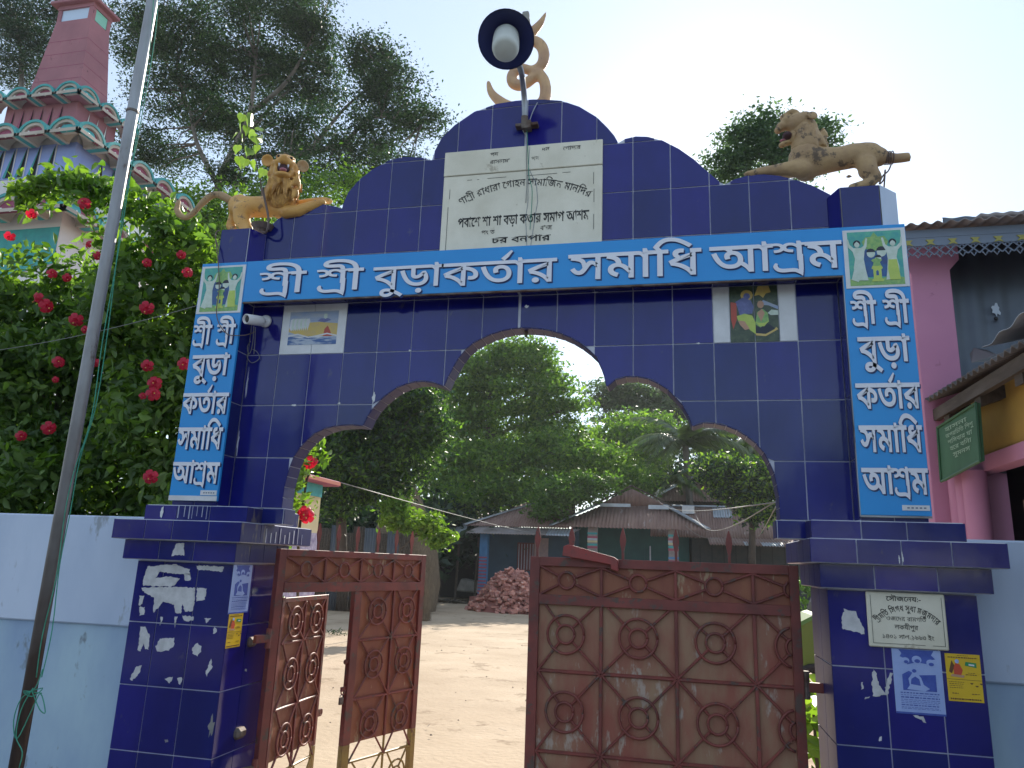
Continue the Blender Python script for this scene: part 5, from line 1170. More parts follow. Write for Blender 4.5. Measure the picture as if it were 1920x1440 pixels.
# roof with corrugated eave and fretwork
corrugated('roof_sheet', M['tin_roof_grey'], (2.30,1.66,4.00), (4.4,-.30,.02), (0.12,2.6,.42), 52, PB_, amp=.011, nrm=(0,0,1), thick=.006)
corrugated('ridge_sheet', M['tin_roof_grey'], (2.98,1.80,4.12), (3.8,-.10,.02), (0,1.5,.26), 40, PB_, amp=.005, nrm=(0,0,1), thick=.03)
MB().box((2.34,1.72,3.925),(6.5,1.75,3.985)).build('fascia_board', M['fret'], PB_)
b = MB(); b.box((2.34,1.724,3.862),(6.5,1.734,3.925)); b.build('fretwork_band', M['fret'], PB_)
for i in range(18):
    x = 2.46+.145*i
    MB().prism([(x-.03,3.905),(x+.03,3.905),(x+.012,3.885),(x+.03,3.862),(x,3.872),(x-.03,3.862),(x-.012,3.885)], 1.716, 1.722).build('fretwork_flower', M['fret_y'], PB_)
for i in range(40):
    x = 2.34+.072*i
    b = MB()
    for z in (3.845,):
        b.tube([(x,1.729,3.862),(x+.072,1.729,3.792)],.0055,4); b.tube([(x+.072,1.729,3.862),(x,1.729,3.792)],.0055,4); b.ring((x+.036,1.729,3.845),.014,.0045,seg=8,ts=4)
        b.tube([(x+.018,1.729,3.80),(x+.036,1.729,3.772),(x+.054,1.729,3.80)],.0055,4)
    b.build('fretwork_lattice', M['fret'], PB_)
# shed in front with rusty eave and green board
SH = thing('roadside_shed', 'low dark shed with curled rusty tin roof and ochre wall beside the pink building', 'shed')
corrugated('roof_sheet', M['tin_dark'], (2.56,2.35,2.80), (0,-3.6,-.09), (1.5,0,.50), 40, SH, amp=.014, nrm=(0,0,1), thick=.01)
MB().box((2.60,-1.2,2.64),(2.64,2.2,2.72)).build('eave_beam', M['wood'], SH); 
for i,y_ in enumerate((1.75,1.2,.62,.05)): MB().add([(2.62,y_,2.66),(2.62,y_+.10,2.66),(3.6,y_+.10,3.0),(3.6,y_,3.0),(2.62,y_,2.58),(2.62,y_+.10,2.58),(3.6,y_+.10,2.92),(3.6,y_,2.92)],[(0,1,2,3),(7,6,5,4),(0,4,5,1),(1,5,6,2),(2,6,7,3),(3,7,4,0)]).build('rafter', M['wood'], SH)
b = MB(); b.add([(2.620,1.290,2.930),(2.660,1.322,2.980),(2.660,1.136,2.912),(2.620,0.895,2.814),(2.600,0.998,2.801),(2.580,1.162,2.840)], [(0,1,2,3,4,5)]); b.build('curled_sheet', M['black'], SH)
corrugated('bent_sheet', M['tin_pale'], (2.680,1.249,2.951), (0.0,-1.9,.10), (.5,0,.10), 7, SH, amp=.012, nrm=(0,0,1))
MB().box((2.76,.0,2.30),(2.84,2.15,2.80)).build('ochre_wall', M['ochre_wall'], SH)
MB().box((2.74,-.9,2.235),(2.86,2.15,2.33)).build('pink_beam', M['pink_bld'], SH); MB().box((2.76,-1.2,2.33),(2.84,-.0,2.80)).build('ochre_wall', M['ochre_wall'], SH)
MB().box((3.10,-1.3,0),(3.14,2.2,2.5)).build('inner_shade_wall', M['dark'], SH)  # near-black sheet paints in the shade of the shed's open inside
MB().box((2.80,-1.2,1.93),(2.84,1.25,2.02)).build('brown_rail', mat('brown_rail', (.12,.06,.035), rough=.7), SH)
for i in range(4): MB().lathe([(.075-.0*i,0),(.075,2.24)], (2.70+.0*i,1.66+.13*i,0), 10).build('column_rib', M['pink_bld'], SH, smooth=True)
MB().box((2.60,2.04,0),(2.72,2.12,2.50)).build('column', M['pink_bld'], SH)
rr = random.Random(9)
b = MB()
for i in range(140):
    c = (2.92+rr.uniform(-.06,.06), rr.uniform(.2,1.4), 1.80+rr.uniform(0,.13)); d = Vector((rr.gauss(0,1),rr.gauss(0,1),rr.gauss(0,1))).normalized()*.03; e = Vector((rr.gauss(0,1),rr.gauss(0,1),rr.gauss(0,1))).normalized()*.02
    b.add([Vector(c)+d, Vector(c)+e, Vector(c)-d], [(0,1,2)])
o = b.build('twigs', M['bark_pale'], SH); o['kind'] = 'stuff'
GB = thing('green_signboard', 'green notice board with faded pale Bengali writing hanging under the shed eave', 'signboard')
q = [Vector((2.560,1.815,2.542)), Vector((2.560,1.095,2.575)), Vector((2.560,1.134,2.243)), Vector((2.560,1.846,2.181))]
q = [Vector((2.56,1.80,2.555)), Vector((2.56,1.10,2.575)), Vector((2.56,1.13,2.235)), Vector((2.56,1.83,2.19))]
b = MB(); b.add([v for v in q]+[v+Vector((.02,0,0)) for v in q], [(0,1,2,3),(7,6,5,4),(0,4,5,1),(1,5,6,2),(2,6,7,3),(3,7,4,0)]); b.build('board', M['board_green'], GB)
for a, c in ((0,1),(1,2),(2,3),(3,0)): MB().tube([q[a]+Vector((-.004,0,0)),q[c]+Vector((-.004,0,0))], .009, 5).build('frame', M['board_green'], GB)
pale = mat('faded_lettering', (.30,.42,.30), rough=.5)
for i,(txt,a,w,z) in enumerate([(['হ','া','স','ন','া'],.10,.42,2.50),(['অ','প','র','ি','চ','ি','ত',' ','ি','শ','শু'],.10,.52,2.455),(['শ','িস','ব','া','র',' ','য','া'],.13,.46,2.41),(['হ','ে','র',' ','বি','ন','া'],.16,.40,2.365),(['সু','ম','ন','স'],.2,.32,2.32)]):
    lay, Wd = word_layout(txt, .01); mb = MB(); h = .024; sx = w/Wd
    for gx, parts in lay:
        for V, F in parts: mb.add([(2.556, 1.76-a-(gx+vx)*sx*.92, z-(.10-.0)*0+vy*h/HL) for vx,vy in V], F)
    mb.build('lettering', pale, GB)
# ------------------------------------------------------------------ little flat roofed shrine inside the gate
GH = thing('small_shrine', 'small cream shrine with pink roof slab and teal band seen left through the arch', 'shrine')
MB().box((-6.2,4.2,2.535),(-4.03,6.40,2.61)).build('roof_slab', M['arch_pink'], GH, bevel=.01)
MB().box((-4.03,4.2,2.55),(-4.02,6.40,2.60)).build('slab_edge', mat('salmon_edge', (.50,.17,.12), rough=.7), GH)
MB().box((-6.0,4.4,2.36),(-4.20,6.20,2.535)).build('teal_band', M['teal'], GH)
MB().box((-5.99,4.41,1.85),(-4.21,6.19,2.36)).build('wall', M['cream'], GH); MB().box((-6.02,4.38,0),(-4.18,6.22,1.85)).build('lower_wall', mat('patterned_tile', (.42,.38,.50), (.20,.16,.30), scale=18, rough=.5), GH)
# ------------------------------------------------------------------ yard houses
def gable_house(T, x0, x1, yf, yb, zeave, zridge, m, n=30, over=.0, cap=True, hip=0.0, mcap='tin_pale'):
    ym = (yf+yb)/2
    corrugated('roof_sheet', M[m], (x0,yf,zeave), (x1-x0,0,0), (0,ym-yf,zridge-zeave), n, T, amp=.02, nrm=(0,-.3,1), thick=.01)
    corrugated('roof_sheet', M[m], (x0,yb,zeave), (x1-x0,0,0), (0,ym-yb,zridge-zeave), n, T, amp=.02, nrm=(0,.3,1), thick=.01)
def tri_roof(T, name, a, c, d, m, n, th=.012):
    """corrugated triangle/trapezoid clipped: a left eave, c right eave, d list of apex points (left, right)"""
    a, c = Vector(a), Vector(c); dl, dr = Vector(d[0]), Vector(d[1]); u = (c-a).normalized(); L_ = (c-a).length
    up = dl-a; up -= u*up.dot(u); nn = u.cross(up).normalized()
    if nn.z < 0: nn = -nn
    tl, tr_ = (dl-a).dot(u), (dr-a).dot(u); V = []; K = n*6
    for i in range(K+1):
        s_ = L_*i/K
        h = 1.0 if tl <= s_ <= tr_ else (s_/tl if s_ < tl else (L_-s_)/max(L_-tr_,1e-6))
        w = nn*(.018*math.cos(2*math.pi*n*i/K))
        V += [a+u*s_+w, a+u*s_+up*h+w, a+u*s_+w-nn*th, a+u*s_+up*h+w-nn*th]
    F = []
    for i in range(K): k = 4*i; F += [(k,k+4,k+5,k+1),(k+2,k+3,k+7,k+6),(k,k+2,k+6,k+4),(k+1,k+5,k+7,k+3)]
    return MB().add(V, F).build(name, M[m], T, smooth=True)
def beam(T, name, a, c, w, h, m):
    a, c = Vector(a), Vector(c); t = (c-a).normalized(); s_ = t.cross(Vector((0,0,1))).normalized()*w/2; u_ = s_.cross(t).normalized()*h/2
    V = [a+s_+u_, a-s_+u_, a-s_-u_, a+s_-u_, c+s_+u_, c-s_+u_, c-s_-u_, c+s_-u_]
    return MB().add(V, [(0,1,2,3),(7,6,5,4),(0,4,5,1),(1,5,6,2),(2,6,7,3),(3,7,4,0)]).build(name, M[m], T)
# middle house with the pedimented porch
H2 = thing('porch_house', 'tin roofed house with a gabled porch roof and striped posts, behind the closed gate leaf', 'house')
tri_roof(H2, 'porch_roof', (-4.0,25,2.98), (1.85,25,2.98), [(-2.2,26.6,3.95),(.35,26.6,3.95)], 'tin_rust', 42)
tri_roof(H2, 'porch_gable', (-2.45,26.5,3.93), (.5,26.5,3.93), [(-1.02,26.6,4.62),(-1.0,26.6,4.62)], 'tin_rust', 20)
for a, c, m_ in (((-4.02,24.95,3.02),(-2.3,26.5,4.0),'tin_pale'),((1.88,24.95,3.02),(.30,26.5,4.0),'tin_pale'),((-2.5,26.3,3.95),(-1.01,26.3,4.72),'wood'),((.55,26.3,3.95),(-1.0,26.3,4.72),'wood')): beam(H2, 'ridge_cap', a, c, .22, .05, m_)
MB().box((-2.25,26.2,3.86),(-1.05,26.25,3.99)).build('patch_sheet', M['tin_pale'], H2); MB().box((-.35,26.2,3.80),(.45,26.25,3.96)).build('patch_sheet', M['tin_pale'], H2)
MB().box((-3.4,27.2,0),(1.2,32,3.1)).build('wall', M['house_green'], H2); MB().box((-3.6,25.4,0),(1.5,27.2,.35)).build('plinth', M['plinth_red'], H2)
for x in (-2.30,1.05-.55+.0): pass
for x in (-2.62,.42):
    p = MB().box((x,25.3,.35),(x+.36,25.6,2.98)).build('post', M['tin_roof_grey'], H2)
    for i,(z,m_) in enumerate([(2.72,'teal'),(2.58,'col_red'),(2.50,'tin_pale'),(2.42,'cream'),(2.30,'teal'),(2.20,'col_red'),(1.9,'col_blue'),(1.6,'col_red'),(1.3,'col_blue'),(.9,'col_blue'),(.5,'col_blue')]):
        MB().box((x-.012,25.288,z),(x+.372,25.30,z+.075 if i < 7 else z+.25)).build('post_stripe', M[m_], p)
for x in (-1.35,-.2): MB().box((x,27.16,.9),(x+.8,27.21,2.5)).build('shutter', M['house_green'], H2)
MB().box((-.35,27.1,.9),(-.30,27.19,2.4)).build('door_bar', M['tin_pale'], H2)
# left veranda house
H1 = thing('veranda_house', 'tin roofed house with blue and red striped veranda post behind the brick heap', 'house')
tri_roof(H1, 'roof_sheet', (-7.45,25,2.92), (-3.3,25,2.92), [(-4.9,27.2,4.25),(-3.3,27.2,4.25)], 'tin_rust', 40)
beam(H1, 'ridge_cap', (-7.5,24.95,2.95), (-4.6,27.2,4.20), .25, .05, 'tin_pale')
corrugated('veranda_sheet', M['tin_roof_grey'], (-7.2,24.2,2.60), (4.0,0,0), (0.35,.85,.30), 34, H1, amp=.02, nrm=(0,-.3,1), thick=.01)
corrugated('veranda_sheet', M['tin_pale'], (-4.05,24.1,2.60), (1.0,0,0), (0,.85,.28), 9, H1, amp=.02, nrm=(0,-.3,1), thick=.01)
MB().box((-7.0,26.2,0),(-3.2,31,2.95)).build('wall', mat('veranda_wall', (.05,.10,.15), (.04,.08,.12), scale=2, rough=.8), H1)
p = MB().box((-6.72,24.6,.25),(-6.42,24.9,2.62)).build('post', M['col_blue'], H1)
for i in range(12): MB().box((-6.73,24.588,.30+.125*i),(-6.41,24.599,.30+.125*i+.055)).build('post_stripe', M['col_red'], p)
MB().box((-6.95,24.3,0),(-3.2,26.2,.25)).build('plinth', M['plinth_red'], H1, bevel=.01); MB().box((-6.4,24.5,.25),(-6.0,25.0,.50)).build('teal_base', M['teal'], H1)
w = MB().box((-5.55,26.12,1.25),(-4.85,26.19,2.35)).build('window', mat('red_frame', (.16,.05,.05), rough=.7), H1)
for i in range(6): MB().tube([(-5.48+.115*i,26.10,1.3),(-5.48+.115*i,26.10,2.3)], .012, 5).build('window_bar', M['tin_pale'], w)
MB().box((-4.85,26.10,1.75),(-4.30,26.19,2.55)).build('notice_board', mat('notice', (.40,.28,.26), (.30,.22,.24), scale=9, rough=.7), H1); MB().box((-4.75,26.1,.3),(-4.2,26.18,1.6)).build('door', M['col_blue'], H1)
MB().lathe([(.10,0),(.12,.5),(.12,.62),(.09,.66)], (-5.0,24.6,.25), 12).build('drum', M['tin_pale'], H1)
# right house
H3 = thing('long_tin_house', 'long low house with brown corrugated roof to the right of the porch', 'house')
corrugated('roof_sheet', M['tin_rust'], (-.30,26.6,2.78), (6.4,0,0), (0,2.4,1.35), 62, H3, amp=.02, nrm=(0,-.3,1), thick=.01)
corrugated('lower_roof_sheet', M['tin_rust'], (1.9,25.0,2.47), (3.3,0,0), (.0,1.8,.35), 32, H3, amp=.02, nrm=(0,-.3,1), thick=.01)
corrugated('patch_sheet', M['tin_pale'], (3.75,24.95,2.475), (.75,0,0), (.0,.75,.15), 7, H3, amp=.02, nrm=(0,-.3,1), thick=.008)
corrugated('patch_sheet', M['tin_pale'], (3.15,24.95,2.475), (.12,0,0), (.0,.8,.16), 1, H3, amp=.01, nrm=(0,-.3,1), thick=.008)
MB().tube([(-.10,29.0,4.17),(2.75,29.0,4.17)], .045, 8).build('ridge_cap', M['tin_pale'], H3); corrugated('patch_sheet', M['tin_pale'], (2.2,28.1,3.66), (.75,0,0), (0,.8,.45), 7, H3, amp=.02, nrm=(0,-.3,1))
MB().box((.95,28.3,3.80),(1.45,28.45,4.12)).build('white_box', M['white'], H3)
MB().box((1.3,27.0,0),(6.0,32,2.75)).build('wall', mat('plank_wall', (.03,.04,.045), (.05,.05,.05), scale=4, rough=.8), H3)
for i in range(9): MB().box((1.6+.45*i,26.96,.2),(1.62+.45*i,26.99,2.5)).build('plank_joint', M['dark'], H3)
H4 = thing('rear_tin_house', 'rusty pointed tin roof rising behind the long house', 'house')
tri_roof(H4, 'roof_sheet', (-.4,31,4.55), (3.6,31,4.55), [(1.75,33,6.0),(2.1,33,6.0)], 'tin_rust', 32); beam(H4, 'ridge_cap', (-.45,30.95,4.62), (1.8,32.9,6.05), .22, .05, 'tin_pale')
MB().box((-.2,31.4,0),(3.4,35,4.6)).build('wall', M['wood'], H4)
H5 = thing('dark_lean_to', 'dark open shed with bent zinc roof left of the veranda house', 'shed')
corrugated('roof_sheet', M['tin_roof_grey'], (-9.3,26.5,2.75), (2.6,0,-.05), (-.4,2.4,1.0), 22, H5, amp=.02, nrm=(0,-.3,1), thick=.01, warp=.03)
corrugated('roof_sheet', M['tin_pale'], (-8.6,24.8,2.30), (1.15,.3,.42), (-.2,1.1,.35), 10, H5, amp=.02, nrm=(0,-.3,1), thick=.01, warp=.02)
MB().box((-9.6,28.0,0),(-6.9,30,2.9)).build('back_wall', M['dark'], H5)  # near-black paints in the gloom of the open shed
for x in (-8.9,-7.9,-7.1): MB().tube([(x,25.6,0),(x,25.8,2.5)], .05, 6).build('post', M['wood'], H5)
MB().prism([(-8.1,.35),(-7.0,.3),(-7.2,.75),(-7.9,.85)], 26.3, 27.0).build('sack_heap', M['concrete'], H5, bevel=.05)
# tin fence and haystack
TF = thing('tin_fence', 'dark corrugated tin fence behind the spikes of the left gate leaf', 'fence')
for i in range(8):
    m_ = ('wood','tin_grey','wood','wood','tin_grey','wood','tin_grey','wood')[i]
    corrugated('fence_sheet', M[m_], (-9.632+.36*i,17.0+.02*(i%2),0), (.36,0,0), (0,0,2.35+.12*math.sin(i*2.3)), 4, TF, amp=.018, nrm=(0,-1,0), thick=.006)
HS = thing('haystack', 'tall pointed haystack behind the tin fence under the trees', 'haystack')
HX = -7.705
b = MB(); b.lathe([(1.15,0),(1.25,.8),(1.10,1.8),(.80,2.7),(.45,3.5),(.18,4.0),(.03,4.15)], (HX,18.9,0), 28); hs_ = b.build('hay', M['thatch'], HS, smooth=True)
rr = random.Random(11); b = MB()
for i in range(2600):
    z = rr.uniform(.1,4.0); R = float(np.interp(z,[0,.8,1.8,2.7,3.5,4.0],[1.15,1.25,1.10,.8,.45,.18]))+.02; a = rr.uniform(0,6.283); p = Vector((HX+R*math.cos(a),18.9+R*math.sin(a),z)); q = p+Vector((rr.gauss(0,.03)+.05*math.cos(a),rr.gauss(0,.03)+.05*math.sin(a),-rr.uniform(.12,.3))); s_ = Vector((-math.sin(a),math.cos(a),0))*.008
    b.add([p-s_, p+s_, q], [(0,1,2)])
o = b.build('straw', M['thatch'], HS); o['kind'] = 'stuff'
HS2 = thing('hay_curtain', 'lower stack of hay standing right of the tin fence', 'haystack'); 
b = MB(); b.lathe([(.30,0),(.30,.4),(.24,.8),(.14,1.2),(.02,1.4)], (-5.884,15.6,0), 20); b.build('hay', M['thatch'], HS2, smooth=True)
b = MB()
for i in range(900):
    z = rr.uniform(.1,1.38); R = float(np.interp(z,[0,.4,.8,1.2,1.4],[.30,.30,.24,.14,.02]))+.01; a = rr.uniform(0,6.283); p = Vector((-5.884+R*math.cos(a),15.6+R*math.sin(a),z)); q = p+Vector((.05*math.cos(a),.05*math.sin(a),-rr.uniform(.12,.3))); s_ = Vector((-math.sin(a),math.cos(a),0))*.008
    b.add([p-s_, p+s_, q], [(0,1,2)])
o = b.build('straw', M['thatch'], HS2); o['kind'] = 'stuff'
# ------------------------------------------------------------------ brick heap
BR = thing('brick_heap', 'heap of loose red bricks in the yard between the two gate leaves', 'bricks', (-4.55,21.0,0))
bme = MB().box((-.125,-.06,-.037),(.125,.06,.037)).mesh('brick', M['brick'])
_bm = bmesh.new(); _bm.from_mesh(bme); bmesh.ops.bevel(_bm, geom=list(_bm.edges), offset=.005, segments=1, affect='EDGES'); _bm.to_mesh(bme); _bm.free()
b = MB(); b.lathe([(1.40,0),(1.15,.25),(.8,.70),(.45,1.10),(.15,1.22),(.01,1.24)], (0,0,0), 18); b.build('heap_core', M['plinth_red'], BR)
rr = random.Random(5)
for i in range(298):
    t = rr.random()**.8; zt = 1.28*(1-t); R = float(np.interp(zt,[0,.25,.7,1.1,1.22,1.3],[1.50,1.22,.86,.50,.28,.05])); a = rr.uniform(math.pi*.95, math.pi*2.08)
    o = bpy.data.objects.new('brick', bme); link(o, BR); o.location = (R*math.cos(a)*1.0, R*math.sin(a), max(.04, zt+rr.uniform(-.02,.05)))
    o.rotation_euler = (rr.gauss(0,.45), rr.gauss(0,.45), rr.uniform(0,6.28))
# low kerb rope, rubbish and rags on the ground
T = wire('hose', [(-9.447,26.679,0.020),(-9.848,31.811,0.020),(-11.795,41.616,0.020),(-11.884,44.503,0.020)], .03, M['wire_brown']); tag(T, 'thin dark hose lying curved on the yard ground', 'hose')
T = thing('rag_heap', 'blue and white rags lying on the sand seen through the wicket opening', 'rags', (-11.171,21.854,0.000))
rr = random.Random(8)
for i,m_ in enumerate(('col_blue','white','tin_grey','col_blue')):
    x = -.35+.25*i; splat('rag', M[m_], T, x, .09, .35, .16, rr.uniform(-.1,.1), n=12, rough=.5)
b = MB()
for i in range(160):
    c = Vector((rr.uniform(-9.3,-6.6), rr.uniform(23.4,25.2), .03)); d = Vector((rr.gauss(0,.12),rr.gauss(0,.12),.02)); e = Vector((rr.gauss(0,.1),rr.gauss(0,.1),.05))
    b.add([c+d, c+e, c-d, c-e+Vector((0,0,.06))], [(0,1,2,3)])
o = b.build('litter', M['soil'], None); tag(o, 'dark leaf litter and twigs spread before the dark shed', 'litter', kind='stuff')
# ------------------------------------------------------------------ vehicle glimpsed beyond the right leaf
VH = thing('auto_rickshaw', 'lime green three wheeled vehicle glimpsed in the gap beside the right gate leaf', 'auto rickshaw', (2.634,7.0,0))
b = MB(); b.prism([(-.45,.42),(-.38,.95),(-.2,1.05),(.1,1.15),(1.6,1.15),(1.6,.42),(.15,.35)], -.5, .5); b.build('body', M['rik_green'], VH, bevel=.04)
b = MB(); b.prism([(-.15,1.05),(.12,1.72),(1.5,1.75),(1.6,1.15),(.1,1.15)], -.48, .48); b.build('hood', M['black'], VH, bevel=.04)
MB().prism([(-.12,1.12),(.06,1.60),(.10,1.60),(-.06,1.12)], -.44, .44).build('windscreen', M['tin_grey'], VH)
for y_ in (-.42,.42): MB().ring((1.2,y_,.22), .17, .06, seg=20, ts=8).build('wheel', M['rubber'], VH, smooth=True)
MB().ring((-.25,0,.22), .17, .055, seg=20, ts=8).build('wheel', M['rubber'], VH, smooth=True); MB().ring((-.22,-.52,.24), .20, .05, seg=20, ts=8).build('mudguard', M['rubber'], VH, smooth=True)
MB().ell((-.40,-.25,.78), (.05,.07,.07)).build('headlight', M['white'], VH, smooth=True)
# wires inside the arch
for i,(pts,sag,lab) in enumerate((([(-4.061,6.500,2.609),(-4.306,24.000,2.610)],.05,'pale wire sloping from the small shrine to the veranda house'),([(-0.007,26.000,4.191),(1.290,0.200,1.888)],.20,'upper of two wires running to the right foot of the arch'),([(1.367,26.000,3.909),(1.298,0.200,1.898)],.45,'lower sagging wire running to the right foot of the arch'),([(3.590,25.000,2.820),(1.289,0.200,1.867)],.05,'short wire rising from the long house eave to the arch'),([(1.041,24.500,3.108),(2.160,24.500,2.701)],.18,'wire hanging in a loop between the porch and the long house'))):
    tag(wire('wire', pts, .007 if pts[1][1] > 2 else .0035, M['wire'], None, sag=sag), lab, 'wire')

# ------------------------------------------------------------------ foliage
M['leaf_mid2'] = mat('leaf_grey_green', (0.045,0.085,0.035), (0.032,0.062,0.028), scale=.8, rough=.5, island=.4, spec=.3, transl=((1.6,2.1,.9),.3))
def leaf_mesh(name, C, size, m, parent, aspect=.42, up=.5, hang=0.0, var=.55, shape=4):
    """C: (n,3) leaf centres -> one mesh of n separate folded leaves"""
    n = len(C); nrm = rng.normal(0,1,(n,3)); nrm[:,2] += up*2.0*np.sign(rng.random(n)-.1); nrm /= np.linalg.norm(nrm,axis=1)[:,None]
    a = rng.normal(0,1,(n,3)); a[:,2] -= hang*2; u = a - nrm*np.sum(a*nrm,axis=1)[:,None]; u /= np.linalg.norm(u,axis=1)[:,None]; v = np.cross(nrm,u)
    s = size*(1+var*(rng.random(n)*2-1))[:,None]; L = s*.5; W = L*aspect
    if shape == 4:
        P = np.stack([C-u*L, C+v*W-u*L*.1+nrm*W*.25, C+u*L, C-v*W-u*L*.1+nrm*W*.25],1); k = 4
        idx = np.arange(n*4).reshape(n,4); tot = n*4
        me = bpy.data.meshes.new(name); me.vertices.add(tot); me.vertices.foreach_set('co', P.reshape(-1).astype(np.float32))
        me.loops.add(tot); me.loops.foreach_set('vertex_index', idx.reshape(-1).astype(np.int32)); me.polygons.add(n)
        me.polygons.foreach_set('loop_start', (np.arange(n)*4).astype(np.int32))
    else:  # six points, folded along the midrib -> two quads
        P = np.stack([C-u*L, C-u*L*.25+v*W+nrm*W*.35, C+u*L*.35+v*W*.8+nrm*W*.3, C+u*L-nrm*W*.3, C+u*L*.35-v*W*.8+nrm*W*.3, C-u*L*.25-v*W+nrm*W*.35],1)
        base = (np.arange(n)*6)[:,None]; q = np.concatenate([base+np.array([0,3,2,1]), base+np.array([0,5,4,3])],1).reshape(-1); tot = n*6
        me = bpy.data.meshes.new(name); me.vertices.add(tot); me.vertices.foreach_set('co', P.reshape(-1).astype(np.float32))
        me.loops.add(n*8); me.loops.foreach_set('vertex_index', q.astype(np.int32)); me.polygons.add(n*2); me.polygons.foreach_set('loop_start', (np.arange(n*2)*4).astype(np.int32))
    me.update(calc_edges=True); me.validate(); me.materials.append(m)
    o = bpy.data.objects.new(name, me); link(o, parent); return o
def clumps(blobs, per, rc, nleaf, squash=.55, hollow=.45):
    out = []; cc = []
    for c, r, k in blobs:
        c = np.array(c); r = np.array(r)
        d = rng.normal(0,1,(k,3)); d /= np.linalg.norm(d,axis=1)[:,None]; rad = (hollow + (1.12-hollow)*rng.random(k) + np.where(rng.random(k) < .14, .22*rng.random(k), 0))[:,None]
        ctr = c + d*rad*r; cc.append(ctr)
        for q in ctr:
            s = rc*(.6+.8*rng.random()); out.append(q + rng.normal(0,1,(nleaf,3))*np.array([s,s,s*squash]))
    return np.concatenate(out), np.concatenate(cc)
def tree(name, label, blobs, leaf, m, rc, nleaf, limbs=(), barkm='bark', r0=.22, twigs=60, group=None, m2=None, up=.5, squash=.5, hang=0.0, aspect=.45, cat='tree', hollow=.45, base=None, tw=.03):
    T = thing(name, label, cat, (0,0,0), 0, group)
    P, ctr = clumps(blobs, 0, rc, nleaf, squash, hollow)
    if m2 is not None:
        k = rng.random(len(P)) < .42; leaf_mesh('crown', P[~k], leaf, M[m], T, aspect, up, hang); leaf_mesh('crown', P[k], leaf, M[m2], T, aspect, up, hang)
    else: leaf_mesh('crown', P, leaf, M[m], T, aspect, up, hang)
    pts_all = []
    for j, pts in enumerate(limbs):
        Q = smooth_path(pts, 5); n = len(Q); rr_ = r0*(1 if j == 0 else .5)
        MB().tube(Q, [rr_*(1-.75*i/(n-1)) for i in range(n)], 8).build('trunk' if j == 0 else 'branch', M[barkm], T, smooth=True); pts_all += Q[n//4:]
    if pts_all and twigs:
        b = MB(); sel = rng.choice(len(ctr), min(twigs, len(ctr)), replace=False)
        for i in sel:
            q = Vector(ctr[i]); p = min(pts_all, key=lambda a: (a-q).length + max(0, a.z-q.z)*1.5)
            mid = p.lerp(q,.55)+Vector((rng.normal(0,.06),rng.normal(0,.06),.08))*(q-p).length; b.tube([p, mid, q], [tw*1.1, tw*.6, tw*.2], 5)
        b.build('twigs', M[barkm], T, smooth=True)['kind'] = 'stuff'
    return T
def BL(c, ru, rv, k, s, dy=1.0): return (c, (ru*s, max(ru,rv)*s*dy, rv*s), int(k*1.75))
s_ = .0150
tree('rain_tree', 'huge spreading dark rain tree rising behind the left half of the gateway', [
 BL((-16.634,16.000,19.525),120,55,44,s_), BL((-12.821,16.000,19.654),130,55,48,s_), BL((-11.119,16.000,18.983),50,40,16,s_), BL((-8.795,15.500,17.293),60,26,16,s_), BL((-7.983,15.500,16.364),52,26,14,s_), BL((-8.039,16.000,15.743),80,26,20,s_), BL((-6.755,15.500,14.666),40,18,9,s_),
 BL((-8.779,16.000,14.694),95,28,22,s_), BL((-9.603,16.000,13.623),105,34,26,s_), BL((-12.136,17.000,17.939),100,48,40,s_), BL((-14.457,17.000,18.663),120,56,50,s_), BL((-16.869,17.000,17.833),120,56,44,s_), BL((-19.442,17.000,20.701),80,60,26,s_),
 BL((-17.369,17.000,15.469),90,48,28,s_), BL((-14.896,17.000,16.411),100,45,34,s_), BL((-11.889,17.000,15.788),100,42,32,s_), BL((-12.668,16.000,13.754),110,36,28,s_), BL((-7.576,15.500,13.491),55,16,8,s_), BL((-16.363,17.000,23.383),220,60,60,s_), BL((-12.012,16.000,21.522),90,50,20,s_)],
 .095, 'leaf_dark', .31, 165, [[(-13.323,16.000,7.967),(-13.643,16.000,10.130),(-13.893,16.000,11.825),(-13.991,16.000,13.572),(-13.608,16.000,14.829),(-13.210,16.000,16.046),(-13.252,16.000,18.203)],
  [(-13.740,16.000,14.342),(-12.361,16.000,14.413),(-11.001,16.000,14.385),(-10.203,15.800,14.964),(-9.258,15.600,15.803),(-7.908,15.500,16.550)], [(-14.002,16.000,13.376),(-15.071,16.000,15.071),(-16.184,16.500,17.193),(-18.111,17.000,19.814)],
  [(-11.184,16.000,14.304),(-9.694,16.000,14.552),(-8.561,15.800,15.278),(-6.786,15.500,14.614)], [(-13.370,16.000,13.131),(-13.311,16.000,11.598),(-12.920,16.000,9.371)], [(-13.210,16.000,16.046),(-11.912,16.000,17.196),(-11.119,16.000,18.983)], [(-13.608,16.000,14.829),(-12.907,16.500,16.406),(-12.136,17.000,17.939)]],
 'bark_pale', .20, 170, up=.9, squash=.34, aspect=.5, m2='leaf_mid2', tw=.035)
tree('tall_tree', 'dark tree crown behind the spire of the shrine tower at the top left corner', [BL((-26.878,18.000,23.575),80,40,34,.0165), BL((-25.433,18.000,22.052),70,30,24,.0165), BL((-26.235,18.000,20.864),80,30,26,.0165), BL((-24.684,18.000,23.520),60,30,16,.0165), BL((-22.407,18.000,18.912),70,25,10,.0165), BL((-29.442,18.000,22.592),90,90,20,.0165)],
 .11, 'leaf_dark', .42, 130, [[(-24.026,18.000,13.667),(-24.969,18.000,17.727),(-25.742,18.000,21.059),(-26.592,18.000,23.533)]], 'bark_pale', .16, 30, up=.9, squash=.35)
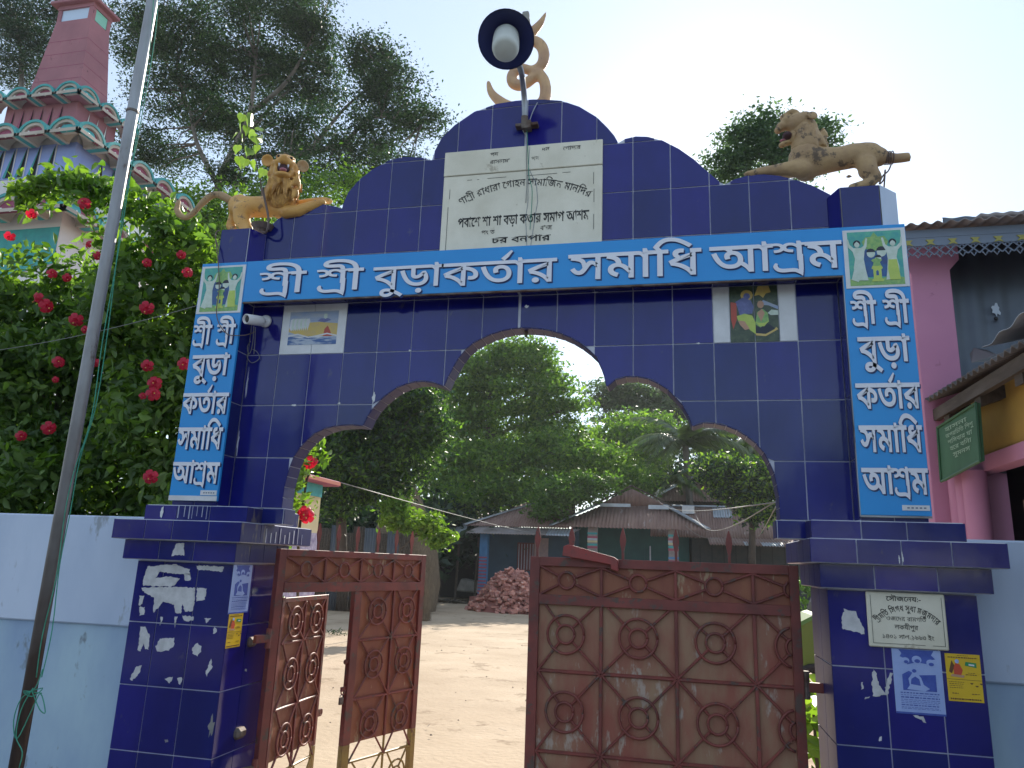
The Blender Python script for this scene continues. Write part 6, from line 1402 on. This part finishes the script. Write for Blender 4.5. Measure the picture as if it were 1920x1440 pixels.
tree('leafy_tree', 'mid green trees filling the space between the left lion and the hibiscus', [BL((-12.651,13.000,10.817),90,40,40,.0125), BL((-10.948,13.000,10.694),90,36,34,.0125), BL((-9.203,13.000,11.047),90,34,28,.0125), BL((-7.963,13.000,11.267),60,24,14,.0125), BL((-12.468,13.000,9.668),110,50,40,.0125), BL((-10.303,13.000,9.540),110,50,30,.0125)],
 .12, 'leaf', .34, 60, [[(-10.698,13.000,7.271),(-11.001,13.000,9.424),(-11.161,13.000,11.035)],[(-11.024,13.000,9.583),(-11.743,13.000,10.427),(-12.318,13.000,10.875)]], 'bark', .13, 40, up=.7, squash=.4, m2='leaf_bright')
s_ = .0122
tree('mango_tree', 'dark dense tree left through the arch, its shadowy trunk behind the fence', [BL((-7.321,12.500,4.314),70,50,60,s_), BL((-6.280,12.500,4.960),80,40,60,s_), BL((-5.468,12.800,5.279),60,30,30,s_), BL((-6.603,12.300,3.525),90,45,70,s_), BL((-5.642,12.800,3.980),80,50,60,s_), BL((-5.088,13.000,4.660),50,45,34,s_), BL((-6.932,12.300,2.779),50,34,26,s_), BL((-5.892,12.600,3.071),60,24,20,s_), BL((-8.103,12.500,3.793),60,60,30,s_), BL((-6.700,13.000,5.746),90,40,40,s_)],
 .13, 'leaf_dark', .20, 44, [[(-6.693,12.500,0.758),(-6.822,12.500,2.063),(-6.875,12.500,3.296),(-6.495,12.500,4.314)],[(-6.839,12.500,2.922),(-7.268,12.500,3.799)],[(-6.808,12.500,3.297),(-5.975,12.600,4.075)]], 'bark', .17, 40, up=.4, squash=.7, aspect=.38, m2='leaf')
s_ = .0262
tree('tall_tree', 'tall airy bright tree standing in the middle of the arch opening', [BL((-8.284,31.000,10.994),60,32,44,s_), BL((-7.223,31.000,11.941),45,20,20,s_), BL((-5.969,31.000,10.945),55,26,30,s_), BL((-9.186,31.000,9.633),60,40,44,s_), BL((-5.281,31.000,10.173),40,14,11,s_), BL((-4.595,31.000,8.912),42,14,12,s_), BL((-6.329,31.000,9.596),80,34,44,s_), BL((-7.084,31.000,8.267),90,34,44,s_), BL((-4.829,31.000,7.734),50,24,22,s_), BL((-9.514,31.000,8.009),50,40,30,s_), BL((-10.241,31.000,11.035),30,30,14,s_), BL((-5.863,31.000,11.904),24,10,6,s_)],
 .21, 'leaf', .36, 62, [[(-8.069,31.000,1.625),(-8.244,31.000,5.386),(-8.282,31.000,8.540),(-8.146,31.000,10.991),(-7.504,31.000,12.088)],[(-8.282,31.000,8.540),(-6.329,31.000,9.596),(-4.493,31.000,10.321)],[(-8.288,31.000,7.474),(-6.021,31.000,8.262),(-3.948,31.000,9.038)]], 'bark', .18, 70, up=.5, squash=.38, m2='leaf_bright')
s_ = .0235
tree('broad_tree', 'broad green tree mass behind the veranda house roof', [BL((-9.336,29.000,5.883),80,50,60,s_), BL((-7.052,29.000,5.902),90,50,70,s_), BL((-4.843,29.000,6.281),85,38,58,s_), BL((-2.677,29.000,5.937),70,34,40,s_), BL((-5.335,28.000,4.619),90,30,44,s_), BL((-7.962,28.000,4.343),80,40,44,s_), BL((-1.043,29.000,5.250),45,22,16,s_), BL((-4.027,30.000,6.929),40,20,14,s_), BL((-9.394,28.000,3.614),60,30,24,s_)],
 .19, 'leaf', .34, 52, [[(-6.385,29.000,1.433),(-6.526,29.000,5.180),(-6.466,29.000,6.886)]], 'bark', .2, 30, up=.4, squash=.6, m2='leaf_bright')
tree('broad_tree', 'low leafy branches hanging over the roof left of the porch gable', [BL((-3.512,25.200,4.264),60,24,34,.021), BL((-4.097,25.000,3.616),40,18,18,.021), BL((-2.517,25.600,4.738),50,20,22,.021)], .16, 'leaf', .22, 50, [[(-3.387,26.800,2.588),(-3.306,26.000,4.238),(-3.368,25.600,4.833)]], 'bark', .10, 14, up=.5, squash=.5)
tree('umbrella_tree', 'distant hazy flat topped tree beyond the yard, right of centre in the arch', [BL((-2.422,50.000,13.985),85,14,40,.039), BL((-3.788,50.000,13.315),50,12,16,.039), BL((-0.119,50.000,13.158),60,16,24,.039), BL((-1.847,50.000,12.100),70,16,24,.039), BL((0.810,50.000,11.890),40,14,12,.039)],
 .34, 'leaf_far', .60, 60, [[(-3.182,50.000,4.591),(-3.190,50.000,8.383),(-3.003,50.000,11.511),(-1.841,50.000,13.495)],[(-3.079,50.000,10.328),(-4.174,50.000,12.313),(-4.772,50.000,13.325)],[(-3.003,50.000,11.511),(-0.318,50.000,12.289)]], 'bark', .30, 40, up=.9, squash=.3, tw=.05)
tree('broad_tree', 'mid green rounded tree between the distant umbrella tree and the palms', [BL((-2.148,36.000,8.329),50,36,40,.029), BL((-1.440,36.000,6.892),60,36,44,.029), BL((-0.511,38.000,9.279),50,24,20,.03), BL((-2.855,36.000,6.881),40,40,24,.029)], .24, 'leaf', .36, 54, [[(-1.723,36.000,3.260),(-1.721,36.000,7.463)]], 'bark', .2, 20, up=.4, squash=.6, m2='leaf_bright')
tree('glossy_tree', 'dark glossy rounded tree over the long tin roof at the right foot of the arch', [BL((3.114,24.000,4.733),62,36,70,.0205), BL((3.627,24.000,3.891),50,34,44,.0205), BL((2.295,24.000,5.108),40,22,24,.0205), BL((4.472,24.000,4.750),60,50,30,.0205)],
 .15, 'leaf_dark', .20, 52, [[(3.347,24.800,1.773),(3.398,24.500,3.832),(3.213,24.000,4.925)]], 'bark', .14, 20, up=.3, squash=.8, m2='leaf_bright', aspect=.5)
s_ = .0222
tree('tall_tree', 'hazy tree crown behind the right lion statue, the sun just behind it', [BL((4.012,26.000,19.523),52,30,40,s_), BL((4.582,26.000,20.158),40,18,20,s_), BL((3.172,26.000,18.635),42,24,26,s_), BL((7.016,26.000,19.655),30,14,12,s_), BL((6.044,26.000,19.249),60,28,30,s_), BL((4.836,26.000,18.484),70,24,32,s_), BL((6.875,26.000,19.043),34,14,10,s_), BL((2.978,26.000,18.021),30,14,12,s_), BL((5.321,26.000,17.449),90,20,24,s_)],
 .17, 'leaf_far', .30, 46, [[(4.351,26.000,4.976),(4.632,26.000,11.380),(4.835,26.000,16.026),(4.921,26.000,17.978),(4.783,26.000,19.754)],[(4.878,26.000,16.995),(6.000,26.000,18.379),(7.105,26.000,19.395)]], 'bark_pale', .20, 50, up=.7, squash=.4)
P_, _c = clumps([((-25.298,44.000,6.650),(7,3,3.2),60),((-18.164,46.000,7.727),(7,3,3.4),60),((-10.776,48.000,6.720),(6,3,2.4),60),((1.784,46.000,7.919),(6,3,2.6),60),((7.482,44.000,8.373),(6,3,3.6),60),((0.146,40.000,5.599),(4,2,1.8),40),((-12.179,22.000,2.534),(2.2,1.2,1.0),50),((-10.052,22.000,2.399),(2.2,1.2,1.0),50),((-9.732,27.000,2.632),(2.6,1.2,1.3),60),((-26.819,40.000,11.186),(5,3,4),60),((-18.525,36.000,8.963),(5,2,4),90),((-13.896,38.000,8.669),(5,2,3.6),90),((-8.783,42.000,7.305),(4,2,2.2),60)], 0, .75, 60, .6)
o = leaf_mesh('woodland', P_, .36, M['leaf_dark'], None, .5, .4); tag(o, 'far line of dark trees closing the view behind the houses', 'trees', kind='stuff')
tree('broad_tree', 'deep green thicket behind the coconut palm above the long tin roof', [((3.773,36.000,7.909),(2.4,1.5,1.2),60),((2.022,33.000,5.872),(1.8,1,.8),40)], .22, 'leaf_dark', .3, 50, [[(3.047,35.000,3.348),(3.157,35.000,7.066)]], 'bark', .15, 14)
# small sapling by the fence and slender post
tree('young_tree', 'small bright leaved sapling in front of the dark tin fence', [BL((-5.276,12.000,2.374),32,20,26,.0117), BL((-5.337,12.000,2.665),16,14,10,.0117), BL((-4.751,12.300,2.287),34,20,18,.0117), BL((-4.423,12.500,2.012),24,16,10,.0117)], .12, 'leaf_bright', .10, 34, [[(-5.071,12.000,0.844),(-5.156,12.000,1.628),(-5.281,12.000,2.432)],[(-5.165,12.000,1.742),(-4.650,12.200,2.226),(-4.393,12.400,2.033)]], 'bark', .035, 20, up=.4, squash=.6, tw=.012)
T = thing('thin_post', 'thin bamboo post standing at the yard edge before the dark shed', 'post'); MB().tube([(-12.027,35.743,0.000),(-6.486,18.600,2.184)], .035, 6).build('cane', M['bark'], T)
# coconut palms
def palm(label, c, n, L, seed, tr=True):
    T = thing('coconut_palm', label, 'palm tree', (0,0,0), 0, 'coconut palms beyond the houses'); r = random.Random(seed); c = Vector(c)
    for i in range(n):
        a = 2*math.pi*i/n + r.uniform(-.25,.25); el = r.uniform(.1,1.25); l = L*r.uniform(.8,1.1); d = Vector((math.cos(a),math.sin(a)*.8,0)); P = []
        for j in range(13):
            t = j/12; P.append(c + d*(l*t*math.cos(el*(1-t*.4))) + Vector((0,0,l*(math.sin(el)*t - (.55+.35*(1.25-el))*t*t))))
        b = MB(); b.tube(P, [.035*(1-.8*j/12) for j in range(13)], 5)
        for j in range(1, 46):
            t = j/46*12; k = min(int(t), 11); p = P[k].lerp(P[k+1], t-k); tg = (P[k+1]-P[k]).normalized(); sd = tg.cross(Vector((0,0,1))).normalized(); ll = l*.26*math.sin(math.pi*min(1,(j/46)*.85+.12))**.6
            for s in (-1,1):
                q = p + sd*s*ll*.72 + tg*ll*.45 - Vector((0,0,ll*r.uniform(.35,.65))); w = tg*.028
                b.add([p-w, p+w, p.lerp(q,.6)+w+Vector((0,0,.03)), q], [(0,1,2,3)] )
        b.build('frond', M['palm'], T)
    if tr: MB().tube([(c.x+.4,c.y,0),(c.x+.2,c.y,c.z*.5),(c.x,c.y,c.z)], [.2,.16,.13], 8).build('trunk', M['bark_pale'], T, smooth=True)
palm('coconut palm with long arching fronds, nearer the centre of the arch', (1.157,31.000,7.102), 24, 3.3, 3)
palm('coconut palm half hidden at the right edge of the arch opening', (4.027,33.000,7.043), 18, 3.2, 5)
palm('drooping palm crown low behind the porch gable, in shadow', (0.590,29.500,5.211), 9, 1.9, 8, False)
# ------------------------------------------------------------------ hibiscus hedge
HB = thing('hibiscus_bush', 'tall dense hibiscus bush with red flowers behind the left compound wall', 'bush')
hx_ = [-6.2,-4.6,-4.2,-3.8,-3.4,-3.05,-2.75,-2.5,-2.3,-2.12,-2.0]; hz_ = [3.6,3.74,3.76,3.78,3.84,3.88,3.86,3.72,3.56,3.40,3.28]
def bush_top(x): return np.interp(x, hx_, hz_)
NC = 3700; cx = rng.uniform(-5.6,-1.98,NC); cz = 1.0 + (bush_top(cx)-1.0)*rng.random(NC)**.85
lump = .16*np.sin(cx*5.1+cz*2.3)+.13*np.sin(cz*6.3-cx*3.1)+.07*np.sin(cx*13+cz*9)
cy = .60 + lump + np.abs(rng.normal(0,.34,NC)); cy = np.maximum(cy, .30)
NB = 1500; bx_ = rng.uniform(-5.8,-1.98,NB); bz_ = 1.0+(bush_top(bx_)-1.45)*rng.random(NB); extra_back = np.stack([bx_, 1.25+.2*rng.random(NB), bz_],1)
extra = []
for pts in ([(-3.253,4.031),(-3.659,4.194),(-3.894,4.169),(-4.066,4.071)],[(-3.566,4.200),(-3.319,4.136),(-3.060,3.974)],[(-3.048,3.910),(-2.830,3.936),(-2.626,3.756)],[(-2.743,3.681),(-2.539,3.750),(-2.364,3.578)]):
    for a, c in zip(pts[:-1], pts[1:]):
        for t in np.linspace(0,1,14): extra.append((a[0]+(c[0]-a[0])*t+rng.normal(0,.02), .5+rng.normal(0,.05), a[1]+(c[1]-a[1])*t+rng.normal(0,.03)))
cc = np.concatenate([np.stack([cx,cy,cz],1), np.array(extra), extra_back])
# thin out a window onto the tower low left and keep the top ragged
keep = ~((cc[:,0] < -3.35) & (cc[:,0] > -4.3) & (cc[:,2] > 3.55) & (cc[:,2] < 3.95) & (rng.random(len(cc)) < .62)); cc = cc[keep]
PL = np.concatenate([q + rng.normal(0,1,(15,3))*np.array([.055,.055,.05]) for q in cc])
sel = rng.random(len(PL)) < (.28 + .6*np.clip((PL[:,2]-2.9)/1.2,0,1))  # more bright leaves towards the top: sunlit crown put into leaf colour
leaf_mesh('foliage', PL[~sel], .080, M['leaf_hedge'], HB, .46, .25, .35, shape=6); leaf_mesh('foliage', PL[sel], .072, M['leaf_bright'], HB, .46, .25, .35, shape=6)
b = MB()
for i in range(30):
    x = -5.2+3.1*rng.random(); top_ = float(bush_top(x))-.1; y = .85+.3*rng.random(); b.tube([(x+rng.normal(0,.1),y+.2,.0),(x+rng.normal(0,.06),y+.1,top_*.5),(x,y,top_)], [.016,.012,.005], 5)
b.build('stems', M['bark_pale'], HB)['kind'] = 'stuff'
def flower_mesh():
    b = MB()
    for i in range(5):
        a = 2*math.pi*i/5; pts = []
        for t, w, h in ((.0,.004,.0),(.35,.016,.010),(.7,.026,.004),(.92,.022,-.008),(1.0,.008,-.016)):
            for s in (-1,0,1): 
                r_ = .056*t; pts.append((r_*math.cos(a)-s*w*math.sin(a), h+(.004 if s==0 else .0)+.004*math.sin(5*t+s), r_*math.sin(a)+s*w*math.cos(a)))
        F = []
        for j in range(4):
            for k in range(2): q = 3*j+k; F.append((q,q+1,q+4,q+3))
        b.add(pts, F, 0)
    b.tube([(0,0,0),(.004,.030,-.004),(.006,.055,-.012)], [.003,.0025,.0035], 5, 0); b.ell((.006,.056,-.012),(.006,.007,.006),seg=6,rings=5,mi=1)
    return b.mesh('flower', [M['petal'], M['stamen']])
fm = flower_mesh(); camp = Vector(cam.location)
for i,(u_,k) in enumerate([((-3.272,0.330,3.924),1.15),((-2.591,0.300,3.093),1.2),((-3.131,0.300,3.031),1.2),((-3.470,0.300,3.198),1.15),((-3.366,0.280,3.133),1.25),((-2.442,0.300,2.583),1.15),((-2.421,0.280,2.508),1.15),((-3.206,0.300,2.742),1.0),((-2.232,0.280,2.700),1.05),((-2.368,0.300,1.983),1.15),((-3.183,0.300,2.290),1.15),((-3.872,0.340,3.704),1.0),((-3.428,0.330,3.397),.9),((-3.295,0.330,3.355),.8),((-2.321,0.300,3.335),.9),((-2.919,0.300,2.728),.8),((-2.517,0.300,2.698),1.0),((-3.453,0.360,2.251),.9),((-3.704,0.330,3.864),1.0),((-3.103,0.360,3.520),.8),((-3.205,0.360,3.614),.8),((-2.697,0.360,3.449),.8),((-3.184,0.280,2.612),.55),((-2.514,0.300,2.500),.6),((-3.060,0.320,2.968),.7),((-2.422,0.340,3.480),.8)]):
    o = bpy.data.objects.new('flower', fm); link(o, HB); o.location = u_
    d = (camp - Vector(u_)).normalized() + Vector((rng.normal(0,.35),rng.normal(0,.2),rng.normal(0,.35))); o.rotation_euler = d.to_track_quat('Y','Z').to_euler(); k *= .70; o.scale = (k,k*1.0,k)
# flowering shrub inside, left foot of arch
SB = thing('flowering_shrub', 'sunlit yellow green shrub with a red flower at the left foot of the arch', 'shrub')
pts = [np.array(q)+rng.normal(0,1,(11,3))*np.array([.032,.05,.04]) for q in ((-1.915,1.600,2.410),(-1.952,1.600,2.326),(-1.907,1.600,2.250),(-1.970,1.600,2.200),(-1.879,1.600,2.326),(-2.037,1.600,2.389),(-2.074,1.600,2.115),(-2.035,1.600,2.012),(-1.999,1.600,1.931),(-1.961,1.600,1.911),(-2.102,1.600,2.198),(-2.048,1.600,1.889))]
leaf_mesh('foliage', np.concatenate(pts), .065, M['leaf_bright'], SB, .45, .3, .3, shape=6)
MB().tube([(-3.498,4.663,0.000),(-2.028,1.600,1.708),(-2.006,1.600,2.116),(-1.927,1.600,2.347)], [.015,.012,.009,.004], 6).build('stem', M['bark'], SB)
for q in ((-1.942,1.500,1.856),(-1.918,1.500,1.833),(-1.958,1.550,2.243)):
    o = bpy.data.objects.new('flower', fm); link(o, SB); o.location = q; o.rotation_euler = (camp-Vector(q)).to_track_quat('Y','Z').to_euler()
# plants in the gap right of the closed leaf
SB = thing('banana_leaf_plant', 'broad leaved green plant in the gap between the right gate leaf and pillar', 'plant')
pts = [np.array(q)+rng.normal(0,1,(9,3))*np.array([.06,.10,.07]) for q in ((1.521,1.000,0.845),(1.544,1.000,0.764),(1.528,1.000,0.668),(1.539,1.000,0.574),(1.585,1.100,0.694),(1.540,1.200,0.887))]
leaf_mesh('foliage', np.concatenate(pts), .15, M['leaf_bright'], SB, .45, .3, .3, shape=6)
MB().tube([(1.546,1.0,0),(1.535,1.000,0.791)], [.015,.008], 5).build('stem', M['bark'], SB)
tree('small_tree', 'leafy tree glimpsed above the green vehicle in the gap', [((3.692,14.000,1.062),(.9,.6,.55),34)], .12, 'leaf', .14, 40, [[(3.642,14,0),(3.685,14.000,0.951)]], 'bark', .06, 8, tw=.015)
# ------------------------------------------------------------------ peepal seedling rooted on the gateway
PE = thing('peepal_seedling', 'drooping sprig of pale green heart shaped peepal leaves above the left lion statue', 'plant')
st = smooth_path([(-1.606,0.020,3.454),(-1.691,0.100,3.613),(-1.743,0.130,3.817),(-1.799,0.120,4.005),(-1.835,0.100,4.189),(-1.886,0.080,4.317),(-1.904,0.060,4.345)],4)
MB().tube(st, [.006*(1-.6*i/(len(st)-1)) for i in range(len(st))], 6).build('stem', M['bark_pale'], PE)
def heart():
    b = MB(); P = [(0,0),(.018,.010),(.036,.002),(.042,-.020),(.034,-.045),(.014,-.068),(.003,-.100),(0,-.105)]
    L_ = [(x,0.010*abs(x)/.04,z) for x,z in P] + [(-x,0.010*abs(x)/.04,z) for x,z in reversed(P[1:-1])]
    b.add(L_ , [tuple(range(8)), (0,7)+tuple(range(8,14))]); b.tube([(0,0,0),(0,.0,.03)], .0014, 4); return b.mesh('leaf', [M['peepal']])
M['peepal'] = mat('peepal_leaf', (.22,.30,.10), (.14,.22,.06), scale=20, rough=.35, spec=.5, transl=((1.5,1.7,.5),.45))
hm = heart()
for i,q in enumerate([(-1.931,0.080,4.225),(-1.863,0.050,4.229),(-1.800,0.040,4.201),(-1.770,0.060,4.172),(-1.892,0.070,4.129),(-1.812,0.030,4.112),(-1.770,0.040,4.091),(-1.743,0.070,4.092),(-1.921,0.080,4.069),(-1.836,0.040,4.022),(-1.795,0.050,4.009),(-1.887,0.070,3.976),(-1.824,0.050,3.944),(-1.784,0.050,3.926),(-1.902,0.070,4.285),(-1.836,0.060,4.272),(-1.796,0.100,4.069),(-1.666,0.060,3.828),(-1.693,0.060,3.867),(-1.956,0.090,4.163),(-1.859,0.070,4.191)]):
    o = bpy.data.objects.new('leaf', hm); link(o, PE); o.location = add(q,(0,0,.03)); o.rotation_euler = (rng.normal(0,.3),rng.normal(0,.35),rng.normal(0,.8)); k = .72+rng.normal(0,.08); o.scale = (k,k,k)
SG = thing('shoot', 'little tuft of sunlit leaves sprouting beside the hind foot of the left lion', 'plant')
leaf_mesh('foliage', np.concatenate([np.array(q)+rng.normal(0,.03,(12,3)) for q in ((-1.830,0.300,3.646),(-1.805,0.300,3.690),(-1.781,0.300,3.624),(-1.991,0.300,3.882),(-1.864,0.300,3.668))]), .05, M['leaf_bright'], SG, .5, .2, shape=6); MB().tube([(-1.812,.3,3.570),(-1.811,0.300,3.683)], .004, 5).build('stem', M['bark'], SG)
b = MB(); b.lathe([(.001,0),(.05,.0),(.07,.03),(.055,.035),(.03,.02),(.001,.02)], (-1.597,-0.020,3.435), 14); o = b.build('debris', M['wire_brown'], None); tag(o, 'small heap of dry debris caught beside the left lion pedestal', 'debris')
# dry grass tufts on the yard
for q,lab in (((-5.973,10.949,0.000),'small dry grass tuft on the sand seen through the wicket'),):
    G_ = leaf_mesh('grass_tuft', np.array(q)+rng.normal(0,1,(60,3))*np.array([.12,.10,.03])+np.array([0,0,.04]), .12, M['leaf_dark'], None, .12, 0); tag(G_, lab, 'grass', kind='stuff')

# ------------------------------------------------------------------ unseen roadside trees added to darken the reflections in the glazed tiles
P_, _c = clumps([((x, -17+1.5*math.sin(x), 3.0+1.2*math.sin(x*1.7)), (2.6,1.6,2.8), 44) for x in np.arange(-22, 24, 3.6)], 0, .55, 46, .7)
o = leaf_mesh('reflection_trees', P_, .30, M['leaf_dark'], None, .5, .4); tag(o, 'unseen row of dark trees added across the road to darken tile reflections', 'trees', kind='stuff')

# straws, pebbles and footprints' crumbs on the yard sand
b = MB(); rr = random.Random(21)
for i in range(420):
    x = rr.uniform(-7,3.5); y = .6 + 18*rr.random()**1.5; k = rr.uniform(.005,.018); a = rr.uniform(0,3.14)
    if i % 3: b.add([(x-k,y,.012),(x,y-k,.012),(x+k,y,.012),(x,y+k*.7,.012),(x,y,.012+k*.9)], [(0,1,4),(1,2,4),(2,3,4),(3,0,4)])
    else: d = (math.cos(a)*k*3, math.sin(a)*k*3); b.add([(x-d[0],y-d[1],.022),(x-d[0]+.006,y-d[1]+.006,.022),(x+d[0]+.006,y+d[1]+.006,.026),(x+d[0],y+d[1],.026)], [(0,1,2,3)])
o = b.build('ground_litter', M['bark_pale'], None); tag(o, 'scattered pebbles and straws on the courtyard sand', 'litter', kind='stuff')

# ------------------------------------------------------------------ air
hz = MB().box((-158,-66,-1.2),(158,258,27)).build('haze', mat('haze_shell', (1,1,1)), None); tag(hz, 'thin pale haze filling the air', 'haze', kind='stuff')
m_ = hz.data.materials[0]; n_ = m_.node_tree; n_.nodes.clear(); ou = n_.nodes.new('ShaderNodeOutputMaterial'); pv = n_.nodes.new('ShaderNodeVolumePrincipled')
pv.inputs['Color'].default_value = (.93,.96,1,1); pv.inputs['Density'].default_value = .0006; pv.inputs['Anisotropy'].default_value = .25; n_.links.new(pv.outputs[0], ou.inputs['Volume'])
